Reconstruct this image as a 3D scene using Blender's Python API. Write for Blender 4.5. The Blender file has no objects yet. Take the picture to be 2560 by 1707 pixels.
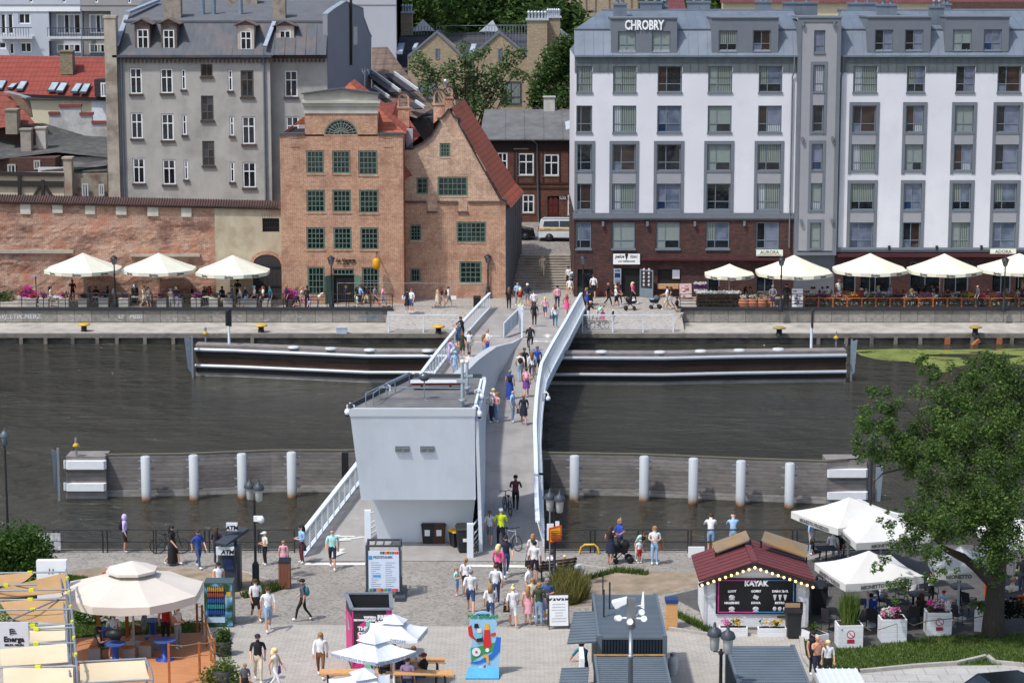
import bpy,bmesh,math,random
from math import sin,cos,tan,atan,atan2,pi,radians,sqrt,hypot
from mathutils import Vector,Matrix
random.seed(7)
RU=random.uniform;RC=random.choice;V3=Vector
# scene, camera, light
scene=bpy.context.scene
COL=scene.collection
CAMH,PITCH,FPX=25.6,radians(9.3),5720.0
cam_d=bpy.data.cameras.new("camera");cam_d.sensor_width=36.0
cam_d.lens=FPX/2560*36.0
cam_d.clip_start=1.0;cam_d.clip_end=3000
camera=bpy.data.objects.new("camera",cam_d);COL.objects.link(camera)
camera.location=(0,0,CAMH);camera.rotation_euler=(pi/2-PITCH,0,0)
scene.camera=camera
scene.render.resolution_x,scene.render.resolution_y=1024,682
SUN_DIR=V3((.46,.42,-1.0)).normalized()
SUN_EL=math.asin(-SUN_DIR.z);SUN_AZ=atan2(-SUN_DIR.x,-SUN_DIR.y)
world=bpy.data.worlds.new("World");scene.world=world;world.use_nodes=True
wn=world.node_tree;wn.nodes.clear()
wo=wn.nodes.new("ShaderNodeOutputWorld");wb=wn.nodes.new("ShaderNodeBackground");ws=wn.nodes.new("ShaderNodeTexSky")
ws.sky_type='NISHITA';ws.sun_disc=False;ws.sun_elevation=SUN_EL;ws.sun_rotation=SUN_AZ
ws.air_density=1.0;ws.dust_density=2.5;ws.ozone_density=1.0
wb.inputs[1].default_value=.15
wn.links.new(ws.outputs[0],wb.inputs[0]);wn.links.new(wb.outputs[0],wo.inputs[0])
sun_d=bpy.data.lights.new("sun",'SUN');sun_d.energy=2.8;sun_d.angle=radians(2);sun_d.color=(1.0,.985,.96)
sun=bpy.data.objects.new("sun",sun_d);COL.objects.link(sun);sun.location=(0,0,80)
sun.rotation_euler=SUN_DIR.to_track_quat('-Z','Y').to_euler()
vs=scene.view_settings;vs.view_transform='Standard';vs.look='None';vs.exposure=.24;vs.gamma=1.0
scene.cycles.max_bounces=6;scene.cycles.transparent_max_bounces=8
# survey: photo pixel -> point in the place
CROP=dict(c1=(0,0,720),c2=(640,0,800),c3=(1400,0,600),c4=(1960,0,600),c5=(0,440,720),c6=(680,440,720),c7=(1200,440,600),c8=(1700,440,860),d1=(0,780,720),d2=(680,780,800),d3=(1300,780,800),d4=(1840,840,720),d5=(0,1227,720),d6=(600,1227,720),d7=(1200,1227,720),d8=(1840,1227,720),D=(0,0,2560),S=(0,0,2352),e1=(1150,700,360),e2=(1100,880,300),e3=(40,680,360),e4=(380,680,360),e5=(1720,680,430),e6=(2130,680,430),e7=(1960,1300,600),e8=(820,1500,311.3))
def S(c,x,y):
 a=CROP[c];k=a[2]/2352.0
 return a[0]+x*k,a[1]+y*k
def ray(px,py):
 r=(px-1280)/FPX;u=(853.5-py)/FPX
 return V3((r,cos(PITCH)+u*sin(PITCH),-sin(PITCH)+u*cos(PITCH)))
def G(c,x,y,z=.0):
 d=ray(*S(c,x,y));t=(z-CAMH)/d.z
 return V3((d.x*t,d.y*t,z))
def F(c,x,y,Y):
 d=ray(*S(c,x,y));t=Y/d.y
 return V3((d.x*t,Y,CAMH+d.z*t))
def FR(c,x0,y0,x1,y1,Y):
 a=F(c,(x0+x1)/2,y0,Y);b=F(c,(x0+x1)/2,y1,Y)
 l=F(c,x0,(y0+y1)/2,Y);r=F(c,x1,(y0+y1)/2,Y)
 return l.x,r.x,b.z,a.z
 # materials
def LK(nt,a,b):nt.links.new(a,b)
LO=COL.objects.link
def lin(c):
 return tuple(((v/255/12.92)if v<=10 else((v/255+.055)/1.055)**2.4)for v in c)
MATS={}
def node_mat(name):
 m=bpy.data.materials.new(name);m.use_nodes=True
 nt=m.node_tree;b=nt.nodes["Principled BSDF"]
 return m,nt,b
def noise(nt,scale,detail=4,vec=None,rough=.55):
 n=nt.nodes.new("ShaderNodeTexNoise");n.inputs["Scale"].default_value=scale;n.inputs["Detail"].default_value=detail
 n.inputs["Roughness"].default_value=rough
 if vec is not None:LK(nt,vec,n.inputs["Vector"])
 return n
def ramp(nt,fac,stops):
 r=nt.nodes.new("ShaderNodeValToRGB");LK(nt,fac,r.inputs[0])
 e=r.color_ramp.elements
 while len(e)<len(stops):e.new(.5)
 for i,(p,c)in enumerate(stops):
  e[i].position=p;e[i].color=(*c,1)if len(c)==3 else c
 return r
def mixc(nt,fac,a,b,kind='MIX'):
 n=nt.nodes.new("ShaderNodeMix");n.data_type='RGBA';n.blend_type=kind
 for sock,v in((n.inputs[0],fac),(n.inputs[6],a),(n.inputs[7],b)):
  if hasattr(v,"links"):LK(nt,v,sock)
  elif isinstance(v,(int,float)):sock.default_value=v
  else:sock.default_value=(*v,1)
 return n.outputs[2]
def OV(nt,scale=(1,1,1)):
 t=nt.nodes.new("ShaderNodeTexCoord");mp=nt.nodes.new("ShaderNodeMapping");mp.inputs["Scale"].default_value=scale
 LK(nt,t.outputs["Object"],mp.inputs["Vector"]);return mp.outputs[0]
def bump(nt,b,h,strength,dist=.05):
 n=nt.nodes.new("ShaderNodeBump");n.inputs["Strength"].default_value=strength;n.inputs["Distance"].default_value=dist
 LK(nt,h,n.inputs["Height"]);LK(nt,n.outputs[0],b.inputs["Normal"])
def PN(c,rough=.6,metal=.0,vary=.12,scale=3.0,spec=.4):
 """painted / cloth / metal surface with a little unevenness"""
 key=("plain",c,rough,metal,vary,scale)
 if key in MATS:return MATS[key]
 m,nt,b=node_mat("surface");base=lin(c)
 b.inputs["Roughness"].default_value=rough;b.inputs["Metallic"].default_value=metal
 b.inputs["Specular IOR Level"].default_value=spec
 if vary>0:
  n=noise(nt,scale,5,OV(nt));r=ramp(nt,n.outputs[0],[(.3,tuple(v*(1-vary)for v in base)),(.7,tuple(min(1,v*(1+vary))for v in base))])
  LK(nt,r.outputs[0],b.inputs["Base Color"])
 else:b.inputs["Base Color"].default_value=(*base,1)
 MATS[key]=m;return m
def GR(name,c1,c2,scale,rough=.85,stretch=(1,1,1),bmp=.3,c3=None,scale2=.4,amt=.5,detail=6):
 """two-tone noise with large soft stains in a third tone"""
 if name in MATS:return MATS[name]
 m,nt,b=node_mat(name);v=OV(nt,stretch);n=noise(nt,scale,detail,v,.65)
 r=ramp(nt,n.outputs[0],[(.32,lin(c1)),(.68,lin(c2))]);out=r.outputs[0]
 if c3:
  n2=noise(nt,scale2,6,OV(nt),.6);r2=ramp(nt,n2.outputs[0],[(.48,(0,0,0)),(.66,(amt,amt,amt))])
  out=mixc(nt,r2.outputs[0],out,lin(c3))
 LK(nt,out,b.inputs["Base Color"]);b.inputs["Roughness"].default_value=rough
 if bmp:bump(nt,b,n.outputs[0],bmp)
 MATS[name]=m;return m
def wallvec(nt):
 t=nt.nodes.new("ShaderNodeTexCoord");s=nt.nodes.new("ShaderNodeSeparateXYZ");LK(nt,t.outputs["Object"],s.inputs[0])
 a=nt.nodes.new("ShaderNodeMath");LK(nt,s.outputs[0],a.inputs[0]);LK(nt,s.outputs[1],a.inputs[1])
 c=nt.nodes.new("ShaderNodeCombineXYZ");LK(nt,a.outputs[0],c.inputs[0]);LK(nt,s.outputs[2],c.inputs[1])
 return c.outputs[0]
def brick(name,c1,c2,mortar,bw=.3,rh=.095,ms=.012,stain=None,amt=.6,sscale=.5,rough=.9,patch=None,bmp=.4,wob=.0):
 if name in MATS:return MATS[name]
 m,nt,b=node_mat(name);v=wallvec(nt)
 if wob:
  nz=noise(nt,2.2,4,OV(nt));ad=nt.nodes.new("ShaderNodeVectorMath");ad.operation='MULTIPLY_ADD'
  LK(nt,nz.outputs[1],ad.inputs[0]);ad.inputs[1].default_value=(wob,wob,0);LK(nt,v,ad.inputs[2]);v=ad.outputs[0]
 t=nt.nodes.new("ShaderNodeTexBrick");LK(nt,v,t.inputs["Vector"])
 t.inputs["Color1"].default_value=(*lin(c1),1);t.inputs["Color2"].default_value=(*lin(c2),1);t.inputs["Mortar"].default_value=(*lin(mortar),1)
 t.inputs["Scale"].default_value=1;t.inputs["Mortar Size"].default_value=ms;t.inputs["Brick Width"].default_value=bw;t.inputs["Row Height"].default_value=rh
 out=t.outputs[0]
 n0=noise(nt,5,5,OV(nt));r0=ramp(nt,n0.outputs[0],[(.3,(.78,)*3),(.7,(1.2,)*3)]);out=mixc(nt,1.0,out,r0.outputs[0],'MULTIPLY')
 if stain:
  n=noise(nt,sscale,7,OV(nt),.65);r=ramp(nt,n.outputs[0],[(.47,(0,0,0)),(.62,(amt,)*3)]);out=mixc(nt,r.outputs[0],out,lin(stain))
 if patch:
  n=noise(nt,sscale*1.7,8,OV(nt,(1,1,1.8)),.7);r=ramp(nt,n.outputs[0],[(.55,(0,0,0)),(.63,(.75,)*3)]);out=mixc(nt,r.outputs[0],out,lin(patch))
 LK(nt,out,b.inputs["Base Color"]);b.inputs["Roughness"].default_value=rough
 bump(nt,b,n0.outputs[0]if wob else t.outputs[0],bmp,.04)
 MATS[name]=m;return m
def tiles(name,c1,c2,dx,dz,axis=0,rough=.8,stain=None):
 """roof tiles: rows along the slope, columns across (axis 0: across x, 1: across y)"""
 if name in MATS:return MATS[name]
 m,nt,b=node_mat(name)
 t=nt.nodes.new("ShaderNodeTexCoord");s=nt.nodes.new("ShaderNodeSeparateXYZ");LK(nt,t.outputs["Object"],s.inputs[0])
 def saw(sock,p):
  d=nt.nodes.new("ShaderNodeMath");d.operation='DIVIDE';LK(nt,sock,d.inputs[0]);d.inputs[1].default_value=p
  f=nt.nodes.new("ShaderNodeMath");f.operation='FRACT';LK(nt,d.outputs[0],f.inputs[0]);return f.outputs[0]
 a=saw(s.outputs[2],dz);c=saw(s.outputs[axis],dx)
 r=ramp(nt,a,[(.0,(.45,)*3),(.22,(.95,)*3),(1.0,(1.1,)*3)]);r2=ramp(nt,c,[(.0,(.8,)*3),(.25,(1.05,)*3),(.8,(1.0,)*3),(1.0,(.8,)*3)])
 n=noise(nt,1.3,6,OV(nt));col=ramp(nt,n.outputs[0],[(.3,lin(c1)),(.7,lin(c2))]).outputs[0]
 if stain:
  n2=noise(nt,.6,6,OV(nt));rs=ramp(nt,n2.outputs[0],[(.5,(0,0,0)),(.65,(.6,)*3)]);col=mixc(nt,rs.outputs[0],col,lin(stain))
 col=mixc(nt,1.0,col,r.outputs[0],'MULTIPLY');col=mixc(nt,1.0,col,r2.outputs[0],'MULTIPLY')
 LK(nt,col,b.inputs["Base Color"]);b.inputs["Roughness"].default_value=rough;bump(nt,b,a,.35,.03)
 MATS[name]=m;return m
def cobble(name,c1,c2,joint,sx,sy,rough=.9,stain=None,blocks=True,amt=.4):
 """stone setts / slabs laid in rows"""
 if name in MATS:return MATS[name]
 m,nt,b=node_mat(name);v=OV(nt)
 if blocks:
  t=nt.nodes.new("ShaderNodeTexBrick");LK(nt,v,t.inputs["Vector"]);t.inputs["Scale"].default_value=1
  t.inputs["Brick Width"].default_value=sx;t.inputs["Row Height"].default_value=sy;t.inputs["Mortar Size"].default_value=.014
  t.inputs["Color1"].default_value=(*lin(c1),1);t.inputs["Color2"].default_value=(*lin(c2),1);t.inputs["Mortar"].default_value=(*lin(joint),1);out=t.outputs[0]
 else:
  t=nt.nodes.new("ShaderNodeTexVoronoi");t.inputs["Scale"].default_value=1/sx;LK(nt,v,t.inputs["Vector"])
  r=ramp(nt,t.outputs[0],[(.1,lin(c2)),(.45,lin(c1)),(.75,lin(joint))]);out=r.outputs[0]
 n=noise(nt,1.1,8,OV(nt),.7);r=ramp(nt,n.outputs[0],[(.3,(.84,)*3),(.7,(1.12,)*3)]);out=mixc(nt,1.0,out,r.outputs[0],'MULTIPLY')
 n3=noise(nt,14,3,OV(nt),.6);r3=ramp(nt,n3.outputs[0],[(.3,(.86,)*3),(.7,(1.12,)*3)]);out=mixc(nt,1.0,out,r3.outputs[0],'MULTIPLY')
 if stain:
  n2=noise(nt,.33,7,OV(nt),.65);r2=ramp(nt,n2.outputs[0],[(.5,(0,0,0)),(.66,(amt,)*3)]);out=mixc(nt,r2.outputs[0],out,lin(stain))
 LK(nt,out,b.inputs["Base Color"]);b.inputs["Roughness"].default_value=rough;bump(nt,b,n3.outputs[0],.25,.02)
 MATS[name]=m;return m
def curtain(name,c1,c2,rough=.7):
 if name in MATS:return MATS[name]
 m,nt,b=node_mat(name);w=nt.nodes.new("ShaderNodeTexWave");w.inputs["Scale"].default_value=2.2;w.inputs["Distortion"].default_value=2.5
 LK(nt,OV(nt,(1,1,.12)),w.inputs["Vector"])
 r=ramp(nt,w.outputs[0],[(.15,lin(c1)),(.85,lin(c2))]);LK(nt,r.outputs[0],b.inputs["Base Color"])  # folds: their light and shade put into the colour as wavy bands
 b.inputs["Roughness"].default_value=rough;b.inputs["Coat Weight"].default_value=1.0;b.inputs["Coat Roughness"].default_value=.03
 MATS[name]=m;return m
def glass(name,c,c2=None,rough=.06):
 if name in MATS:return MATS[name]
 m,nt,b=node_mat(name);n=noise(nt,1.1,3,OV(nt));r=ramp(nt,n.outputs[0],[(.4,lin(c)),(.62,lin(c2 or c))])
 LK(nt,r.outputs[0],b.inputs["Base Color"]);b.inputs["Roughness"].default_value=rough;b.inputs["Specular IOR Level"].default_value=.7
 n2=noise(nt,.9,2,OV(nt));bump(nt,b,n2.outputs[0],.1,.1)
 MATS[name]=m;return m
def FL(name,cs,rough=.7):
 """leaf colour differing from leaf cluster to leaf cluster"""
 if name in MATS:return MATS[name]
 m,nt,b=node_mat(name);g=nt.nodes.new("ShaderNodeNewGeometry")
 st=[(i/max(1,len(cs)-1),lin(c))for i,c in enumerate(cs)]
 r=ramp(nt,g.outputs["Random Per Island"],st);out=r.outputs[0]
 n=noise(nt,.7,3,OV(nt));r2=ramp(nt,n.outputs[0],[(.3,(.7,)*3),(.7,(1.3,)*3)]);out=mixc(nt,1.0,out,r2.outputs[0],'MULTIPLY')
 LK(nt,out,b.inputs["Base Color"]);b.inputs["Roughness"].default_value=rough;b.inputs["Specular IOR Level"].default_value=.25
 t=nt.nodes.new("ShaderNodeBsdfTranslucent");LK(nt,out,t.inputs[0]);mx=nt.nodes.new("ShaderNodeMixShader");mx.inputs[0].default_value=.4
 o=nt.nodes["Material Output"];LK(nt,b.outputs[0],mx.inputs[1]);LK(nt,t.outputs[0],mx.inputs[2]);LK(nt,mx.outputs[0],o.inputs[0])
 MATS[name]=m;return m
 # mesh building
def off(p):
 v=V3((0,0,0))
 while p is not None:v+=p.location;p=p.parent
 return v
class MB:
 def __init__(s):s.v=[];s.f=[];s.m=[];s.s=[]
 def add(s,vs,fs,m=0,smooth=False):
  o=len(s.v);s.v.extend(tuple(v)for v in vs)
  for f in fs:s.f.append(tuple(i+o for i in f));s.m.append(m);s.s.append(smooth)
  return s
 def box(s,x0,x1,y0,y1,z0,z1,m=0):
  v=[(x,y,z)for z in(z0,z1)for y in(y0,y1)for x in(x0,x1)]
  return s.add(v,[(0,2,3,1),(4,5,7,6),(0,1,5,4),(2,6,7,3),(0,4,6,2),(1,3,7,5)],m)
 def obox(s,c,size,rz=0,m=0,rx=0,ry=0):
  M=Matrix.Translation(V3(c))@Matrix.Rotation(rz,4,'Z')@Matrix.Rotation(ry,4,'Y')@Matrix.Rotation(rx,4,'X')
  v=[M@V3((x*size[0]/2,y*size[1]/2,z*size[2]/2))for z in(-1,1)for y in(-1,1)for x in(-1,1)]
  return s.add(v,[(0,2,3,1),(4,5,7,6),(0,1,5,4),(2,6,7,3),(0,4,6,2),(1,3,7,5)],m)
 def face(s,pts,m=0):return s.add(pts,[tuple(range(len(pts)))],m)
 def hexa(s,a,b,m=0):
  """solid between two matching polygons"""
  n=len(a);fs=[tuple(reversed(range(n))),tuple(range(n,2*n))]+[(i,(i+1)%n,n+(i+1)%n,n+i)for i in range(n)]
  return s.add(list(a)+list(b),fs,m)
 def prism(s,poly,z0,z1,m=0):return s.hexa([(x,y,z0)for x,y in poly],[(x,y,z1)for x,y in poly],m)
 def slab(s,poly,y0,y1,m=0):
  """outline in x,z given a thickness along y"""
  return s.hexa([(x,y0,z)for x,z in poly],[(x,y1,z)for x,z in poly],m)
 def tube(s,p0,p1,r0,r1=None,n=8,m=0,cap=True):
  return s.path([p0,p1],[r0,r0 if r1 is None else r1],n,m,cap)
 def path(s,pts,rs,n=8,m=0,cap=True,closed=False):
  pts=[V3(p)for p in pts]
  if not isinstance(rs,(list,tuple)):rs=[rs]*len(pts)
  vs=[];N=len(pts)
  for i,p in enumerate(pts):
   if closed:d=pts[(i+1)%N]-pts[i-1]
   else:d=pts[min(i+1,N-1)]-pts[max(i-1,0)]
   if d.length<1e-7:d=V3((0,0,1))
   d.normalize();a=V3((1,0,0))if abs(d.x)<.8 else V3((0,1,0))
   u=d.cross(a).normalized();w=d.cross(u).normalized()
   vs+=[p+(u*cos(2*pi*k/n)+w*sin(2*pi*k/n))*rs[i]for k in range(n)]
  fs=[]
  for i in range(N if closed else N-1):
   j=(i+1)%N
   fs+=[(i*n+k,i*n+(k+1)%n,j*n+(k+1)%n,j*n+k)for k in range(n)]
  s.add(vs,fs,m,True)
  if cap and not closed:
   s.add(vs[:n],[tuple(reversed(range(n)))],m);s.add(vs[-n:],[tuple(range(n))],m)
  return s
 def bar(s,p0,p1,w,h,m=0):
  """rectangular bar: w across (level), h upright"""
  p0=V3(p0);p1=V3(p1);d=(p1-p0).normalized();up=V3((0,0,1))if abs(d.z)<.95 else V3((0,1,0))
  sd=d.cross(up).normalized()*w/2;u=sd.cross(d).normalized()*h/2
  return s.hexa([p0-sd-u,p0+sd-u,p0+sd+u,p0-sd+u],[p1-sd-u,p1+sd-u,p1+sd+u,p1-sd+u],m)
 def lathe(s,prof,c=(0,0,0),n=16,m=0,smooth=True,ph=.0,sq=1.0):
  vs=[]
  for r,z in prof:vs+=[(c[0]+r*cos(ph+2*pi*k/n),c[1]+r*sq*sin(ph+2*pi*k/n),c[2]+z)for k in range(n)]
  fs=[]
  for i in range(len(prof)-1):fs+=[(i*n+k,i*n+(k+1)%n,(i+1)*n+(k+1)%n,(i+1)*n+k)for k in range(n)]
  s.add(vs,fs,m,smooth)
  if prof[0][0]>1e-4:s.add(vs[:n],[tuple(reversed(range(n)))],m)
  if prof[-1][0]>1e-4:s.add(vs[-n:],[tuple(range(n))],m)
  return s
 def blob(s,c,r,n=8,k=6,m=0,jit=.0):
  if not isinstance(r,(tuple,list)):r=(r,r,r)
  vs=[(c[0],c[1],c[2]-r[2])]
  for i in range(1,k):
   a=pi*i/k
   for j in range(n):
    q=1+RU(-jit,jit)
    vs.append((c[0]+r[0]*q*sin(a)*cos(2*pi*j/n),c[1]+r[1]*q*sin(a)*sin(2*pi*j/n),c[2]-r[2]*q*cos(a)))
  vs.append((c[0],c[1],c[2]+r[2]));fs=[]
  for j in range(n):fs.append((0,1+(j+1)%n,1+j));fs.append((len(vs)-1,1+(k-2)*n+j,1+(k-2)*n+(j+1)%n))
  for i in range(k-2):fs+=[(1+i*n+j,1+i*n+(j+1)%n,1+(i+1)*n+(j+1)%n,1+(i+1)*n+j)for j in range(n)]
  return s.add(vs,fs,m,True)
 def wall(s,x0,x1,z0,z1,Y,holes,depth=.18,m=0,mr=None,thick=.0):
  """upright wall facing the river (-y) with real openings; holes = (x0,x1,z0,z1)"""
  H=[(max(x0,a),min(x1,b),max(z0,c),min(z1,d))for a,b,c,d in holes if a<x1 and b>x0 and c<z1 and d>z0]
  xs=sorted({x0,x1}|{h[0]for h in H}|{h[1]for h in H});zs=sorted({z0,z1}|{h[2]for h in H}|{h[3]for h in H})
  for i in range(len(xs)-1):
   j=0
   while j<len(zs)-1:
    cx=(xs[i]+xs[i+1])/2
    def hole(j):
     cz=(zs[j]+zs[j+1])/2
     return any(h[0]<cx<h[1]and h[2]<cz<h[3]for h in H)
    if hole(j):j+=1;continue
    k=j
    while k+1<len(zs)-1 and not hole(k+1):k+=1
    s.face([(xs[i],Y,zs[j]),(xs[i+1],Y,zs[j]),(xs[i+1],Y,zs[k+1]),(xs[i],Y,zs[k+1])],m);j=k+1
  for a,b,c,d in H:
   q=Y+depth;r=m if mr is None else mr
   s.face([(a,Y,c),(a,Y,d),(a,q,d),(a,q,c)],r);s.face([(b,Y,d),(b,Y,c),(b,q,c),(b,q,d)],r)
   s.face([(a,Y,d),(b,Y,d),(b,q,d),(a,q,d)],r);s.face([(b,Y,c),(a,Y,c),(a,q,c),(b,q,c)],r)
  return s
 def B(s,name,mats,parent=None,at=None,kind=None):
  """link as one object; vertices are in place coordinates and moved to the object's own origin"""
  me=bpy.data.meshes.new(name)
  o0=off(parent)if parent is not None else V3((0,0,0));lo=V3(at)if at is not None else V3((0,0,0))
  d=o0+lo
  me.from_pydata([(v[0]-d.x,v[1]-d.y,v[2]-d.z)for v in s.v],[],s.f)
  if not isinstance(mats,(list,tuple)):mats=[mats]
  for x in mats:me.materials.append(x)
  me.polygons.foreach_set("material_index",s.m);me.polygons.foreach_set("use_smooth",s.s);me.update()
  o=bpy.data.objects.new(name,me);LO(o);o.location=lo;o.parent=parent
  if kind:o["kind"]=kind
  return o
BX,LA,HX,PA,SL,AD,BA,TU,OB,BL=[(lambda k:lambda *a,**q:getattr(MB(),k)(*a,**q))(k) for k in 'box lathe hexa path slab add bar tube obox blob'.split()]
def tag(o,la,cat,group=None,kind=None):
 if la:o["label"]=la
 if cat:o["category"]=cat
 if group:o["group"]=group
 if kind:o["kind"]=kind
 return o
def TH(name,loc,la,cat,group=None,rz=.0):
 o=bpy.data.objects.new(name,None);LO(o);o.location=loc;o.rotation_euler=(0,0,rz)
 o.empty_display_size=.3
 return tag(o,la,cat,group)
def kids(o):return[c for c in list(ALLKIDS.get(o.name,[]))]
ALLKIDS={}
def copy_tree(o,parent=None):
 c=o.copy();LO(c);c.parent=parent
 for ch in list(o.children):copy_tree(ch,c)
 return c
def TX(txt,size,thick=.01,align='CENTER',bold=.0,shear=.0,spacing=1.0):
 """letters as a solid mesh: lying in x,z facing -y; returns an MB"""
 cu=bpy.data.curves.new("t",'FONT');cu.body=txt;cu.size=size;cu.extrude=thick/2;cu.align_x=align;cu.offset=bold;cu.shear=shear
 cu.resolution_u=2;cu.space_character=spacing
 o=bpy.data.objects.new("t",cu);LO(o);dg=bpy.context.evaluated_depsgraph_get();dg.update()
 me=bpy.data.meshes.new_from_object(o.evaluated_get(dg));b=MB()
 b.add([(v.co.x,-v.co.z,v.co.y)for v in me.vertices],[tuple(p.vertices)for p in me.polygons])
 bpy.data.objects.remove(o);bpy.data.curves.remove(cu);bpy.data.meshes.remove(me);return b
def MV(b,loc,rz=.0,sx=1.0,rx=.0):
 M=Matrix.Translation(V3(loc))@Matrix.Rotation(rz,4,'Z')@Matrix.Rotation(rx,4,'X')
 b.v=[tuple(M@V3((v[0]*sx,v[1],v[2])))for v in b.v];return b
def join(a,b,m=None):
 o=len(a.v);a.v+=b.v
 for f,mm,ss in zip(b.f,b.m,b.s):a.f.append(tuple(i+o for i in f));a.m.append(mm if m is None else m);a.s.append(ss)
 return a
def LV(mb,centers,n,size,spread,m=0,droop=.0,flat=1.0):
 """many small leaf-sized faces scattered in clumps; centers = [(point, radius)]"""
 tot=sum(r**2 for c,r in centers)
 for c,r in centers:
  for _ in range(max(1,int(n*r**2/tot))):
   while True:
    d=V3((RU(-1,1),RU(-1,1),RU(-1,1)))
    if .05<d.length<1:break
   d=d*(r*spread)*(.55+.45*d.length);d.z*=flat
   p=V3(c)+d;q=size*RU(.6,1.4)
   a=V3((random.gauss(0,1),random.gauss(0,1),random.gauss(0,.6))).normalized();bb=a.cross(V3((random.gauss(0,1),random.gauss(0,1),random.gauss(0,1)))).normalized()
   mb.add([p-a*q,p+bb*q*.45,p+a*q,p-bb*q*.45],[(0,1,2,3)],m)
 return mb
WHITE=PN((225,228,230),.5,0,.05);OFFW=PN((236,234,222),.7,0,.04);BLACK=PN((28,29,32),.5,0,.1)
STEELW=PN((216,224,231),.45,0,.06,.6);DARKIRON=PN((38,41,46),.5,.1,.15);GALV=PN((150,156,162),.4,.5,.1)
ZINC=PN((112,122,134),.45,.2,.14,.8);WOODL=GR("light_wood",(190,140,88),(212,165,110),6,.7,(1,1,6),.1)
WOODO=GR("orange_wood",(150,82,34),(186,108,50),5,.6,(1,1,5),.1);SKIN=PN((205,150,122),.6,0,.05)
REDMET=PN((150,30,34),.5);YELLOW=PN((206,164,50),.55);GREENL=FL("green_leaves",[(38,62,22),(66,96,34),(92,122,44)])
# the setting: ground, quays, water
WATER_Z,LOW_Z=-1.7,-.95
COB=cobble("setts",(154,148,140),(142,137,129),(124,120,112),.13,.11,.9,(118,112,104),False)
PAV=cobble("light_pavers",(176,170,161),(168,163,154),(148,143,135),.34,.17,.9,(164,157,146),True,.35)
SLABS=cobble("square_slabs",(178,176,172),(168,166,162),(128,126,122),.8,.8,.9)
PROM=cobble("promenade_setts",(170,164,156),(156,150,143),(138,132,125),.16,.13,.9,(140,132,122),False)
CONC=GR("concrete",(150,145,136),(184,178,168),.9,.95,(1,1,1),.1,(120,114,106),.5,.5)
CONCD=GR("old_concrete",(84,80,74),(126,121,112),1.5,.95,(1,1,2),.3,(58,55,50),.7,.7)
EARTH=GR("bare_earth",(128,112,94),(160,144,124),1.4,1.0,(1,1,1),.3,(96,92,60),.8,.5)
ASPH=GR("dark_asphalt",(74,72,72),(92,90,88),3,.95,(1,1,1),.2,(62,60,60),.6,.5)
GRASSM=GR("lawn_soil",(58,78,34),(86,104,46),2.5,1.0,(1,1,1),.5,(104,106,58),.8,.5)
def sheet(name,pts,mat,z):
 return MB().face([(p.x,p.y,z)for p in pts],0).B(name,mat,kind='structure')
BX(-400,400,-150,98.9,-3.5,0).B("ground",COB,kind='structure')
BX(-900,900,171.0,1500,-3.5,0).B("riverside_ground",PROM,kind='structure')
m,nt,b=node_mat("water");b.inputs["Base Color"].default_value=(.038,.037,.027,1);b.inputs["Roughness"].default_value=.06
b.inputs["IOR"].default_value=1.333;b.inputs["Specular IOR Level"].default_value=.5
n1=noise(nt,1.0,5,OV(nt,(1.0,1.5,1)),.7);n2=noise(nt,.32,3,OV(nt,(.8,1.2,1)),.55);n3=noise(nt,.05,3,OV(nt,(.5,2.2,1)),.6)
bs=nt.nodes.new("ShaderNodeBump");bs.inputs["Distance"].default_value=.9
r3=ramp(nt,n3.outputs[0],[(.35,(.6,)*3),(.65,(1,)*3)]);LK(nt,r3.outputs[0],bs.inputs["Strength"])
ad=nt.nodes.new("ShaderNodeMath");ad.operation='MULTIPLY_ADD';LK(nt,n2.outputs[0],ad.inputs[0]);ad.inputs[1].default_value=3.0;LK(nt,n1.outputs[0],ad.inputs[2])
LK(nt,ad.outputs[0],bs.inputs["Height"]);LK(nt,bs.outputs[0],b.inputs["Normal"])
WATERM=m
MB().face([(-400,97,WATER_Z),(400,97,WATER_Z),(400,167,WATER_Z),(-400,167,WATER_Z)]).B("river_water",WATERM,kind='structure')
ALG=GR("duckweed",(98,110,46),(122,132,60),3,.9,(1,1,1),.2,(78,86,42),.5,.6)
algp=[(1190,1190),(1500,1181),(1800,1188),(2352,1178),(2700,1180),(2700,1300),(2300,1290),(2150,1262),(2352,1232),(2200,1218),(1900,1216),(1650,1222),(1700,1232),(1900,1240),(2000,1262),(1960,1290),(1880,1310),(1830,1336),(1785,1345),(1770,1312),(1700,1298),(1620,1290),(1560,1268),(1420,1262),(1330,1250),(1240,1228),(1205,1208)]
o=sheet("duckweed",[G('c8',x,y,WATER_Z)for x,y in algp],ALG,WATER_Z+.006);_n=ALG.node_tree;_a=ramp(_n,noise(_n,.45,9,OV(_n,(1,1.6,1)),.75).outputs[0],[(.4,(0,0,0)),(.47,(1,1,1))]);_n.links.new(_a.outputs[0],_n.nodes['Principled BSDF'].inputs['Alpha']);tag(o,"yellow-green duckweed floating on the river by the far quay","duckweed",kind='stuff')
qx0,qx1=-60,60
lx=F('c6',945,1140,171).x;rx=F('c8',20,945,171).x;bx0,bx1=-1.9,5.6
BX(qx0,qx1,166.0,171.0,-3.5,LOW_Z).B("lower_quay",CONC,kind='structure')
AD([(lx,170.99,.004),(bx0,170.99,.004),(bx0,166.3,LOW_Z+.02),(lx,166.3,LOW_Z+.02)],[(0,1,2,3)]).add([(bx1,170.99,.004),(rx-.2,170.99,.004),(rx-.2,166.3,LOW_Z+.02),(bx1,166.3,LOW_Z+.02)],[(0,1,2,3)]).B("paved_slope",PROM,kind='structure')
GRAN=cobble("granite_blocks",(150,146,138),(124,122,116),(92,88,82),1.0,.47,.9,(108,104,96))
m2=MATS["granite_blocks"]
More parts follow.
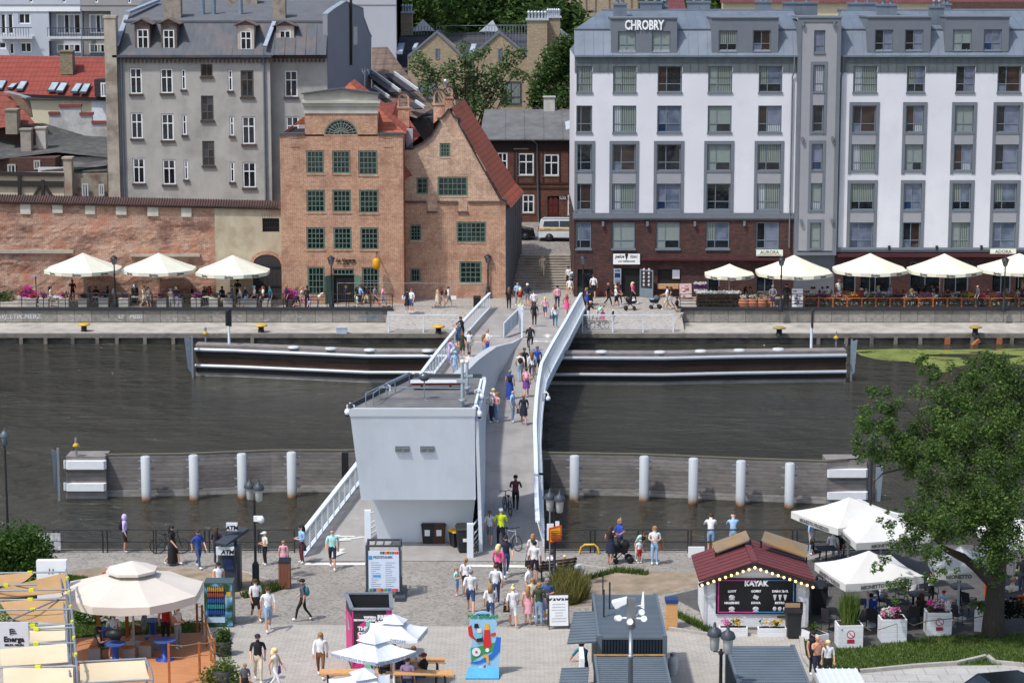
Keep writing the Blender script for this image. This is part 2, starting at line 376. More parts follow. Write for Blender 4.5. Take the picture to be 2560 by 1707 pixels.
def granite_mat():
 m,nt,b=node_mat("granite_wall");v=wallvec(nt);t=nt.nodes.new("ShaderNodeTexBrick");LK(nt,v,t.inputs["Vector"]);t.inputs["Scale"].default_value=1
 t.inputs["Brick Width"].default_value=1.3;t.inputs["Row Height"].default_value=.9;t.inputs["Mortar Size"].default_value=.02;t.offset=0
 for k,c in(("Color1",(158,153,144)),("Color2",(128,125,118)),("Mortar",(84,80,74))):t.inputs[k].default_value=(*lin(c),1)
 n=noise(nt,4,7,OV(nt),.7);r=ramp(nt,n.outputs[0],[(.3,(.62,)*3),(.7,(1.25,)*3)]);out=mixc(nt,1.0,t.outputs[0],r.outputs[0],'MULTIPLY')
 LK(nt,out,b.inputs["Base Color"]);b.inputs["Roughness"].default_value=.95;bump(nt,b,n.outputs[0],.8,.08);return m
GRW=granite_mat()
LEFTW=tag(BX(-62,lx+.6,170.86,171.02,LOW_Z-.2,.0).B("embankment_wall",GRW),"long weathered granite embankment wall with white graffiti, left of the bridge","wall")
RIGHTW=tag(BX(rx-.55,62,170.86,171.02,LOW_Z-.2,.0).B("embankment_wall",GRW),"pale granite block embankment wall under the hotel terrace, right of the bridge","wall")
for o,a,c in((LEFTW,-62,lx+.4),(RIGHTW,rx,62)):
 BX(a,c,170.72,171.3,.003,.2).B("coping_beam",PN((44,47,54),.5),o)
 if o is RIGHTW:BX(rx-.6,rx-.02,170.4,171.4,LOW_Z,.14).B("end_block",GRW,o)
g=MB()
for px,txt,sz in((150,"AVJ..LTIK.MEBZ",.5),(300,"",.4),(985,"SZ",.4),(1110,"MEBS",.42)):
 if txt:join(g,MV(TX(txt,sz,.006,'CENTER',.0,.2),(F('c5',px,1150,170.85).x,170.853,-.62)))
for k in range(26):
 x=RU(-38,-16);z=RU(-.8,-.25);pts=[(x+j*.09,170.852,z+RU(-.12,.12))for j in range(random.randint(3,7))]
 g.path(pts,.012,4)
g.B("graffiti",PN((206,208,212),.7),LEFTW)
g=MV(TX("ANGARY",.36,.006,'CENTER',0,.2),(F('c6',800,1150,170.85).x,170.853,-.6));g.B("graffiti",PN((60,110,150),.7),LEFTW)
TIMB=GR("weathered_timber",(96,92,86),(140,134,126),7,.95,(.5,1,5),.4,(66,62,58),.9,.6)
BX(qx0,qx1,165.86,166.08,-2.4,LOW_Z-.32).B("quay_wall_face",CONCD,kind='structure')
q=TH("quay_fender",(0,165.7,LOW_Z),"grey timber fender beam and posts along the far quay edge","fender")
BX(qx0,qx1,165.55,165.98,LOW_Z-.30,LOW_Z+.01).B("beam",TIMB,q)
px_=[(175,'c5'),(375,'c5'),(597,'c5'),(797,'c5'),(957,'c5'),(1186,'c5'),(1417,'c5'),(2062,'c5'),(940,'c8'),(1130,'c8'),(1303,'c8'),(1467,'c8'),(1635,'c8'),(1990,'c8'),(2260,'c8')]
for x,c in px_:
 X=F(c,x,1320,165.7).x;BX(X-.13,X+.13,165.5,165.84,WATER_Z-.2,LOW_Z-.302).B("post",TIMB,q)
RUSTW=PN((150,92,60),.9)
for x in(1825,2180):
 X=F('c8',x,1150,165.7).x;BX(X-.2,X+.2,165.48,165.84,WATER_Z-.2,LOW_Z-.302).B("post",RUSTW,q)
a=F('c8',2045,1120,165.4);c=F('c8',1975,1188,165.1);BA(a,c,.3,.25).B("broken_post",RUSTW,q)
def bollard(x,y,la,top=YELLOW,c='c5'):
 p=G(c,x,y,LOW_Z);t=TH("mooring_bollard",p,la,"bollard","mooring bollards on the far quay")
 LA([(.26,0),(.22,.06),(.2,.36),(.24,.42)],p,12).B("stem",BLACK,t)
 LA([(.3,.42),(.48,.47),(.48,.53),(.3,.6)],p,14).B("cap",top,t)
bollard(687,1268,"yellow-capped black mooring bollard on the quay below the left parasols")
bollard(2133,1275,"yellow-capped black mooring bollard nearest the brick granary door")
bollard(1360,1285,"yellow-capped black mooring bollard behind the white railing left of the bridge",c='c6')
bollard(678,1085,"dull brass-capped black mooring bollard on the quay below the hotel",PN((150,130,80),.6),'c8')
bollard(2018,1080,"rusty-topped mooring bollard at the far right beside the leaning orange post",PN((160,130,60),.7),'c8')
p=G('c6',570,1285,LOW_Z);t=tag(BX(p.x-.38,p.x+.38,p.y-.25,p.y+.25,LOW_Z,LOW_Z+.42).box(p.x-.4,p.x+.4,p.y-.27,p.y+.27,LOW_Z+.421,LOW_Z+.47).B("utility_box",PN((176,186,196),.5),at=p),"pale grey electrical box standing on the quay left of the white railing","utility box")
def gs(c,pts):return[G(c,x,y)for x,y in pts]
lines=gs('d6',[(-2100,1062),(1900,1105)])+gs('d7',[(720,1122),(1560,1145),(2300,1168)])
p=[V3((-60,lines[0].y,0))]+lines+[V3((14,lines[-1].y,0)),V3((30,78,0)),V3((30,20,0)),V3((-60,20,0))]
sheet("light_pavement",p,PAV,.004)
sheet("earth_patch",gs('d7',[(840,725),(1105,642),(1500,655),(1800,672),(1960,690),(1900,760),(1520,835),(1180,905),(760,945),(560,960),(600,800)]),EARTH,.006)
sheet("terrace_asphalt",gs('d7',[(1540,855),(1840,785),(2000,700)])+gs('d8',[(600,560),(900,480),(1700,440),(2700,440),(2700,1170),(2300,1170),(1620,1190),(1030,1280),(790,1290),(520,1150),(100,1130),(-60,1110)]),ASPH,.008)
lawnp=gs('d8',[(520,1175),(790,1290),(1030,1278),(1620,1188),(2300,1168),(2800,1165),(2800,1410),(2352,1418),(1480,1428),(1000,1470),(760,1480),(600,1430),(548,1370)])
sheet("lawn",lawnp,GRASSM,.010)
sheet("slab_pavement",gs('d8',[(985,1494),(1480,1446),(2150,1425),(2800,1440),(2800,2300),(900,2300),(900,1520)]),SLABS,.008)
KERB=GR("kerb_stone",(150,146,140),(176,172,164),4,.9)
k=MB();kp=gs('d8',[(528,1180),(552,1365),(600,1440),(760,1492),(985,1486),(1480,1438),(1800,1418),(2050,1360),(2110,1408),(2352,1432),(2800,1440)])
for a,c in zip(kp,kp[1:]):k.bar(V3((a.x,a.y,.06)),V3((c.x,c.y,.06)),.16,.15)
k.B("lawn_kerb",KERB,kind='structure')
k=MB();kp=gs('d7',[(1545,1130),(1880,1180)])
k.bar(V3((kp[0].x,kp[0].y,.05)),V3((kp[1].x,kp[1].y,.05)),.14,.12)
for c,pts in(('d7',[(500,566),(1105,642),(840,722)]),('d5',[(1950,648),(2290,755)]),('d5',[(1980,1110),(1500,1070),(640,1068)])):
 kp=gs(c,pts)
 for a,c2 in zip(kp,kp[1:]):k.bar(V3((a.x,a.y,.01)),V3((c2.x,c2.y,.01)),.12,.06)
k.B("path_kerb",KERB,kind='structure')
sheet("left_earth",gs('d5',[(560,655),(900,612),(1750,640),(1950,648),(2290,755),(1960,862),(1700,860),(1640,800),(700,720)]),EARTH,.006)
sheet("left_lawn",gs('d5',[(560,680),(720,705),(640,800),(640,1060),(0,1060),(-600,1060),(-600,500),(370,480),(420,620)]),GRASSM,.012)
sheet("verge_lawn",gs('d5',[(600,1072),(1640,1062),(1640,1160),(600,1210),(-200,1215),(-200,1080)]),GRASSM,.012)
wl=MB()
for c,x0,x1,y,y1 in(('d6',530,1022,598,598),('d6',1868,2352,612,618)):
 a,c2=G(c,x0,y),G(c,x1,y1);wl.add([(a.x,a.y-.2,.02),(c2.x,c2.y-.2,.02),(c2.x,c2.y+.2,.02),(a.x,a.y+.2,.02)],[(0,1,2,3)])
wl.B("white_strip",PN((214,212,206),.9),kind='structure')
def grass(name,poly,n,h,la,mat,hv=.5):
 xs=[p.x for p in poly];ys=[p.y for p in poly]
 def inside(x,y):
  c=False;j=len(poly)-1
  for i in range(len(poly)):
   if(poly[i].y>y)!=(poly[j].y>y)and x<(poly[j].x-poly[i].x)*(y-poly[i].y)/(poly[j].y-poly[i].y)+poly[i].x:c=not c
   j=i
  return c
 b=MB();k=0
 while k<n:
  x,y=RU(max(min(xs),-24),min(max(xs),24)),RU(min(ys),max(ys))
  if not inside(x,y):k+=.02;continue
  hh=h*RU(1-hv,1+hv);a=RU(0,2*pi);w=.012+h*.05;l=RU(-.5,.5)*hh;l2=RU(-.5,.5)*hh
  b.add([(x-w*cos(a),y-w*sin(a),0),(x+w*cos(a),y+w*sin(a),0),(x+l,y+l2,hh)],[(0,1,2)]);k+=1
 return tag(b.B(name,mat),la,"grass",kind='stuff')
GB=FL("grass_blades",[(50,76,28),(78,104,40),(104,122,54)]);GD=FL("dry_grass",[(120,112,60),(88,96,44),(148,134,82)])
grass("lawn_grass",lawnp,15000,.11,"short green lawn grass in front of the white planters",GB)
grass("verge_grass",gs('d5',[(600,1075),(1640,1065),(1640,1158),(600,1208)]),5000,.1,"strip of lawn behind the orange wooden deck",GB)
grass("side_grass",gs('d5',[(560,690),(720,708),(640,800),(560,800)]),900,.12,"patch of lawn left of the big beige parasol",GB)
grass("tall_grass",gs('d7',[(600,830),(680,760),(800,790),(880,880),(780,930),(560,950)]),2200,.75,"tall dry grass tuft at the foot of the lamp with the red sign",GD)
grass("weed_fringe",gs('d7',[(850,715),(1110,640),(1380,670),(1360,690),(1110,668),(900,725)]),900,.2,"weeds growing along the kerb of the earth patch",GB)
grass("corner_weeds",gs('d7',[(1600,985),(1900,1130),(1890,1180),(1620,1040)]),900,.18,"weeds along the edge of the dark asphalt beside the white kiosk",GB)
grass("lamp_weeds",gs('d5',[(1970,860),(2290,770),(2360,790),(2160,850),(2000,880)]),800,.3,"weeds at the foot of the double lamp post and black bin",GB)
BX(-400,400,98.85,99.1,-3.5,.02).B("near_quay_face",CONCD,kind='structure')
# the footbridge
def zd(Y):return .02+.95*sin(pi*min(1,max(0,(Y-97.0)/75.0)))
def Gd(c,x,y,h=.0):
 z=.5
 for _ in range(8):p=G(c,x,y,z+h);z=zd(p.y)
 return G(c,x,y,z+h)
def interp(pl,Y):
 for a,b in zip(pl,pl[1:]):
  if(a[1]-Y)*(b[1]-Y)<=0:t=(Y-a[1])/(b[1]-a[1]);return a[0]+t*(b[0]-a[0])
 return pl[0][0]if abs(pl[0][1]-Y)<abs(pl[-1][1]-Y)else pl[-1][0]
rt=[Gd('d7',442,345,1.15),Gd('d2',1934,1300,1.15),Gd('d2',1932,1100,1.15),Gd('e2',1838,1400,1.15),Gd('e2',1870,900,1.15),Gd('e2',1905,600,1.15),Gd('e2',1965,240,1.15),Gd('e1',1430,1150,1.15),Gd('e1',1700,690,1.15),Gd('e1',1975,215,1.15)]
RIGHT=[(1.14,97.0)]+[(p.x+.05,p.y)for p in rt if p.y>99]
RIGHT.sort(key=lambda p:p[1]);RIGHT[-1]=(RIGHT[-1][0],172.0)
LEFT=[(-9.15,97.5),(-7.5,110.0),(-5.5,130.0),(-2.85,158.8),(-1.67,172.0)]
DECKM=GR("deck_surface",(144,140,136),(160,156,152),.9,.9,(1.6,.25,1),.05,(126,122,118),.4,.6)
BR=TH("footbridge",(0,97,0),"pale steel footbridge with a split deck crossing the river to the brick houses","bridge")
d=MB();ys=[97.0+75*i/60 for i in range(61)]
for a,c in zip(ys,ys[1:]):
 la,lc,ra,rc=interp(LEFT,a),interp(LEFT,c),interp(RIGHT,a)+.3,interp(RIGHT,c)+.3
 za,zc=zd(a),zd(c);t=.55 if a>100 else .3
 top=[(la,a,za),(ra,a,za),(rc,c,zc),(lc,c,zc)]
 d.face(top,0);d.face([(ra,a,za),(ra,a,za-t),(rc,c,zc-t),(rc,c,zc)],1);d.face([(la,a,za),(lc,c,zc),(lc,c,zc-t),(la,a,za-t)],1)
 d.face([(la,a,za-t),(lc,c,zc-t),(rc,c,zc-t),(ra,a,za-t)],1)
d.B("deck",[DECKM,STEELW],BR)
BX(-6.4,.6,103,108,-3,-.35).B("pier",CONCD,BR)
def rail_line(pl,y0,y1,side,step,bars,name,dense=False,lean=.0):
 r=MB();hr=MB();n=max(2,int((y1-y0)/1.2));Ys=[y0+(y1-y0)*i/n for i in range(n+1)]
 tp=[V3((interp(pl,Y),Y,zd(Y)+1.15))for Y in Ys]
 for a,b in zip(tp,tp[1:]):hr.bar(a,b,.2,.09)
 if dense:
  ft=[p+V3((lean,0,-1.13))for p in tp]
  for a,b in zip(ft,ft[1:]):r.bar(a,b,.12,.12)
  for w in(.3,.6,.85):
   for a,b,c,dd in zip(tp,tp[1:],ft,ft[1:]):r.tube(c.lerp(a,w),dd.lerp(b,w),.012,n=4,cap=False)
 else:
  for w in range(bars):
   z=.12+.95*w/bars
   for a,b in zip(tp,tp[1:]):r.tube(a+V3((0,0,z-1.15)),b+V3((0,0,z-1.15)),.018,n=4,cap=False)
  for a,b in zip(tp,tp[1:]):r.bar(a+V3((-.06*side,0,-1.17)),b+V3((-.06*side,0,-1.17)),.16,.1)
 L=y1-y0;k=int(L/step)
 for i in range(k+1):
  Y=y0+L*i/k;x=interp(pl,Y);z=zd(Y)
  if dense:r.bar((x+lean,Y,z),(x,Y+.02,z+1.11),.05,.05 if i%4 else .13)
  else:r.bar((x,Y,z-.05),(x,Y,z+1.11),.05,.14)
 o=r.B(name,STEELW,BR);hr.B("handrail",STEELW,o);return o
rail_line(LEFT,97.6,111.5,1,1.25,8,"railing")
rail_line(LEFT,126,171.8,1,1.4,8,"railing")
rail_line(RIGHT,99.2,106.8,-1,.42,7,"railing",True,.3)
rail_line(RIGHT,107.3,171.8,-1,.42,7,"railing",True,.3)
st=[(.75,154.0,.75,.02,.70),(.16,148,.05,.45,-.25),(-.35,142,-.55,1.2,-1.0),(-.78,137.7,-.95,1.75,-1.45),(-1.15,131,-1.42,2.5,-1.95),(-1.4,125,-1.85,3.2,-2.4),(-1.46,118,-2.3,4.0,-2.9),(-1.46,112,-2.75,4.8,-3.3),(-1.42,106.0,-3.0,5.6,-3.6)]
f=MB();rings=[]
for xr,Y,xm,zr,xl in st:
 z=zd(Y);rings.append([(xr,Y,z+.004),((xr*2+xm)/3+.02,Y,z+zr*.4),(xm,Y,z+zr),(xl,Y,z+zr-.02),(xl-.05,Y,z+.004)])
vs_=[v for r in rings for v in r];fs=[]
for i in range(len(rings)-1):fs+=[(i*5+k,i*5+k+1,(i+1)*5+k+1,(i+1)*5+k)for k in range(4)]
f.add(vs_,fs,0,False)
FIN=PN((188,192,196),.55,.0,.03,.5,.3)
f.face([rings[-1][k]for k in range(5)]).B("steel_fin",FIN,BR)
gt=TH("barrier_gate",(0,0,0),"pale grey slanted barrier gate standing open on the far end of the bridge","gate")
a=Gd('e1',715,945);c=Gd('e1',945,850);c2=Gd('e1',1010,945)
gt.location=c;bpy.context.view_layer.update()
gm=MB()
for h0,h1,in((.06,.45),(.98,1.42)):gm.bar((a.x,a.y,a.z+h0),(c.x,c.y,c.z+h1+.15),.06,.1)
for t in(0,.5,1):
 p=a.lerp(c,t);gm.bar((p.x,p.y,p.z+.06+.54*t),(p.x,p.y,p.z+1.0+.58*t),.07,.07)
gm.B("leaf_frame",STEELW,gt);pm=MB()
pm.hexa([(a.x,a.y,a.z+.1),(c.x,c.y,c.z+.6),(c.x,c.y,c.z+1.5),(a.x,a.y,a.z+.95)],[(a.x,a.y+.02,a.z+.1),(c.x,c.y+.02,c.z+.6),(c.x,c.y+.02,c.z+1.5),(a.x,a.y+.02,a.z+.95)]);pm.B("leaf_panel",PN((176,186,194),.5),gt)
gm=HX([(c.x-.02,c.y-.15,c.z+1.9),(c.x+.4,c.y-.15,c.z+1.9),(c.x+.4,c.y+.2,c.z+1.9),(c.x-.02,c.y+.2,c.z+1.9)],[(c.x+.1,c.y-.1,c.z),(c.x+.3,c.y-.1,c.z),(c.x+.3,c.y+.1,c.z),(c.x+.1,c.y+.1,c.z)])
gm.B("drive_column",STEELW,gt);gm=MB();gm.bar((c2.x,c2.y,c2.z),(c2.x+.02,c2.y+.1,c2.z+2.0),.1,.1);gm.bar((c2.x,c2.y,c2.z+1.9),(c.x+.3,c.y,c.z+1.85),.06,.06);gm.B("stop_post",STEELW,gt)
LA([(.09,0),(.1,.08),(.05,.14)],(c.x+.2,c.y,c.z+1.902),8).B("warning_light",PN((190,190,50),.4),gt)
def arrow(p,ang,L=1.2):
 b=MB();M=Matrix.Translation(p)@Matrix.Rotation(ang,4,'Z');w=.12
 for pts in([(-w,-L/2),(w,-L/2),(w,L*.1),(-w,L*.1)],[(-.34,L*.1),(.34,L*.1),(0,L*.55)]):
  b.face([M@V3((x,y,0))for x,y in pts])
 return b
ar=MB()
for c,x,y,an,L in(('e1',1430,925,0,2.2),('e1',1290,1000,1.57,1.1),('e1',1440,1005,1.57,.6),('e1',370,915,-1.57,1.0),('e1',550,918,1.57,1.0),('e1',370,1010,-1.57,1.0),('d6',820,485,2.9,2.6),('d6',925,385,2.1,2.1),('d6',830,370,1.5,1.2)):
 p=Gd(c,x,y);p.z+=.012;join(ar,arrow(p,an,L))
ar.B("lane_arrow",PN((206,204,198),.9),BR)
b=MB();p0,p1=Gd('e1',240,960),Gd('e1',1480,965);b.add([(p0.x,p0.y,p0.z+.006),(p1.x,p1.y,p1.z+.006),(p1.x,p1.y+.12,p1.z+.006),(p0.x,p0.y+.12,p0.z+.006)],[(0,1,2,3)]);b.B("deck_joint",PN((196,198,200),.6),BR)
for sx,sy,lx_ in((2030,1190,1),(545,1140,-1)):
 p=F('d2',sx,sy,109.5 if lx_>0 else 112.5);t=TH("signal_light",p,"black navigation signal with visors hanging on the "+("right" if lx_>0 else "left")+" edge of the bridge","signal light","navigation signals on the bridge")
 BX(p.x-.22,p.x+.12,p.y-.1,p.y+.15,p.z-.75,p.z+.75).box(p.x-.5*lx_-.05,p.x-.2*lx_+.05,p.y,p.y+.1,p.z-.05,p.z+.05).B("housing",BLACK,t)
 for k in(-.5,0,.5):LA([(.14,-.2),(.14,.22)],(0,0,0),10).B("visor",PN((70,76,84),.5),t)
 for ch,k in zip([c for c in t.children if c.name.startswith("visor")],(-.5,0,.5)):ch.location=(.25 if lx_>0 else-.25,-.15,k);ch.rotation_euler=(0,pi/2,0)
def quay_rail(c,x0,x1,y,n,la):
 a,e=G(c,x0,y,LOW_Z),G(c,x1,y,LOW_Z);Yq=166.25;a.y=e.y=Yq
 t=TH("quay_railing",(a.x,Yq,LOW_Z),la,"railing");b=MB()
 for k in range(7):b.tube((a.x,Yq,LOW_Z+.15+.16*k),(e.x,Yq,LOW_Z+.15+.16*k),.012,n=5)
 b.B("rails",STEELW,t);BX(a.x,e.x,Yq-.06,Yq+.06,LOW_Z+1.25,LOW_Z+1.33).B("handrail",STEELW,t)
 for i in range(n):X=a.x+(e.x-a.x)*i/(n-1);BX(X-.045,X+.045,Yq-.045,Yq+.045,LOW_Z+.003,LOW_Z+1.247).B("post",STEELW,t)
quay_rail('c6',948,1520,1285,3,"white steel quay railing left of the bridge's far end")
quay_rail('c7',1010,1905,1560,4,"white steel quay railing right of the bridge, a bicycle leaning behind it")
# control tower
TW=TH("control_tower",(-4.2,99,0),"pale grey blocky bridge control tower flaring towards its flat top","tower")
TWM=GR('tower_paint',(206,214,224),(215,223,232),.6,.55,(2.5,2.5,.2),.03,(190,198,208),.3,.6);TWM2=PN((210,217,224),.6,0,.02,.4)
ft=[F('d2',568,705,97.4),F('d2',1490,712,97.4)];fb=[F('d2',655,1372,98.3),F('d2',1497,1384,98.3)]
zt=(ft[0].z+ft[1].z)/2;zb=(fb[0].z+fb[1].z)/2
bt=[V3((-4.7,104.8,zt)),V3((-1.4,104.8,zt))];bb=[V3((-4.6,104.6,zb)),V3((-1.42,104.6,zb))]
def inset(a,b,t):return a.lerp(b,t)
A,B,C2,D2=V3((ft[0].x,97.4,zt)),V3((ft[1].x,97.4,zt)),bt[1],bt[0]
a_,b_,c_,d_=V3((fb[0].x,98.3,zb)),V3((fb[1].x,98.3,zb)),bb[1],bb[0]
lower=[v.lerp(w,.083)for v,w in((A,a_),(B,b_),(C2,c_),(D2,d_))]
HX([a_,b_,c_,d_],lower).B("wall",TWM,TW)
up=lambda v,dz,s:V3((v.x+s*(1 if v.x>-3 else-1)*1,v.y-s*(1 if v.y<100 else-1),v.z+dz))
pb=MB();pb.hexa([up(v,.004,.03)for v in lower],[up(v,.0,.03)for v in(A,B,C2,D2)])
pb.B("parapet",TWM2,TW)
roof=[v.lerp((A+B+C2+D2)/4,.035)+V3((0,0,.004))for v in(A,B,C2,D2)]
ROOFM=GR("roof_membrane",(88,87,88),(112,110,110),.8,.8,(1,1,1),.1,(138,136,134),.6,.6)
rf=MB();rf.face(roof).B("roof",ROOFM,TW)
k=MB();edges=[(D2,C2),(D2,A),]
for a,c in edges:k.bar(a+V3((0,0,.1)),c+V3((0,0,.1)),.12,.2)
k.B("roof_edge",PN((64,68,74),.6),TW)
pk=F('e2',862,490,106)
w=MB();w.slab([(0,0)]*3,0,0)if False else None
w.hexa([(-1.46,98.2,.1),(-1.44,106,.5),(-1.40,106,pk.z),(-1.34,104,zt),(-1.60,97.6,zt-.6),(-1.5,98.2,2.0)],[(-1.30,98.2,.1),(-1.28,106,.5),(-1.24,106,pk.z),(-1.20,104,zt),(-1.46,97.6,zt-.6),(-1.35,98.2,2.0)])
w.B("wing_wall",TWM2,TW)
base=[(F('d6',1065,75,99.4).x,99.4),(F('d6',1925,80,99.4).x,99.4),(-1.44,104.6),(-4.6,104.6)]
b0=[(F('d6',1130,400,99.9).x,99.9),(F('d6',1880,410,99.9).x,99.9),(-1.44,104.6),(-4.6,104.6)]
bm=MB();bm.hexa([(x,y,.03)for x,y in b0],[(x,y,zb-.003)for x,y in base]);bm.B("base",TWM2,TW)
for x in(905,1088):
 x0,x1,z0,z1=FR('d2',x,985,x+106,1028,97.75);v=MB();t_=(zt-(z0+z1)/2)/(zt-zb);Yv=97.4+.9*t_
 for q0,q1 in((x0,(x0+x1)/2),((x0+x1)/2,x1)):
  v.box(q0,q1,Yv-.04,Yv+.02,z1-.05,z1).box(q0,q1,Yv-.05,Yv+.02,z0,z0+.04).box(q0,q0+.05,Yv-.045,Yv+.02,z0+.04,z1-.05).box(q1-.05,q1,Yv-.045,Yv+.02,z0+.04,z1-.05)
  for i in range(4):v.obox(((q0+q1)/2,Yv-.02,z0+.08+i*(z1-z0-.12)/4),(q1-q0-.1,.09,.02),rx=.6)
 o=v.B("vent",PN((112,118,122),.5),TW);BX(x0+.03,x1-.03,Yv-.012,Yv+.0,z0+.03,z1-.03).B("vent_recess",BLACK,o)
rl=MB();bl=PN((120,138,152),.5)
P=lambda x,y:G('d2',x,y,zt)
for pts in([(690,690),(790,640),(905,590),(1010,535)],[(745,690),(845,610),(1010,530)],[(790,645),(1390,650)]):
 tp=[P(x,y)for x,y in pts];
 for q in tp:rl.tube(q,q+V3((0,0,.55)),.025,n=5)
 rl.path([q+V3((0,0,.55))for q in tp],.03,5)
rl.B("roof_railing",bl,TW)
def ball(p,la,side=1):
 t=tag(PA([p+V3((-.3*side,.1,-.25)),p+V3((-.28*side,.05,.2)),p+V3((-.1*side,0,.3)),p+V3((0,0,.2)),p+V3((0,0,.05))],.05,6).blob(p+V3((0,0,-.08)),(.14,.14,.16),8,6).blob(p+V3((0,0,-.18)),(.1,.1,.12),8,5,1).B("security_camera",[WHITE,BLACK],at=p),la,"camera","dome cameras on the bridge")
ball(F('d2',555,720,97.6),"white dome camera at the near left corner of the control tower",-1);ball(F('d2',820,575,101.5),"white dome camera on the left roof edge of the control tower",-1)
ball(F('d2',1524,735,97.6),"white dome camera at the near right corner of the control tower");ball(F('d2',1540,610,101.0),"white dome camera farther back on the tower's right edge")
ball(F('d2',1020,495,105),"white camera at the far left corner of the tower roof",-1);ball(F('d2',2030,625,128),"small white camera fixed outside the bridge's right railing")
p=P(1120,640);t=TH("roof_floodlight",p,"small chrome floodlight on a pole standing mid roof of the control tower","floodlight")
TU(p,p+V3((0,0,.9)),.03).tube(p,p+V3((.2,-.5,.02)),.03).B("pole",GALV,t);BL(p+V3((0,0,1.0)),(.25,.2,.2),10,6).B("lamp_head",PN((90,96,102),.3,.5),t)
p=P(1190,565);t=tag(OB((p.x+.1,p.y,zt+.35),(2.3,.8,.12),.03,0,-.15).obox((p.x+.1,p.y,zt+.22),(2.2,.7,.1),.03,1,-.15).box(p.x-.6,p.x-.5,p.y-.2,p.y+.2,zt+.004,zt+.2,1).box(p.x+.7,p.x+.8,p.y-.2,p.y+.2,zt+.004,zt+.2,1).B("roof_hatch",[WHITE,PN((120,60,56),.6)],at=p),"white topped hatch panel on the control tower roof","roof hatch")
for x,y,h,lb in((1400,690,1.9,"grey mast with a round horn at the front right of the tower roof"),(1435,600,1.4,"grey mast with a white dome at the back right of the tower roof")):
 p=P(x,y);t=TH("instrument_mast",p,lb,"mast");TU(p,p+V3((0,0,h)),.09,.06).box(p.x-.25,p.x+.25,p.y-.08,p.y+.08,p.z+h*.55,p.z+h*.62).B("mast",PN((150,164,172),.5),t)
 BL(p+V3((0,0,h+.06)),.1,8,6).B("dome",WHITE,t);LA([(.17,0),(.2,.1),(.1,.12),(.08,.05)],p+V3((.0,-.2,.25)),10).B("horn",GALV,t)
def wheelie(p,rz,la,body,lid,group="bins by the bridge tower",s=1.0):
 t=TH("wheeled_bin",p,la,"bin",group);b=MB();b.hexa([(p.x-.22*s,p.y-.25*s,.12),(p.x+.22*s,p.y-.25*s,.12),(p.x+.22*s,p.y+.25*s,.12),(p.x-.22*s,p.y+.25*s,.12)],[(p.x-.29*s,p.y-.33*s,.98*s),(p.x+.29*s,p.y-.33*s,.98*s),(p.x+.29*s,p.y+.33*s,.98*s),(p.x-.29*s,p.y+.33*s,.98*s)])
 b.B("body",body,t);HX([(p.x-.31*s,p.y-.36*s,.984*s),(p.x+.31*s,p.y-.36*s,.984*s),(p.x+.31*s,p.y+.36*s,.984*s),(p.x-.31*s,p.y+.36*s,.984*s)],[(p.x-.25*s,p.y-.3*s,1.05*s),(p.x+.25*s,p.y-.3*s,1.05*s),(p.x+.25*s,p.y+.3*s,1.12*s),(p.x-.25*s,p.y+.3*s,1.12*s)]).tube((p.x-.25,p.y+.4*s,1.0*s),(p.x+.25,p.y+.4*s,1.0*s),.025,n=5).B("lid",lid,t)
 for sx in(-1,1):LA([(.1,-.03),(.1,.03)],(0,0,0),10).B("wheel",BLACK,t)
 for w_,sx in zip([c for c in t.children if c.name.startswith("wheel")],(-1,1)):w_.location=(sx*.26,.28,.1);w_.rotation_euler=(0,pi/2,0)
 t.rotation_euler.z=rz;return t
BRN=PN((74,54,44),.6);BK=PN((40,41,44),.55)
for x,y,bd,lb in((1535,440,BK,"black wheeled bin with a white sticker left of the brown bin"),(1630,440,BRN,"brown wheeled bin with a white sticker at the tower base")):
 p=G('d6',x,y);t=wheelie(p,0,lb,bd,bd);BX(p.x-.13,p.x+.1,p.y-.345,p.y-.335,.5,.78).B("sticker",WHITE,t)
p=G('d6',1830,505);t=wheelie(p,.15,"large black wheeled bin beside the right lane gate post",BK,BK,s=1.15);BX(p.x-.1,p.x+.2,p.y-.4,p.y-.385,.6,.75).B("sticker",WHITE,t)
p=G('d6',1762,470);wheelie(p,.5,"black bin with a yellow lid hanging open behind the large bin",BK,YELLOW,s=.8)
for x0,y0,x1,y1,lb in((1045,430,1125,375,"white steel gate folded beside the tower's left lane"),(1880,545,1960,440,"white steel gate folded beside the tower's right lane")):
 a,c=G('d6',x0,y0),G('d6',x1,y1);t=TH("lane_gate",a,lb,"gate","lane gates at the near end of the bridge");b=MB()
 for h in(.12,.35,.6,.85,1.3):b.bar((a.x,a.y,h),(c.x,c.y,h),.04,.06)
 b.bar((c.x,c.y,.02),(c.x,c.y,1.35),.06,.06).B("leaf",STEELW,t);BX(a.x-.14,a.x+.14,a.y-.14,a.y+.14,.01,1.55).B("post",STEELW,t)
 LA([(.1,0),(.11,.12),(.04,.18)],(c.x,c.y,1.36),8).B("beacon",YELLOW,t)
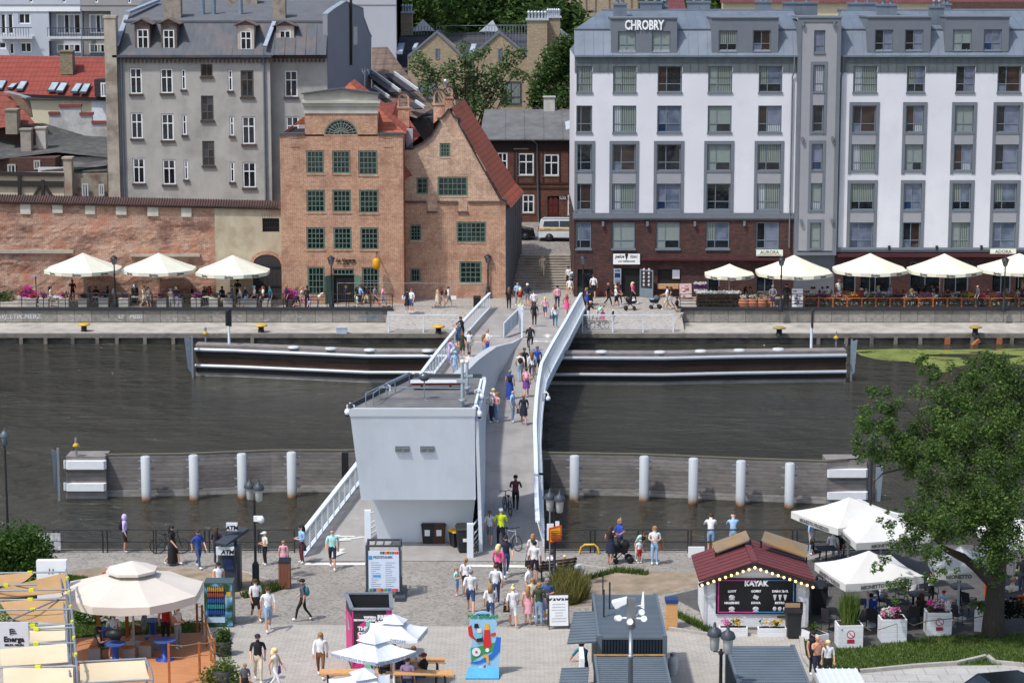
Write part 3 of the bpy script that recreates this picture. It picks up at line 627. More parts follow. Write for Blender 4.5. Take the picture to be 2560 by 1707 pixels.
 # timber fenders in the river
PLANKD=None
def PK(name,c1,c2,dz,stain,amt=.7,lo=.35):
 m,nt,b=node_mat(name);t=nt.nodes.new("ShaderNodeTexCoord");s=nt.nodes.new("ShaderNodeSeparateXYZ");LK(nt,t.outputs["Object"],s.inputs[0])
 d=nt.nodes.new("ShaderNodeMath");d.operation='DIVIDE';LK(nt,s.outputs[2],d.inputs[0]);d.inputs[1].default_value=dz
 f=nt.nodes.new("ShaderNodeMath");f.operation='FRACT';LK(nt,d.outputs[0],f.inputs[0]);fl=nt.nodes.new("ShaderNodeMath");fl.operation='FLOOR';LK(nt,d.outputs[0],fl.inputs[0])
 r=ramp(nt,f.outputs[0],[(0,(lo,)*3),(.1,(1,)*3),(.93,(1.05,)*3),(1,(lo,)*3)])
 c=nt.nodes.new("ShaderNodeCombineXYZ");LK(nt,s.outputs[0],c.inputs[0]);LK(nt,fl.outputs[0],c.inputs[1]);mp=nt.nodes.new("ShaderNodeMapping");mp.inputs["Scale"].default_value=(.25,7.3,1);LK(nt,c.outputs[0],mp.inputs[0])
 n=noise(nt,1.0,3,mp.outputs[0]);col=ramp(nt,n.outputs[0],[(.3,lin(c1)),(.7,lin(c2))]).outputs[0]
 n2=noise(nt,.7,6,OV(nt,(1,1,2)),.7);r2=ramp(nt,n2.outputs[0],[(.48,(0,0,0)),(.7,(amt,)*3)]);col=mixc(nt,r2.outputs[0],col,lin(stain))
 n3=noise(nt,6,5,OV(nt,(.4,1,4)));r3=ramp(nt,n3.outputs[0],[(.3,(.6+lo*.4,)*3),(.7,(1.2-lo*.15,)*3)]);col=mixc(nt,1.0,col,r3.outputs[0],'MULTIPLY')
 LK(nt,mixc(nt,1.0,col,r.outputs[0],'MULTIPLY'),b.inputs["Base Color"]);b.inputs["Roughness"].default_value=.85;bump(nt,b,f.outputs[0],.3,.03);return m
PL1=PK("grey_planks",(112,107,104),(144,138,134),.2,(92,88,86));PL2=PK("brown_planks",(74,56,46),(100,76,62),.17,(46,38,36));PL3=PK("pale_planks",(140,136,132),(170,166,160),.22,(110,106,102))
def wallseg(b,pl,y_off,z0,z1,th,m=0):
 for a,c in zip(pl,pl[1:]):
  b.hexa([(a.x,a.y+y_off,z0),(c.x,c.y+y_off,z0),(c.x,c.y+y_off+th,z0),(a.x,a.y+y_off+th,z0)],[(a.x,a.y+y_off,z1),(c.x,c.y+y_off,z1),(c.x,c.y+y_off+th,z1),(a.x,a.y+y_off+th,z1)],m)
WL=WATER_Z;RUB=PN((30,32,36),.6);RAILW=PN((176,182,188),.35,.2,.05)
FT=.4
def far_fender(pl,la,caps):
 t=TH("timber_fender",(pl[0].x,pl[0].y,WL),la,"fender","long timber fenders in the river");b=MB();wallseg(b,pl,.14,WL-.6,FT,1.1);wallseg(b,pl,.0,WL-.5,WL+.45,.138,1);wallseg(b,pl,.05,FT-.3,FT+.02,1.2,2)
 b.B("plank_wall",[PL2,PL3,PL1],t)
 for z in(.12,-.98):
  r=MB();r.path([V3((p.x,p.y-.18,z))for p in pl],.13,8);r.B("guard_rail",RAILW,t);r=MB();wallseg(r,pl,-.12,z-.42,z-.08,.2);r.B("rubber_strip",RUB,t)
 for x,y,c in caps:
  p=G(c,x,y,FT+.1);LA([(.4,-.08),(.4,.02),(.2,.05)],(p.x,p.y,FT+.1),12).B("pile_cap",PN((190,192,192),.6),t)
 return t
far_fender([G('d1',1600,520,WL),G('d1',1930,530,WL),G('d2',710,520,WL),G('d2',1500,520,WL),V3((-1.5,149.3,WL))],"long brown timber fender with white rails left of the bridge",[(160,255,'d2'),(435,265,'d2'),(720,275,'d2'),(1145,280,'d2')])
far_fender([V3((2.2,148.9,WL)),G('d3',400,535,WL),G('d3',1045,538,WL),G('d3',1600,525,WL),G('d4',895,375,WL)],"long brown timber fender with white rails right of the bridge",[(600,288,'d3'),(1030,290,'d3'),(1330,283,'d3'),(1615,277,'d3'),(1900,270,'d3')])
def gauge(c,x,yb,yt,la,lean=-.5):
 p=G(c,x,yb,WL);h=F(c,x,yt,p.y).z;t=TH("gauge_board",p,la,"gauge board");BX(p.x-.06,p.x+.06,p.y-.06,p.y+.06,WL-.5,h).B("post",GALV,t)
 HX([(p.x+lean,p.y-.2,h),(p.x-.07,p.y-.07,h-.2),(p.x-.07,p.y+.0,h-2.6),(p.x+lean*.6,p.y-.1,h-2.2)],[(p.x+lean,p.y-.15,h),(p.x-.07,p.y-.02,h-.2),(p.x-.07,p.y+.05,h-2.6),(p.x+lean*.6,p.y-.05,h-2.2)]).B("board",PN((120,132,144),.5),t)
gauge('d1',1575,535,195,"grey gauge board at the left end of the far fender");gauge('d4',938,370,25,"grey gauge board at the right end of the far fender",.35)
gauge('d1',485,1540,1110,"pale gauge post at the left end of the near pier",-.3);gauge('d4',1145,1345,1050,"pale gauge post at the right end of the near pier",.3)
def signpost(c,x,yb,yt,board,la):
 p=G(c,x,yb,FT);zt_=F(c,x,yt,p.y).z;t=TH("river_sign",p,la,"sign");TU(p,V3((p.x,p.y,zt_)),.09).B("pole",STEELW,t)
 z0,z1=F('D',*board[:2],p.y).z,F('D',*board[2:],p.y).z
 HX([(p.x-.14,p.y-.7,z1),(p.x+.1,p.y+.3,z1+.1),(p.x+.1,p.y+.3,z0-.1),(p.x-.14,p.y-.7,z0+.1)],[(p.x-.08,p.y-.72,z1),(p.x+.16,p.y+.28,z1+.1),(p.x+.16,p.y+.28,z0-.1),(p.x-.08,p.y-.72,z0+.1)]).B("board",PN((52,50,52),.6),t)
signpost('d1',1872,262,90,(525,748,525,712),"dark river sign board edge-on, on a white pole on the left fender");signpost('d3',2140,265,100,(1868,752,1868,712),"dark river sign board edge-on, on a white pole on the right fender")
def beacon(c,x,yb,yt,z,la):
 p=G(c,x,yb,z);h=F(c,x,yt,p.y).z;t=TH("beacon_light",p,la,"beacon");TU(p,V3((p.x,p.y,h)),.06).B("pole",GALV,t);LA([(.16,-.05),(.2,0),(.08,.14)],(p.x,p.y,h),10).B("collar",YELLOW,t);LA([(.07,.14),(.08,.34),(.03,.44)],(p.x,p.y,h),8).B("lantern",PN((120,122,126),.3),t)
beacon('d1',1680,250,175,FT,"yellow collared beacon light on the left end of the far fender");beacon('d3',2322,255,190,FT,"yellow collared beacon light on the right end of the far fender");beacon('d1',625,1185,1090,.5,"yellow collared beacon light on the near pier's left block")
PT=.5
def near_pier(pl,la,piles,blk):
 t=TH("timber_pier",(pl[0].x,pl[0].y,WL),la,"pier","grey plank piers in the river");b=MB();wallseg(b,pl,0,WL+.35,PT,.25);wallseg(b,pl,-.03,WL-.5,WL+.346,.25,1);wallseg(b,pl,-.02,PT+.002,PT+.05,.3,2);b.B("plank_wall",[PL1,PL3,PN((92,88,74),.9)],t)
 for c,x0,x1,y0,y1,rusty in piles:
  p=G(c,(x0+x1)/2,y1,WL);p.y-=.1;z1=F(c,x0,y0+4,p.y).z;r=.25
  q=LA([(r,WL-.8-WL),(r,z1-WL),(r*.8,z1-WL+.04)],(p.x,p.y-r,WL),14).B("pile",PILE,t)
  bk=MB()
  for z in(z1-.25,z1-.65,WL+1.0,WL+.55):bk.box(p.x-.42,p.x+.42,p.y-.12,p.y+.02,z-.03,z+.03)
  bk.B("bracket",GALV,q)
 c,x0,x1,ys_=blk;wf=[]
 for y0,y1 in ys_:
  p0,p1=G(c,x0,1400 if c=='d1' else 1360,WL),G(c,x1,1400 if c=='d1' else 1360,WL);Yb=pl[0].y-.75 if c=='d1' else pl[-1].y-.55
  X0,X1,z0,z1=FR(c,x0,y0,x1,y1,Yb)
  MB().prism([(X0,Yb+.25),(X0+.25,Yb),(X1-.1,Yb),(X1,Yb+.1),(X1,Yb+.3),(X0,Yb+.3)],z0,z1).B("white_fender",WHITE,t);wf+=[X0,X1]
 x0_,x1_=min(wf),max(wf);Yb=(pl[0].y-.45)if c=='d1' else(pl[-1].y-.25)
 bm=BX(x0_+.15,x1_-.05,Yb,Yb+1.4,WL+.45,PT+.05).box(x0_+.12,x1_-.02,Yb-.03,Yb+1.4,WL-.5,WL+.446,1);bm.B("end_block",[PL1,PL3],t)
m,nt,b=node_mat("pile_paint");t_=nt.nodes.new("ShaderNodeTexCoord");s_=nt.nodes.new("ShaderNodeSeparateXYZ");LK(nt,t_.outputs["Object"],s_.inputs[0])
n=noise(nt,3,5,OV(nt,(1,1,.3)));ad=nt.nodes.new("ShaderNodeMath");ad.operation='MULTIPLY_ADD';LK(nt,n.outputs[0],ad.inputs[0]);ad.inputs[1].default_value=.35;LK(nt,s_.outputs[2],ad.inputs[2])
r=ramp(nt,ad.outputs[0],[(.12,lin((52,50,34))),(.24,lin((128,88,50))),(.46,lin((160,162,160))),(.7,lin((178,184,188)))]);LK(nt,r.outputs[0],b.inputs["Base Color"]);b.inputs["Roughness"].default_value=.5;PILE=m
near_pier([G('d1',865,1508,WL),G('d1',1500,1500,WL),G('d2',0,1322,WL),G('d2',560,1322,WL),V3((-6.0,118.3,WL))],"grey plank pier with white piles left of the bridge",[('d1',1165,1245,1170,1525,0),('d1',1555,1635,1160,1520,0),('d1',1945,2028,1148,1505,0),('d2',115,190,1022,1350,0)],('d1',512,862,[(1218,1285),(1402,1462)]))
near_pier([V3((1.2,117.6,WL)),G('d3',165,1340,WL),G('d3',870,1352,WL),G('d3',1600,1385,WL),G('d3',2250,1408,WL),G('d4',1080,1350,WL)],"grey plank pier with white piles right of the bridge",[('d3',360,437,1047,1370,0),('d3',870,945,1052,1375,0),('d3',1230,1305,1067,1395,0),('d3',1577,1653,1084,1410,0),('d3',1935,2010,1102,1425,0)],('d4',715,1078,[(1090,1155),(1275,1335)]))
# buildings on the far bank
GL_DARK=glass("dark_glass",(22,26,30),(34,40,46));GL_SKY_REFL=glass("sky_reflection_glass",(84,94,112),(112,120,138));GL_LILAC_REFL=glass("lilac_reflection_glass",(118,124,144),(96,104,124))  # pale blue and lilac panes: reflections put into the glass colour
GL_BROWN=glass("brown_glass",(48,36,34),(62,48,44));CUR_G=curtain("green_curtain",(66,78,76),(132,142,134));CUR_W=curtain("white_curtain",(104,112,120),(178,184,190));BLIND=PN((128,138,134),.5,0,.06);BLINDW=PN((200,206,212),.5,0,.05)
GL_NAVY=glass("navy_glass",(30,46,78),(44,64,98))
def WD(par,X0,X1,Z0,Z1,Y,fm,bar=.07,cols=(.5,),rows=(),panes=(None,),sill=None,la=None,name="window",dbar=None,thick=.07):
 b=MB();dbar=dbar or bar*.8
 b.box(X0,X1,Y,Y+thick,Z0,Z0+bar).box(X0,X1,Y,Y+thick,Z1-bar,Z1).box(X0,X0+bar,Y+.001,Y+thick,Z0+bar,Z1-bar).box(X1-bar,X1,Y+.001,Y+thick,Z0+bar,Z1-bar)
 cx=[X0+bar+(X1-X0-2*bar)*c for c in cols];rz=[Z0+bar+(Z1-Z0-2*bar)*r for r in rows]
 for c in cx:b.box(c-dbar/2,c+dbar/2,Y+.006,Y+thick-.01,Z0+bar,Z1-bar)
 for r in rz:b.box(X0+bar,X1-bar,Y+.003,Y+thick-.013,r-dbar/2,r+dbar/2)
 o=b.B(name,fm,par,at=None);mats=[];p=MB();xs=[X0+.01]+cx+[X1-.01];zs=[Z0+.01]+rz+[Z1-.01]
 for i in range(len(xs)-1):
  for j in range(len(zs)-1):
   g=panes[(i+j*(len(xs)-1))%len(panes)]or GL_DARK
   if g not in mats:mats.append(g)
   p.face([(xs[i],Y+.045,zs[j]),(xs[i+1],Y+.045,zs[j]),(xs[i+1],Y+.045,zs[j+1]),(xs[i],Y+.045,zs[j+1])],mats.index(g))
 p.B("pane",mats,o)
 if sill:
  sm,pr,h,ex=sill;BX(X0-ex,X1+ex,Y-pr,Y-.002,Z0-h,Z0+.01).B("sill",sm,o)
 return o
 # hotel
HY=178.0
HOT=TH("hotel",(22,HY,0),"white and grey hotel with a zinc mansard roof and brick ground floors beside the bridge","hotel")
HW=GR("white_render",(206,207,213),(220,221,226),.5,.9,(1,1,1),.05,(196,197,203),.25,.5);HG=PN((108,114,122),.7,0,.06,1.0);HG2=PN((150,151,156),.75,0,.05,1.0);HFR=PN((112,124,134),.45,0,.06)
HBR=brick("hotel_brick",(96,58,52),(66,44,44),(58,48,46),.34,.1,.012,(50,38,38),.5,1.2)
def zy(c,y,x=1200,Y=HY):return F(c,x,y,Y).z
def xx(c,x,y=800,Y=HY):return F(c,x,y,Y).x
hx0=xx('c3',147);hxT0=xx('c4',125);hxT1=xx('c4',540);hx1=F('S',2420,600,HY).x+14
zE=zy('c3',545);zB=zy('c3',712);zCor1=zy('c7',362);zCor0=zy('c7',428);zG=.0
ROWS=[zy('D',y)for y in(152,213,243,305,332,393,422,483,511,572)]
rowz=[(ROWS[2*i+1],ROWS[2*i])for i in range(5)]
colL=[(xx('c3',a),xx('c3',b_))for a,b_ in((520,750),(957,1195),(1452,1687),(1948,2178))]
corner=(hx0+.12,xx('c3',317));colR=[(xx('c4',a,1200),xx('c4',b_,1200))for a,b_ in((668,903),(1192,1370),(1672,1857),(2078,2308))]
for k in range(3):q=colR[0][0]-colL[-1][0];a=colR[-1][0]+3.2*(k+1);colR.append((a,a+1.9))
holesL=[(a,b_,z0,z1)for a,b_ in colL+[corner]for z0,z1 in rowz]
colsT=[(xx('c4',278,1200,HY-.5),xx('c4',386,1200,HY-.5))];rowT=[(zy('D',b_,1730,HY-.5),zy('D',a,1730,HY-.5))for a,b_ in((70,122),(150,212),(242,304),(331,392),(421,483),(512,571))]
holesR=[(a,b_,z0,z1)for a,b_ in colR for z0,z1 in rowz]
shop_z=zy('c7',905);gdoor=(xx('c7',1390,1000),xx('c7',1565,1000),.02,shop_z);kiosk=(xx('c7',1742,1000),xx('c7',1970,1000),zy('c7',1100),zy('c7',915));gl0=(xx('c7',955,1000),xx('c7',1105,1000),zy('c7',1150),zy('c7',915))
rest=[(xx('c8',a),xx('c8',b_),.35,zy('c8',640))for a,b_ in((190,270),(520,640))]
restR=[(xx('c8',a),xx('c8',b_),.3,zy('c8',590))for a,b_ in((1110,1200),(1230,1440),(1570,1780),(1800,1970),(2130,2260),(2290,2600))]
w=MB()
w.wall(hx0,hxT0,zCor1,zE,HY,holesL,.2,0,1);w.wall(hx0,hxT0,zG,zCor0,HY+.03,holesL+[gdoor,kiosk,gl0]+rest,.2,2,2)
w.wall(hxT1,hx1,3.9,zE,HY,holesR,.2,0,1);w.wall(hxT1,hx1,0,3.9,HY+.03,restR,.2,2,2)
w.box(hx0,hx0+.01,HY+.22,HY+16,zCor1,zE,0).box(hx0,hx0+.01,HY+.22,HY+16,0,zCor1-.003,2)
w.add([(hx0,HY,zCor1),(hx0,HY+.22,zCor1),(hx0,HY+.22,zE),(hx0,HY,zE)],[(0,3,2,1)],0).add([(hx0,HY,0),(hx0,HY+.22,0),(hx0,HY+.22,zCor1),(hx0,HY,zCor1)],[(0,3,2,1)],2)
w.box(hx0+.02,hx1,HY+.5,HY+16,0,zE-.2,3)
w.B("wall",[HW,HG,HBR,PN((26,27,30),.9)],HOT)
b=MB()
for z0,z1,pr in((zCor0,zCor0+.12,.10),(zCor0+.123,zCor0+.3,.16),(zCor0+.303,zCor1,.1)):b.box(hx0-.12,hxT0-.003,HY-pr,HY+.22,z0,z1-.002)
for z0,z1,pr in((3.55,3.72,.1),(3.723,3.9,.18)):b.box(hxT1+.003,hx1,HY-pr,HY+.2,z0,z1-.002)
b.B("cornice",HG,HOT)
RMAT=PN((70,30,36),.7)
b=BX(xx('c7',1580),hxT0-.05,HY-.5,HY+.02,zy('c7',822),zy('c7',800)).box(hxT1+.1,hx1,HY-.5,HY+.02,3.2,3.45);b.B("awning_box",RMAT,HOT)
def seams(b,x0,x1,step,z0,y0,z1,y1,m=0,sz=.035):
 n=int((x1-x0)/step)
 for i in range(1,n):X=x0+(x1-x0)*i/n;b.bar((X,y0,z0),(X,y1,z1),sz,sz*1.6,m)
ZB=PN((98,106,108),.5,.2,.14,.9)
b=MB();band_holes=[(a-.03,c+.03,zB-2,ROWS[0]+.03)for a,c in colL+[corner]+colR]
for x0,x1 in((hx0-.03,hxT0),(hxT1,hx1)):
 b.wall(x0,x1,zB,zE-.12,HY-.05,band_holes,.05,0);b.add([(x0,HY-.05,zB),(x1,HY-.05,zB),(x1,HY,zB),(x0,HY,zB)],[(0,1,2,3)])
 n=int((x1-x0)/.62)
 for i in range(1,n):
  X=x0+(x1-x0)*i/n;inw=any(h[0]<X<h[1]for h in band_holes)
  b.box(X-.015,X+.015,HY-.09,HY-.05,(ROWS[0]+.04)if inw else zB,zE-.13)
b.B("zinc_band",ZB,HOT)
zK=zy('c3',290,1200,HY+1.0);zR=zy('c3',103,1200,HY+6.5)
b=MB()
for x0,x1 in((hx0-.05,hxT0+.4),(hxT1-.4,hx1)):
 b.box(x0,x1,HY-.28,HY+.3,zE-.12,zE+.02);b.add([(x0,HY-.1,zE),(x1,HY-.1,zE),(x1,HY+1.0,zK),(x0,HY+1.0,zK)],[(0,1,2,3)])
 xi=x0+(1.0 if x0<10 else 0);b.add([(x0,HY+1.0,zK),(x1,HY+1.0,zK),(x1,HY+6.5,zR),(xi+1.4,HY+6.5,zR)],[(0,1,2,3)])
 b.add([(x0,HY-.1,zE),(x0,HY+1,zK),(xi+1.4,HY+6.5,zR),(x0,HY+14,zE)],[(0,1,2,3)])
 seams(b,x0,x1,.72,zE+.02,HY-.1,zK,HY+1.0);seams(b,x0+1,x1,.72,zK,HY+1.0,zR,HY+6.5);b.box(xi+1.4,x1,HY+6.3,HY+9,zR-.2,zR+.06)
 b.bar((x0,HY+.95,zK+.02),(x1,HY+.95,zK+.02),.1,.08)
b.B("mansard_roof",ZINC,HOT)
WIN_V=[(GL_DARK,GL_DARK,CUR_G,GL_SKY_REFL),(GL_DARK,GL_LILAC_REFL,GL_DARK,GL_LILAC_REFL),(CUR_G,CUR_G,BLIND,CUR_G),(GL_DARK,),(GL_BROWN,GL_DARK),(GL_DARK,CUR_W,GL_BROWN,GL_LILAC_REFL),(CUR_W,CUR_G),(GL_NAVY,GL_SKY_REFL,GL_LILAC_REFL,GL_SKY_REFL),(BLIND,GL_DARK,BLIND,BLIND),(GL_DARK,GL_DARK,CUR_G,CUR_G),(BLIND,BLIND),(GL_SKY_REFL,GL_BROWN,GL_DARK,GL_BROWN)]
random.seed(21)
def hwin(x0,x1,z0,z1,Y,sill=True,cols=(.36,)):
 WD(HOT,x0+.03,x1-.03,z0+.03,z1,Y+.12,HFR,.075,cols,(.3,),RC(WIN_V),(HG,.2,.14,.08)if sill else None)
for(a,c),wide in[(q,1)for q in colL]+[(corner,0)]:
 for i,(z0,z1)in enumerate(rowz):hwin(a,c,z0,z1,HY,True,(.36,)if wide else(.25,))
for i,(a,c)in enumerate(colR):
 for z0,z1 in rowz:hwin(a,c,z0,z1,HY,True,(.36,)if(i%4)in(0,3)else(.45,))
def surround(cols,zt_,zb_,panel,Y=HY,proud=.05,wd=.24):
 b=MB()
 for a,c in cols:
  b.box(a-wd,a-.002,Y-proud,Y+.01,zb_,zt_).box(c+.002,c+wd,Y-proud,Y+.01,zb_,zt_).box(a-.001,c+.001,Y-proud,Y+.01,zt_-.26,zt_)
  for p0,p1 in panel:b.box(a-.001,c+.001,Y-.03,Y+.01,p0,p1,1)
 return b
for q in colL:surround([q],rowz[2][1]+.27,zCor1+.002,[(rowz[3][1]+.002,rowz[2][0]-.15)]).B("window_surround",[HG,HG2],HOT)
surround([(corner[0]+.1,corner[1])],rowz[2][1]+.27,zCor1+.002,[(rowz[3][1]+.002,rowz[2][0]-.15)]).B("window_surround",[HG,HG2],HOT)
for q in colR:
 surround([q],rowz[1][1]+.27,rowz[2][0]-.25,[(rowz[2][1]+.002,rowz[1][0]-.15)]).B("window_surround",[HG,HG2],HOT);surround([q],rowz[3][1]+.27,rowz[4][0]-.2,[(rowz[4][1]+.002,rowz[3][0]-.15)]).B("window_surround",[HG,HG2],HOT)
TY=HY-.5;b=MB();zt0=zy('c4',180,300,TY);hT=[(a,c,z0,z1)for a,c in colsT for z0,z1 in rowT]
b.wall(hxT0+.25,hxT1-.3,3.7,zt0-.3,TY,hT,.2,1,0);b.box(hxT0,hxT0+.248,TY-.06,HY+.2,3.6,zt0).box(hxT1-.298,hxT1,TY-.06,HY+.2,3.6,zt0).box(hxT0+.25,hxT1-.3,TY-.06,HY+2,zt0-.298,zt0)
b.box(hxT0+.01,hxT1-.01,TY+.22,HY+5,zE,zt0-.31,0).box(hxT0-.05,hxT1+.05,TY-.12,HY+4,zt0+.003,zt0+.12).box(hxT0,hxT1,TY-.1,HY,3.35,3.598).box(hxT0+.02,hxT1-.02,HY,HY+.02,0,3.34,0)
b.B("stair_tower",[HG,HG2],HOT)
for i,(z0,z1)in enumerate(rowT):WD(HOT,colsT[0][0]+.03,colsT[0][1]-.03,z0+.03,z1,TY+.12,HFR,.075,(),(.3,),[(GL_SKY_REFL,GL_LILAC_REFL),(CUR_W,),(GL_DARK,),(GL_NAVY,GL_LILAC_REFL),(CUR_W,BLIND),(BLIND,)][i],(HG,.2,.12,.06))
for z1,z0,pn in((rowT[1],rowT[2],1),(rowT[3],rowT[4],0),(rowT[5],rowT[5],0)):
 surround(colsT,z1[1]+.27,z0[0]-.2,[(z0[1]+.002,z1[0]-.13)]if pn or z0!=z1 else[],TY,.04,.22).B("window_surround",[HG,HG2],HOT)
def dormer(c,x0,x1,yt,yb,wins,Y=HY):
 X0,X1,z0,z1=FR(c,x0,yt,x1,yb,Y);d=MB();H=[FR(c,a,t,e,q,Y)for a,e,t,q in wins]
 d.wall(X0,X1,z0,z1,Y,H,.15).box(X0+.002,X0+.1,Y+.16,Y+4,z0,z1-.002).box(X1-.1,X1-.002,Y+.16,Y+4,z0,z1-.002).box(X0-.06,X1+.06,Y-.1,Y+4.5,z1,z1+.1)
 d.add([(X0,Y,z0),(X0,Y,z1),(X0,Y+.2,z1),(X0,Y+.2,z0)],[(0,1,2,3)]).add([(X1,Y,z0),(X1,Y,z1),(X1,Y+.2,z1),(X1,Y+.2,z0)],[(0,3,2,1)])
 d.B("dormer",HG,HOT)
 for h in H:WD(HOT,h[0]+.02,h[1]-.02,h[2]+.02,h[3],Y+.1,HFR,.07,(.48,),(.36,),RC(WIN_V),(HG,.12,.05,.03))
dormer('c3',500,1147,185,522,[(567,742,308,520),(902,1080,308,518)]);dormer('c3',1488,2140,182,520,[(1555,1738,300,512),(1890,2067,298,510)])
dormer('c4',818,1437,175,512,[(890,1068,293,508),(1185,1365,293,506)]);dormer('c4',1580,2205,172,508,[(1655,1838,291,504),(1957,2134,290,504)])
t=MV(TX("CHROBRY",1.0,.06,'CENTER',.035),(xx('c3',822,258,HY-.12),HY-.1,zy('c3',290,822,HY)));X0,X1=xx('c3',630),xx('c3',1015)
mx,mn=max(v[0]for v in t.v),min(v[0]for v in t.v);mz=max(v[2]for v in t.v);bz=zy('c3',288,822);cxm=(mx+mn)/2
t.v=[(X0+(v[0]-mn)*(X1-X0)/(mx-mn),v[1],bz+(v[2]-bz)*1.0)for v in t.v];t.B("sign_letters",PN((236,238,242),.4),HOT)
for i,(c,x0,x1,y0,y1,dy)in enumerate((('c3',528,655,35,150,3.6),('c3',790,1000,15,112,6.6),('c3',990,1055,55,112,7),('c3',1255,1470,12,100,7),('c3',1930,2070,10,98,7),('c4',0,330,22,95,8),('c4',640,910,28,90,7.5),('c4',925,1108,42,152,4.0),('c4',1440,1570,62,235,2.2),('c4',1560,1635,35,92,7))):
 X0,X1,z0,z1=FR(c,x0,y0,x1,y1,HY+dy);z0-=.6;b=BX(X0,X1,HY+dy,HY+dy+1.1,z0,z1-.15).box(X0-.08,X1+.08,HY+dy-.08,HY+dy+1.18,z1-.148,z1);b.box((X0+X1)/2-.02,(X0+X1)/2+.02,HY+dy-.02,HY+dy,z0,z1-.15)
 o=b.B("roof_chimney",ZINC,HOT);g=MB()
 for k in range(2):g.lathe([(.14,0),(.14,.3),(.2,.32),(.05,.5)],(X0+(X1-X0)*(.3+.4*k),HY+dy+.5,z1),8)
 g.B("vent_cowl",GALV,o)
for x,y in((xx('c3',2290),HY-.15),(xx('c4',572),HY-.15)):
 z3=3.9 if x>20 else .1
 PA([(x,y-.1,zE-.1),(x,y-.1,zB+.1),(x-.12,y,zB-.3),(x-.12,y,z3)],.06,6).B("downpipe",HG,HOT)
for c,x,y,dk in(('c7',1205,470,0),('c7',1640,470,0),('c7',2105,470,0),('c8',440,325,0),('c8',1430,492,1),('c8',1755,492,1),('c8',2060,490,1),('c4',185,235,0),('c4',490,232,0),('c4',180,1365,0),('c4',475,1360,0),('c8',828,312,0),('c8',1040,308,0)):
 yy=HY-.1 if c!='c4' and x not in(828,1040)else TY-.12;p=F(c,x,y,yy);BX(p.x-.09,p.x+.09,yy-.12,yy+.05,p.z-.18,p.z+.18).box(p.x-.03,p.x+.03,yy+.05,yy+.15,p.z-.04,p.z+.04).B("wall_lamp",BLACK if dk else HG,HOT)
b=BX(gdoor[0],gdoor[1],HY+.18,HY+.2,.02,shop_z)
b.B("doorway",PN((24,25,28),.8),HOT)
x0,x1,z0,z1=FR('c7',1305,762,1567,866,HY-.2);sg=BX(x0,x1,HY-.22,HY-.05,z0,z1).B("shop_sign",PN((236,236,232),.5,0,.02),HOT);BX(x0-.04,x1+.04,HY-.2,HY-.0,z0-.04,z1+.04).B("sign_frame",BLACK,sg)
t=join(MV(TX("palce",.34,.01,'CENTER',.008,.2),(x0+(x1-x0)*.24,HY-.226,z0+.52)),MV(TX("lizac",.34,.01,'CENTER',.003,.2),(x0+(x1-x0)*.77,HY-.226,z0+.52)))
join(t,MV(TX("LODY RZEMIESLNICZE",.13,.01,'CENTER',.004),((x0+x1)/2,HY-.226,z0+.2)));cxm=(x0+x1)/2
t.hexa([(cxm-.1,HY-.23,z0+.66),(cxm+.1,HY-.23,z0+.66),(cxm,HY-.23,z0+.3)],[(cxm-.1,HY-.224,z0+.66),(cxm+.1,HY-.224,z0+.66),(cxm,HY-.224,z0+.3)]).blob((cxm,HY-.226,z0+.74),(.13,.006,.13),10,6);t.B("sign_lettering",BLACK,sg)
X0=gdoor[1];dl=MB();dz=shop_z-.05
dl.hexa([(X0,HY,.03),(X0+1.0,HY-.75,.03),(X0+1.0,HY-.75,dz),(X0,HY,dz)],[(X0+.04,HY+.04,.03),(X0+1.04,HY-.71,.03),(X0+1.04,HY-.71,dz),(X0+.04,HY+.04,dz)])
o=dl.B("open_door",HFR,HOT);gp_=MB();gp_.hexa([(X0+.1,HY-.09,.75),(X0+.92,HY-.705,.75),(X0+.92,HY-.705,dz-.12),(X0+.1,HY-.09,dz-.12)],[(X0+.11,HY-.07,.75),(X0+.93,HY-.69,.75),(X0+.93,HY-.69,dz-.12),(X0+.11,HY-.07,dz-.12)]);gp_.B("door_glass",GL_DARK,o)
st_=MB()
for k in range(5):
 for s_ in(.3,.68):st_.blob((X0+s_+.02,HY-.08-s_*.75+.03,.95+k*.3+s_*.1),(.1,.04,.12),8,5)
st_.B("ice_cream_pictures",PN((196,190,184),.5),o)
ax0,ax1,az0,az1=FR('c7',1310,908,1383,1062,HY-.1);o=BX(ax0,ax1,HY-.12,HY+.02,az0,az1).B("cash_machine",PN((150,160,172),.4),HOT);BX(ax0+.08,ax1-.08,HY-.135,HY-.122,az0+.55,az0+.9).B("screen",GL_NAVY,o);BX(ax0+.1,ax1-.1,HY-.2,HY-.122,az0+.25,az0+.42).B("keypad",GALV,o);MV(TX("ATM",.18,.01,'CENTER',.01),((ax0+ax1)/2,HY-.124,az1-.22)).B("lettering",BLACK,o)
o=BX(kiosk[0],kiosk[1],HY+.18,HY+.2,kiosk[2],kiosk[3]).B("serving_hatch",PN((32,30,30),.8),HOT);BX(kiosk[0]-.02,kiosk[1]+.02,HY-.3,HY+.17,kiosk[2]-.01,kiosk[2]+.35).B("counter",GR("counter_wood",(180,140,100),(200,160,118),4,.6),o);BX(kiosk[0]+1.15,kiosk[1]-.1,HY+.1,HY+.14,kiosk[2]+.75,kiosk[3]-.05).B("menu_poster",WHITE,o)
b=BX(xx('c7',1110,1000),xx('c7',1300,1000),HY-.03,HY+.03,.02,zy('c7',1030));b.B("wood_panel",PN((70,38,36),.7),HOT);BX(gl0[0],gl0[1],HY+.17,HY+.19,gl0[2],gl0[3]).B("shop_window",GL_DARK,HOT)
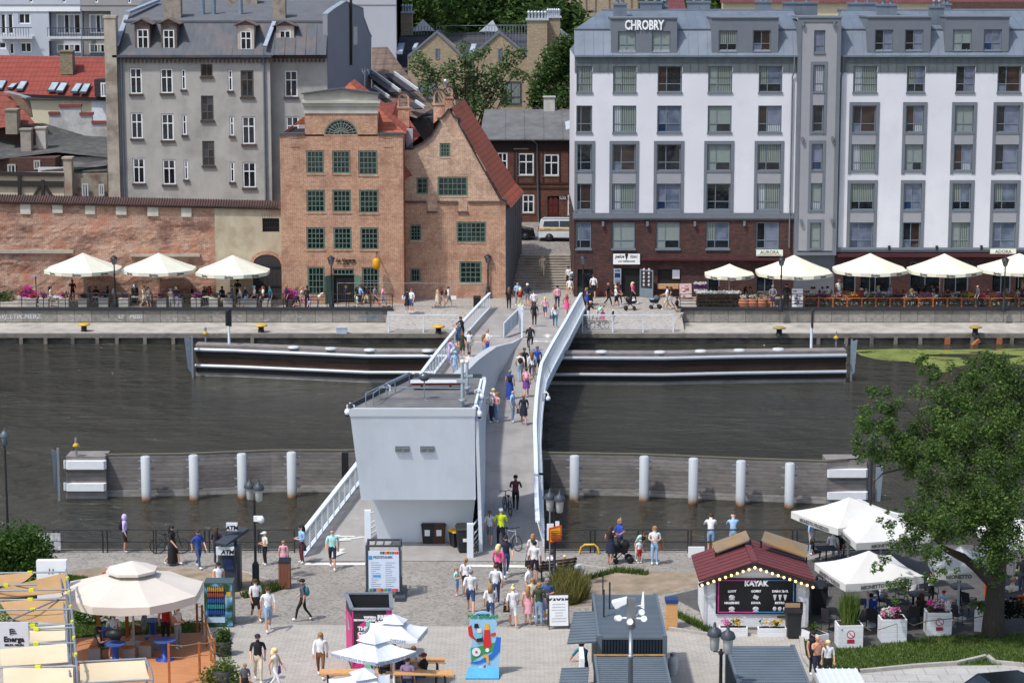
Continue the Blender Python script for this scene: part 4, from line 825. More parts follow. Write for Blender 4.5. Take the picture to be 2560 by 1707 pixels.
for r in rest+restR:WD(HOT,r[0],r[1],r[2],r[3],HY+.16,HFR,.08,(.5,)if r[1]-r[0]>1.2 else(),(.75,),(GL_DARK,),name="shop_window")
for c,x0,y0,x1,y1,tx in(('c8',522,506,703,546,"AURORA"),('c8',2122,500,2298,541,"ADORA")):
 X0,X1,z0,z1=FR(c,x0,y0,x1,y1,HY-.35);o=BX(X0,X1,HY-.37,HY-.2,z0,z1).box(X0+.2,X0+.26,HY-.2,HY,z0+.1,z0+.16).box(X1-.26,X1-.2,HY-.2,HY,z0+.1,z0+.16).B("restaurant_sign",PN((226,230,214),.5,0,.02),HOT)
 MV(TX(tx,.36,.01,'CENTER',.006),((X0+X1)/2,HY-.376,z0+.16)).B("lettering",PN((92,90,70),.6),o);BX(X0+.1,(X0+X1)/2,HY-.375,HY-.371,z0+.05,z0+.09).box((X0+X1)/2,X1-.1,HY-.375,HY-.371,z0+.05,z0+.09,1).B("stripe",[PN((60,120,70),.6),PN((180,80,70),.6)],o)
random.seed(5)
# granary with the fan light
WBR=brick("warm_brick",(190,134,101),(160,108,80),(196,176,154),.3,.098,.016,(140,98,80),.6,.8,.92,(176,146,122));WBR2=brick("pink_brick",(202,160,131),(174,128,100),(208,192,172),.3,.098,.017,(136,98,78),.6,.6,.92,(182,160,138))
GREEN=PN((94,118,104),.55,0,.08);LEADG=PN((74,80,88),.6);PLAST=GR("cream_plaster",(178,174,162),(198,194,182),.9,.9,(1,1,1),.05,(150,146,134),.5,.5)
GY=174.6
GRN=TH("brick_granary",(-13,GY,0),"pale brick granary with green windows, a fan light and a cream pediment","building")
wins3=[]
def gw(c,x0,y0,x1,y1,Y=None):return FR(c,x0,y0,x1,y1,Y or GY)
W1=[gw('c2',370,1107,500,1277),gw('c2',560,1107,693,1278),gw('c2',752,1107,893,1288),gw('c6',282,115,433,298),gw('c6',494,115,645,298),gw('c6',713,115,870,305),gw('c6',282,420,432,602),gw('c6',503,420,650,602),gw('c6',722,422,870,603),gw('c6',292,742,430,970),gw('c6',736,745,874,968)]
DOOR=gw('c6',497,758,672,1042);DOOR=(DOOR[0],DOOR[1],.02,DOOR[3])
gx0,gx1=F('c2',177,1200,GY).x,F('c2',1080,1200,GY).x;gzS=F('c2',200,990,GY).z;cx0,cx1=F('c2',358,900,GY).x,F('c2',892,900,GY).x;gzT=F('c2',600,833,GY).z
lc=F('c2',625,1000,GY);lr=(F('c2',750,1000,GY).x-lc.x)
b=MB().wall(gx0,gx1,0,gzS,GY,W1+[DOOR],.16)
arch=[(lc.x+lr*cos(pi*i/16),lc.z+lr*.98*sin(pi*i/16))for i in range(17)]
b.add([(cx0,GY-.02,gzS),(cx1,GY-.02,gzS),(cx1,GY-.02,lc.z),(cx0,GY-.02,lc.z)],[(0,1,2,3)])
b.add([(cx1,GY-.02,lc.z),(cx1,GY-.02,gzT)]+[(arch[i][0],GY-.02,arch[i][1])for i in range(8,-1,-1)][::1],[tuple(range(11))]if False else[])
for i in range(16):
 (xa,za),(xb,zb_)=arch[i],arch[i+1];b.add([(xa,GY-.02,za),(xb,GY-.02,zb_),(xb,GY-.02,gzT),(xa,GY-.02,gzT)],[(0,3,2,1)]);b.add([(xa,GY-.02,za),(xb,GY-.02,zb_),(xb,GY+.15,zb_),(xa,GY+.15,za)],[(0,1,2,3)])
b.add([(arch[0][0],GY-.02,lc.z),(cx1,GY-.02,lc.z),(cx1,GY-.02,gzT),(arch[0][0],GY-.02,gzT)],[(0,1,2,3)]).add([(cx0,GY-.02,lc.z),(arch[16][0],GY-.02,lc.z),(arch[16][0],GY-.02,gzT),(cx0,GY-.02,gzT)],[(0,1,2,3)])
b.box(cx0,cx0+.02,GY,GY+4,gzS,gzT).box(cx1-.02,cx1,GY,GY+4,gzS,gzT).box(gx0,gx0+.02,GY+.17,GY+11,0,gzS).box(gx1-.02,gx1,GY+.17,GY+11,0,gzS).box(gx0+.03,gx1-.03,GY+.4,GY+10.9,0,gzS-.3,1)
b.add([(gx0,GY,0),(gx0,GY+.17,0),(gx0,GY+.17,gzS),(gx0,GY,gzS)],[(0,3,2,1)]).add([(gx1,GY,0),(gx1,GY+.17,0),(gx1,GY+.17,gzS),(gx1,GY,gzS)],[(0,1,2,3)])
for x0,x1,z0,z1 in((gx0+.75,gx0+1.5,gzS-.95,gzS-.25),(gx1-1.5,gx1-.75,gzS-.95,gzS-.25)):b.box(x0,x1,GY-.04,GY-.001,z0,z0+.06).box(x0,x1,GY-.04,GY-.001,z1,z1+.06)
b.B("wall",[WBR,PN((30,28,28),.9)],GRN)
GP=[GL_DARK,glass("green_glass",(26,36,34),(44,54,50))]
for h in W1:WD(GRN,h[0]+.02,h[1]-.02,h[2]+.02,h[3]-.02,GY+.03,GREEN,.1,(.25,.5,.75),(.25,.5,.75),(GL_DARK,GP[1],GL_DARK),(WBR,.08,.12,.06),dbar=.055)
b=MB()
for i in range(16):b.bar((lc.x+(lr-.05)*cos(pi*i/16),GY+.05,lc.z+(lr-.05)*.98*sin(pi*i/16)),(lc.x+(lr-.05)*cos(pi*(i+1)/16),GY+.05,lc.z+(lr-.05)*.98*sin(pi*(i+1)/16)),.12,.12)
b.box(lc.x-lr,lc.x+lr,GY+.0,GY+.1,lc.z,lc.z+.12).box(lc.x-.05,lc.x+.05,GY+.02,GY+.1,lc.z+.12,lc.z+lr*.93)
o=b.B("fan_light",GREEN,GRN);b=MB();
for i in range(1,12):
 a=pi*i/12;b.bar((lc.x+.2*cos(a),GY+.06,lc.z+.15+.2*sin(a)),(lc.x+(lr-.1)*cos(a),GY+.06,lc.z+(lr-.1)*.98*sin(a)),.03,.03)
for rr in(.42,.72):
 for i in range(14):a,a2=pi*i/14,pi*(i+1)/14;b.bar((lc.x+lr*rr*cos(a),GY+.065,lc.z+.1+lr*rr*.92*sin(a)),(lc.x+lr*rr*cos(a2),GY+.065,lc.z+.1+lr*rr*.92*sin(a2)),.025,.025)
b.B("tracery",PN((150,160,150),.6),o);AD([(x,GY+.1,z)for x,z in arch],[tuple(range(17))]).B("pane",GL_DARK,o)
ez=F('c2',600,740,GY).z;px0,px1=F('c2',335,760,GY-.3).x,F('c2',912,760,GY-.3).x
b=BX(cx0-.05,cx1+.05,GY-.1,GY+.6,gzT-.02,gzT+(ez-gzT)*.55).box(cx0-.2,cx1+.2,GY-.22,GY+.6,gzT+(ez-gzT)*.553,gzT+(ez-gzT)*.8).box(px0,px1,GY-.34,GY+.7,gzT+(ez-gzT)*.803,ez)
pz=F('c2',620,657,GY).z;pe=F('c2',360,695,GY).z;b.slab([(cx0-.05,ez+.003),(cx1+.05,ez+.003),(cx1+.05,pe),((cx0+cx1)/2,pz),(cx0-.05,pe)],GY-.08,GY+.5)
b.B("pediment",PLAST,GRN)
b=MB();b.bar((cx0-.2,GY-.0,pe+.05),((cx0+cx1)/2,GY-.0,pz+.06),.8,.09);b.bar(((cx0+cx1)/2,GY,pz+.06),(cx1+.2,GY,pe+.05),.8,.09);b.B("lead_flashing",LEADG,GRN);BX(gx0-.06,cx0-.02,GY-.12,GY+.5,gzS+.003,gzS+.14).B("coping",LEADG,GRN);BX(cx1+.02,gx1+.06,GY-.12,GY+.5,gzS+.003,gzS+.14).B("coping",LEADG,GRN)
RT=tiles("orange_tiles",(146,70,48),(172,88,60),.24,.26,1,.8,(122,70,54))
rz=F('c2',770,592,GY+7).z;b=MB();mxc=(cx0+cx1)/2
R_=(mxc+.3,GY+5.5,rz-.1);RB_=(mxc+.3,GY+11,rz-.1)
b.add([(gx1+.25,GY+.3,gzS+.05),(gx1+.25,GY+11,gzS+.05),RB_,R_],[(0,1,2,3)]).add([(cx0,GY+.3,gzS+.05),(gx1+.25,GY+.3,gzS+.05),R_],[(0,1,2)]).add([(cx0,GY+.3,gzS+.05),R_,RB_,(cx0,GY+11,gzS+.05)],[(0,1,2,3)]).add([(gx1+.25,GY+11,gzS),(gx0,GY+11,gzS),RB_],[(0,1,2)])
b.add([(gx0,GY+.3,gzS-2),(cx0,GY+.3,gzS-2),(cx0,GY+11,gzS-2),(gx0,GY+11,gzS-2)],[(0,1,2,3)])
b.B("roof",RT,GRN)
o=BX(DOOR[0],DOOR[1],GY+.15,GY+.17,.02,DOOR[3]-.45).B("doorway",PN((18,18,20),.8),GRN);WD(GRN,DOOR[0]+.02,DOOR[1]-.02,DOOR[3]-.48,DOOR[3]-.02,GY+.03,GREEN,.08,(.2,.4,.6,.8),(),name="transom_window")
for s_ in(-1,1):
 X=DOOR[0]if s_<0 else DOOR[1];HX([(X,GY,.03),(X+s_*.55,GY-.9,.03),(X+s_*.55,GY-.9,DOOR[3]-.45),(X,GY,DOOR[3]-.45)],[(X+.06,GY+.03,.03),(X+s_*.55+.06,GY-.87,.03),(X+s_*.55+.06,GY-.87,DOOR[3]-.45),(X+.06,GY+.03,DOOR[3]-.45)]).B("door_leaf",GREEN,GRN)
p=F('c6',600,690,GY-.1);t=join(MV(TX("La Voyage",.36,.03,'CENTER',.015,.3),(p.x,GY-.08,p.z-.1)),MV(TX("cafe bar",.17,.03,'CENTER',.008,.2),(p.x,GY-.08,p.z-.32)));t.B("iron_lettering",PN((38,30,28),.6),GRN)
p=F('c6',852,712,GY-.8);b=BA((p.x,GY,p.z+.75),(p.x,GY-.95,p.z+.75),.05,.06,0).tube((p.x,GY-.8,p.z+.7),(p.x,GY-.8,p.z+.35),.015,n=5);o=b.B("sign_bracket",BLACK,GRN);LA([(.03,-.5),(.24,-.42),(.3,-.15),(.3,.15),(.22,.36),(.05,.4)],(p.x,GY-.8,p.z),12).B("yellow_lantern",PN((214,150,20),.45),o)
b=PA([(gx1+.12,GY-.1,gzS-1.2),(gx1+.08,GY-.1,gzS-1.6),(gx1+.08,GY-.1,.1)],.07,6);b.B("downpipe",PN((104,54,36),.6),GRN)
# gabled brick house
BY=177.3
GAB=TH("gabled_house",(-6,BY,0),"old brick house with a curved gable and steep orange tiled roof beside the steps","house")
bx=lambda x,y:(F('c2',x,y,BY).x,F('c2',x,y,BY).z)
W2=[FR('c2',1350,1053,1428,1157,BY),FR('c2',1180,1305,1265,1428,BY),FR('c2',1335,1300,1555,1443,BY),FR('c6',1128,397,1218,530,BY),FR('c6',1507,375,1750,545,BY),FR('c6',1130,755,1212,865,BY),FR('c6',1532,698,1712,878,BY)]
xl,xr=gx1+.02,F('c6',1908,700,BY).x;zl=bx(1850,1482)[1]
gable=[bx(1082,1104),bx(1150,1098),bx(1220,1060),bx(1290,1005),bx(1330,940),bx(1355,895),bx(1358,872),bx(1376,862),bx(1395,832),bx(1415,805),bx(1435,832),bx(1458,862),bx(1482,872),bx(1484,905),bx(1640,1190),bx(1790,1462),bx(1846,1482)]
b=MB().wall(xl,xr,0,zl,BY,W2,.18,0)
prof=sorted([(max(xl,min(xr,x)),z)for x,z in gable])
xsx=[q[0]for q in prof];hh=[h for h in W2 if h[3]>zl]
def gz(x):
 for(xa,za),(xb,zb_)in zip(prof,prof[1:]):
  if xa<=x<=xb and xb-xa>1e-6:return za+(zb_-za)*(x-xa)/(xb-xa)
 return zl
cut=sorted(set([q[0]for q in prof]+[h[0]for h in hh]+[h[1]for h in hh]))
for xa,xb in zip(cut,cut[1:]):
 if xb-xa<1e-5:continue
 xm=(xa+xb)/2;segs=[(zl,None)];hs=sorted([h for h in hh if h[0]<xm<h[1]],key=lambda h:h[2]);z0=zl
 for h in hs:
  if h[2]>z0:b.face([(xa,BY,z0),(xb,BY,z0),(xb,BY,h[2]),(xa,BY,h[2])],1)
  z0=h[3]
 b.face([(xa,BY,z0),(xb,BY,z0),(xb,BY,gz(xb-1e-6)),(xa,BY,gz(xa+1e-6))],1)
for h in hh:
 a,c,z0,z1=h;q=BY+.18
 for f_ in([(a,BY,z0),(a,BY,z1),(a,q,z1),(a,q,z0)],[(c,BY,z0),(c,q,z0),(c,q,z1),(c,BY,z1)],[(a,BY,z1),(c,BY,z1),(c,q,z1),(a,q,z1)],[(a,BY,z0),(a,q,z0),(c,q,z0),(c,BY,z0)]):b.face(f_,1)
b.slab([(x,z-.02)for x,z in gable]+[(xr-.05,zl-.5),(xl,zl-.5)],BY+.3,BY+.55,1)
SH=1.25;LEN=11.5
b.box(xl,xl+.02,BY+.2,BY+LEN,0,zl,0);b.B("wall",[WBR,WBR2],GAB)
GREYW=GR("grey_boards",(88,92,98),(106,110,116),5,.8,(3,3,.3),.2)
sw=AD([(xr,BY+.2,0),(xr+SH,BY+LEN,0),(xr+SH,BY+LEN,zl-.4),(xr,BY+.2,zl-.4)],[(0,1,2,3)]).add([(xr,BY,0),(xr,BY+.2,0),(xr,BY+.2,zl),(xr,BY,zl)],[(0,1,2,3)])
for i in range(9):t=i/8;sw.box(xr+SH*t-.02,xr+SH*t+.06,BY+.2+(LEN-.3)*t,BY+.3+(LEN-.3)*t,0,zl-.4)
sw.B("side_wall",GREYW,GAB)
lt=MB();
for q0,q1 in zip(gable,gable[1:]):lt.bar((q0[0],BY+.1,q0[1]+.04),(q1[0],BY+.1,q1[1]+.04),.5,.09)
lt.B("gable_capping",PN((58,52,54),.7),GAB)
cz=zl+.02;cor=MB()
for a,c in((xl,F('c2',1255,1485,BY).x),(F('c2',1335,1485,BY).x,F('c2',1482,1485,BY).x),(F('c2',1560,1485,BY).x,xr+.02)):cor.box(a,c,BY-.1,BY+.02,cz-.14,cz+.04)
for a,c in((1255,1335),(1482,1560)):cor.box(F('c2',a,1500,BY).x,F('c2',c,1500,BY).x,BY-.12,BY-.001,cz-.9,cz-.75).box(F('c2',a+8,1500,BY).x,F('c2',c-8,1500,BY).x,BY-.05,BY-.001,cz-.75,cz+.1,1)
cor.B("cornice",[PN((104,78,70),.9),WBR2],GAB)
for h,(co,ro)in zip(W2,(((.33,.67),(.33,.67)),((.5,),(.33,.67)),((.167,.333,.5,.667,.833),(.33,.67)),((.33,.67),(.25,.5,.75)),((.167,.333,.5,.667,.833),(.25,.5,.75)),((.33,.67),(.5,)),((.25,.5,.75),(.25,.5,.75)))):
 WD(GAB,h[0]+.02,h[1]-.02,h[2]+.02,h[3]-.02,BY+.03,GREEN,.1,co,ro,(GL_DARK,GP[1]),(WBR2,.06,.1,.04),dbar=.05)
rp=bx(1432,795);re=bx(1850,1530);rb=F('c2',1530,728,BY+LEN);eb=F('c2',1950,1412,BY+LEN)
b=MB();fr=V3((rp[0],BY+.25,rp[1]));fe=V3((re[0],BY+.1,re[1]));bend=V3(((bx(1790,1440)[0]),BY+.15,bx(1790,1440)[1]+.15));bendb=eb.lerp(rb,.12)
b.add([fr,fe.lerp(fr,.1),eb.lerp(rb,.1),rb],[(0,1,2,3)]).add([fe.lerp(fr,.1),fe+V3((.25,0,0)),eb+V3((.25,0,0)),eb.lerp(rb,.1)],[(0,1,2,3)])
ll=V3((xl,BY+.3,bx(1082,1104)[1]));b.add([fr,rb,V3((xl+.6,BY+LEN,ll.z)),ll],[(0,1,2,3)])
for q in(0,):b.hexa([fe+V3((.25,0,0)),eb+V3((.25,0,0)),eb+V3((.1,0,-.18)),fe+V3((.1,0,-.18))],[fe+V3((.26,0,0)),eb+V3((.26,0,0)),eb+V3((.11,0,-.18)),fe+V3((.11,0,-.18))])
b.B("roof",tiles("roof_tiles_b",(140,66,44),(164,80,54),1.3,.36,1,.8,(120,72,54)),GAB)
def arched_chimney(c,x0,x1,yt,yb,Y,par,mat):
 X0,X1,z0,z1=FR(c,x0,yt,x1,yb,Y);w_=X1-X0;b=BX(X0+.08,X1-.08,Y,Y+w_*.9,z0-1.5,z1-w_*1.25).box(X0,X1,Y-.06,Y+w_*.96,z1-w_*1.25,z1-w_*1.1)
 zc=z1-w_*.5
 for s_ in(0,1):xx_=X0+.05 if s_==0 else X1-.2;b.box(xx_,xx_+.15,Y,Y+w_*.9,z1-w_*1.1,zc)
 n=8
 for i in range(n):
  a,a2=pi*i/n,pi*(i+1)/n;r0,r1=w_*.5-.2,w_*.5-.05;xm=(X0+X1)/2
  b.hexa([(xm+r0*cos(a),Y,zc+r0*sin(a)),(xm+r1*cos(a),Y,zc+r1*sin(a)),(xm+r1*cos(a2),Y,zc+r1*sin(a2)),(xm+r0*cos(a2),Y,zc+r0*sin(a2))],[(xm+r0*cos(a),Y+w_*.9,zc+r0*sin(a)),(xm+r1*cos(a),Y+w_*.9,zc+r1*sin(a)),(xm+r1*cos(a2),Y+w_*.9,zc+r1*sin(a2)),(xm+r0*cos(a2),Y+w_*.9,zc+r0*sin(a2))],0)
  r2=r1+.05
  b.hexa([(xm+r1*cos(a),Y-.05,zc+r1*sin(a)),(xm+r2*cos(a),Y-.05,zc+r2*sin(a)),(xm+r2*cos(a2),Y-.05,zc+r2*sin(a2)),(xm+r1*cos(a2),Y-.05,zc+r1*sin(a2))],[(xm+r1*cos(a),Y+w_,zc+r1*sin(a)),(xm+r2*cos(a),Y+w_,zc+r2*sin(a)),(xm+r2*cos(a2),Y+w_,zc+r2*sin(a2)),(xm+r1*cos(a2),Y+w_,zc+r1*sin(a2))],1)
 return b.B("chimney",[mat,PN((64,58,60),.6)],par)
arched_chimney('c2',1035,1132,678,990,BY+3.5,GAB,WBR);arched_chimney('c2',1297,1392,655,975,BY+3.0,GAB,WBR2);arched_chimney('c2',1375,1450,632,830,BY+5.5,GAB,WBR2)
p=F('c2',1392,610,BY+5.5);LA([(.1,-.4),(.1,0),(.16,.05),(.16,.2),(.04,.3)],p,8).B("chimney_cowl",PN((190,194,198),.3,.5),GAB)
p=F('c2',1130,1090,BY+1.2);X0,X1,z0,z1=FR('c2',1105,950,1152,1100,BY+1);BX(X0,X1,BY+1,BY+1.5,z0-1,z1).B("vent_stack",PN((168,172,176),.6),GAB)
b=AD([F('c2',905,770,BY+4),F('c2',1035,745,BY+9),F('c2',1240,1040,BY+4.2),F('c2',1110,1100,BY+1.0),F('c2',1080,985,BY+.8),F('c2',990,870,BY+2)],[(0,1,2,3,4,5)]);b.B("rear_roof",tiles("red_tiles_c",(132,66,50),(154,80,60),.24,.3,0,.8),GAB)
b=AD([F('c2',1082,1200,BY-.3),F('c2',1150,1290,BY-.1),F('c2',1085,1320,BY-.6),F('c2',1080,1260,BY-.8)],[(0,1,2,3)]);b.B("porch_roof",tiles("red_tiles_c",0,0,1,1),GAB)
# steps, street behind, timber-framed house
SY0,SY1,SZ=182.0,188.2,2.05
b=MB();n=13;sx0,sx1=xr+.6,hx0-.05
STEP=GR("step_stone",(138,130,120),(164,156,145),1.5,.95,(1,3,1),.2,(88,84,80),.6,.5)
for i in range(n):y=SY0+(SY1-SY0)*i/n;b.box(sx0,sx1,y,SY1+.5,SZ*i/n-.3,SZ*(i+1)/n,0).box(sx0,sx1,y-.03,y+.06,SZ*(i+1)/n-.05,SZ*(i+1)/n+.003,0)
b.B("stone_steps",STEP,kind='structure')
STREET=cobble("street_setts",(150,144,138),(128,124,118),(100,96,92),.2,.15,.9,(112,106,100),False)
AD([(-9,SY1+.4,SZ+.002),(30,SY1+.4,SZ+.002),(30,212,SZ+1.0),(-9,212,SZ+1.0),(-9,SY1+.4,-1),(30,SY1+.4,-1),(30,212,-1),(-9,212,-1)],[(0,1,2,3),(0,4,5,1)]).B("street",STREET,kind='structure')
def stz(Y):return SZ+.002+(Y-SY1-.4)/(212-SY1-.4)*1.0
MB().face([(-6,195.5,stz(195.5)+.004),(9,195.5,stz(195.5)+.004),(9,201.5,stz(201.5)+.004),(-6,201.5,stz(201.5)+.004)]).B("road",ASPH2 if 'ASPH2' in globals()else GR("worn_asphalt",(116,112,110),(134,130,128),2,.95),kind='structure')
TYF=206.0
TFH=TH("timber_framed_house",(4,TYF,2),"old red brick house with timber framing and white windows up the side street","house")
DBR=brick("dark_brick",(116,66,52),(92,54,44),(96,80,70),.28,.09,.012,(66,44,40),.6,.8,.92)
tx0,tx1=F('c2',1690,1300,TYF).x,F('c2',2352,1300,TYF).x+4;tzE=F('c2',2000,1020,TYF).z;tz0=2.4
W3=[FR('c2',1775,1122,1848,1280,TYF),FR('c2',1928,1127,2042,1290,TYF),FR('c2',2116,1135,2226,1293,TYF),FR('c2',1898,1020,1998,1092,TYF),FR('c2',1958,1430,2045,1565,TYF),FR('c7',858,185,960,382,TYF)];TD=FR('c7',662,198,775,397,TYF)
b=MB().wall(tx0,tx1,tz0,tzE,TYF,W3+[TD],.15).box(tx0,tx0+.02,TYF+.16,TYF+8,tz0,tzE,0).box(tx0,tx1,TYF+.4,TYF+8,tz0,tzE-.2,1);b.B("wall",[DBR,BLACK],TFH)
tm=MB();zz=[F('c2',2000,y,TYF).z for y in(1050,1350,1385)]
for z in zz[1:]:tm.box(tx0,tx1,TYF-.04,TYF-.002,z-.08,z+.08)
tm.box(tx0,tx1,TYF-.05,TYF-.002,tzE-1.1,tzE-.002)
for x in(1900,1925,2048,2110,2232,2300):X=F('c2',x,1300,TYF).x;tm.box(X-.07,X+.07,TYF-.045,TYF-.002,zz[1]+.08,tzE-1.1)
tm.B("timber_frame",PN((52,38,34),.8),TFH)
for h in W3:WD(TFH,h[0],h[1],h[2],h[3],TYF+.02,WHITE,.12,(.5,),(.62,),(GL_DARK,),(PN((150,140,128),.8),.08,.08,.05))
b=BX(TD[0]+.05,TD[1]-.05,TYF+.08,TYF+.14,TD[2],TD[3]-.3);o=b.B("door",PN((78,30,28),.6),TFH);b=MB()
for z in(TD[2]+.3,TD[2]+1.1):b.box(TD[0]+.2,(TD[0]+TD[1])/2-.06,TYF+.06,TYF+.08,z,z+.6).box((TD[0]+TD[1])/2+.06,TD[1]-.2,TYF+.06,TYF+.08,z,z+.6)
b.B("door_panel",PN((92,40,36),.6),o)
X0,X1,z0,z1=FR('c7',780,200,845,230,TYF);o=BX(X0,X1,TYF-.05,TYF-.003,z0,z1).B("name_plate",PN((176,176,172),.6),TFH);MV(TX("1A/1B",.34,.008,'CENTER',.008),((X0+X1)/2,TYF-.056,z0+.1)).B("lettering",BLACK,o)
rf0=F('c2',1640,805,TYF+7);b=AD([(tx0-.6,TYF-.5,tzE),(tx1,TYF-.5,tzE),(tx1,TYF+7,rf0.z),(rf0.x+.5,TYF+7,rf0.z)],[(0,1,2,3)]).add([(tx0-.6,TYF-.5,tzE),(tx0-.6,TYF-.5,tzE-.12),(tx1,TYF-.5,tzE-.12),(tx1,TYF-.5,tzE)],[(0,1,2,3)]).add([(tx0-.6,TYF-.5,tzE-.1),(tx0,TYF+8,tzE-.1),(rf0.x+.5,TYF+7,rf0.z)],[(0,1,2)])
seams(b,tx0,tx1,1.6,tzE+.01,TYF-.5,rf0.z,TYF+7,0,.05);b.B("roof",GR("grey_felt_roof",(92,92,94),(112,112,112),1.2,.85,(1,1,1),.1,(78,78,80),.5,.5),TFH)
X0,X1,z0,z1=FR('c2',2115,710,2196,815,TYF+6.5);BX(X0,X1,TYF+6.5,TYF+7.3,z0-1,z1-.1).box(X0-.08,X1+.08,TYF+6.4,TYF+7.4,z1-.098,z1).B("chimney",GR("white_chimney",(176,172,164),(200,198,192),2,.9),TFH)
X=F('c2',2065,1300,TYF-.15).x;PA([(X-.4,TYF-.5,tzE-.1),(X,TYF-.15,tzE-.5),(X+.15,TYF-.15,tz0)],.08,6).B("downpipe",PN((96,104,112),.5),TFH)
X0,X1,z0,z1=FR('c2',2280,890,2380,960,TYF-6);AD([(X0,TYF-5,z0),(X1+2,TYF-5,z1),(X1+2,TYF-2,z1+.5),(X0,TYF-2,z0+.5)],[(0,1,2,3)]).B("lean_to_roof",PN((176,184,190),.5),TFH)
BX(tx0-3,tx1,TYF-1.5,TYF-.003,1.5,2.72).B("raised_pavement",GR("pavement_slabs",(150,146,140),(168,164,156),1,.9),kind='structure')
# old city wall
OY=176.6
OW=TH("city_wall",(-30,OY,0),"long crumbling old brick city wall with tile coping behind the left terrace","wall")
OBR=brick("old_brick",(172,118,94),(136,90,72),(182,162,144),.3,.1,.022,(166,108,84),.7,.7,.95,(172,150,134),1.0,.05)
m=OBR;nt=m.node_tree;b_=nt.nodes["Principled BSDF"];src=b_.inputs["Base Color"].links[0].from_socket
n=noise(nt,.35,8,OV(nt,(.6,1,1.3)),.72);r=ramp(nt,n.outputs[0],[(.5,(0,0,0)),(.6,(.8,)*3)]);LK(nt,mixc(nt,r.outputs[0],src,lin((96,66,60))),b_.inputs["Base Color"])
owr=F('c5',2303,600,OY).x;opl=F('c5',1757,500,OY).x;zTl,zTr=F('c5',0,205,OY).z,F('c5',2300,258,OY).z
gzw=FR('c5',2145,345,2280,457,OY);ga=FR('c5',2070,640,2295,985,OY)
def ztop(x):return zTl+(zTr-zTl)*(x+40)/(owr+40)
b=MB();N,M=120,34;x0w=-62.0;vs_=[];random.seed(11)
from mathutils import noise as mnoise
for i in range(N+1):
 for j in range(M+1):
  x=x0w+(opl-x0w)*i/N;z=ztop(x)*j/M;u=min(1,min(j,M-j)/3,min(N-i,6)/2)
  d=(mnoise.fractal(V3((x*.45,3,z*.8)),1.0,2.0,5)*.13+mnoise.noise(V3((x*2.1,9,z*3.1)))*.05)*u*(1 if z<ztop(x)-1.6 else .25);vs_.append((x,OY-d*.9,z))
b.add(vs_,[(i*(M+1)+j,(i+1)*(M+1)+j,(i+1)*(M+1)+j+1,i*(M+1)+j+1)for i in range(N)for j in range(M)],0)
b.box(x0w,opl,OY+.4,OY+.9,0,ztop(-40)-.6,0);b.B("wall",OBR,OW)
OPL=GR("stained_plaster",(166,154,132),(188,178,156),.8,.95,(1,1,.6),.1,(140,126,104),.5,.6)
b=MB().wall(opl,owr,0,ztop(owr)+.05,OY-.06,[gzw,(ga[0],ga[1],0,ga[3]-.75)],.3)
b.add([(opl,OY-.06,0),(opl,OY-.06,ztop(owr)),(opl,OY+.3,ztop(owr)),(opl,OY+.3,0)],[(0,1,2,3)]);b.B("plaster_panel",OPL,OW)
am=(ga[0]+ga[1])/2;aw=(ga[1]-ga[0])/2;az=ga[3]-.75;b=MB();pts=[(am+aw*1.0*cos(pi*i/10),az+.75*sin(pi*i/10))for i in range(11)];pto=[(am+(aw+.3)*cos(pi*i/10),az+1.05*sin(pi*i/10))for i in range(11)]
for i in range(10):b.hexa([(*[pts[i][0]],OY-.12,pts[i][1]),(pto[i][0],OY-.12,pto[i][1]),(pto[i+1][0],OY-.12,pto[i+1][1]),(pts[i+1][0],OY-.12,pts[i+1][1])],[(pts[i][0],OY-.05,pts[i][1]),(pto[i][0],OY-.05,pto[i][1]),(pto[i+1][0],OY-.05,pto[i+1][1]),(pts[i+1][0],OY-.05,pts[i+1][1])])
b.B("gate_arch",WBR,OW);GATEW=GR("dark_gate",(40,38,40),(58,56,58),6,.8,(6,1,.5),.3)
b=SL(pts+[(ga[0],.02),(ga[1],.02)],OY-.08,OY+.1);
for i in range(7):X=ga[0]+(ga[1]-ga[0])*i/6;b.box(X-.02,X+.02,OY-.1,OY-.08,.02,az)
o=b.B("arched_gate",GATEW,OW);BX(ga[0],ga[1],OY-.13,OY-.082,1.0,1.14).box(ga[0],ga[1],OY-.13,OY-.082,az-.3,az-.16).B("iron_hinge",DARKIRON,o)
o=BX(gzw[0],gzw[1],OY+.2,OY+.23,gzw[2],gzw[3]).B("window",BLACK,OW);b=MB()
for i in range(8):X=gzw[0]+(gzw[1]-gzw[0])*i/7;b.tube((X,OY-.05,gzw[2]),(X,OY-.05,gzw[3]+(.35 if i<5 else 0)),.02,n=5)
for k in(.3,.65):z=gzw[2]+(gzw[3]-gzw[2])*k;b.tube((gzw[0],OY-.04,z),(gzw[1],OY-.04,z),.02,n=5)
b.B("window_bars",BLACK,o)
for x0,x1,y0,y1 in((165,248,213,312),(427,510,222,303),(695,775,222,314),(945,1032,230,317),(1203,1293,237,328),(1480,1563,240,335)):
 h=FR('c5',x0,y0,x1,y1,OY-.12);BX(h[0],h[1],OY-.13,OY+.1,h[2],h[3]).B("plaster_patch",PLAST,OW)
for x0,x1,y0,y1 in((-400,598,608,632),(1062,1632,640,660)):
 h=FR('c5',x0,y0,x1,y1,OY-.3);BX(h[0],h[1],OY-.32,OY+.2,h[2],h[3]).B("stone_ledge",GR("ledge_stone",(150,142,130),(170,162,150),2,.9),OW)
CT=tiles("coping_tiles",(88,60,54),(60,48,46),.19,.9,0,.85,(60,50,50))
b=MB();zo=1.0
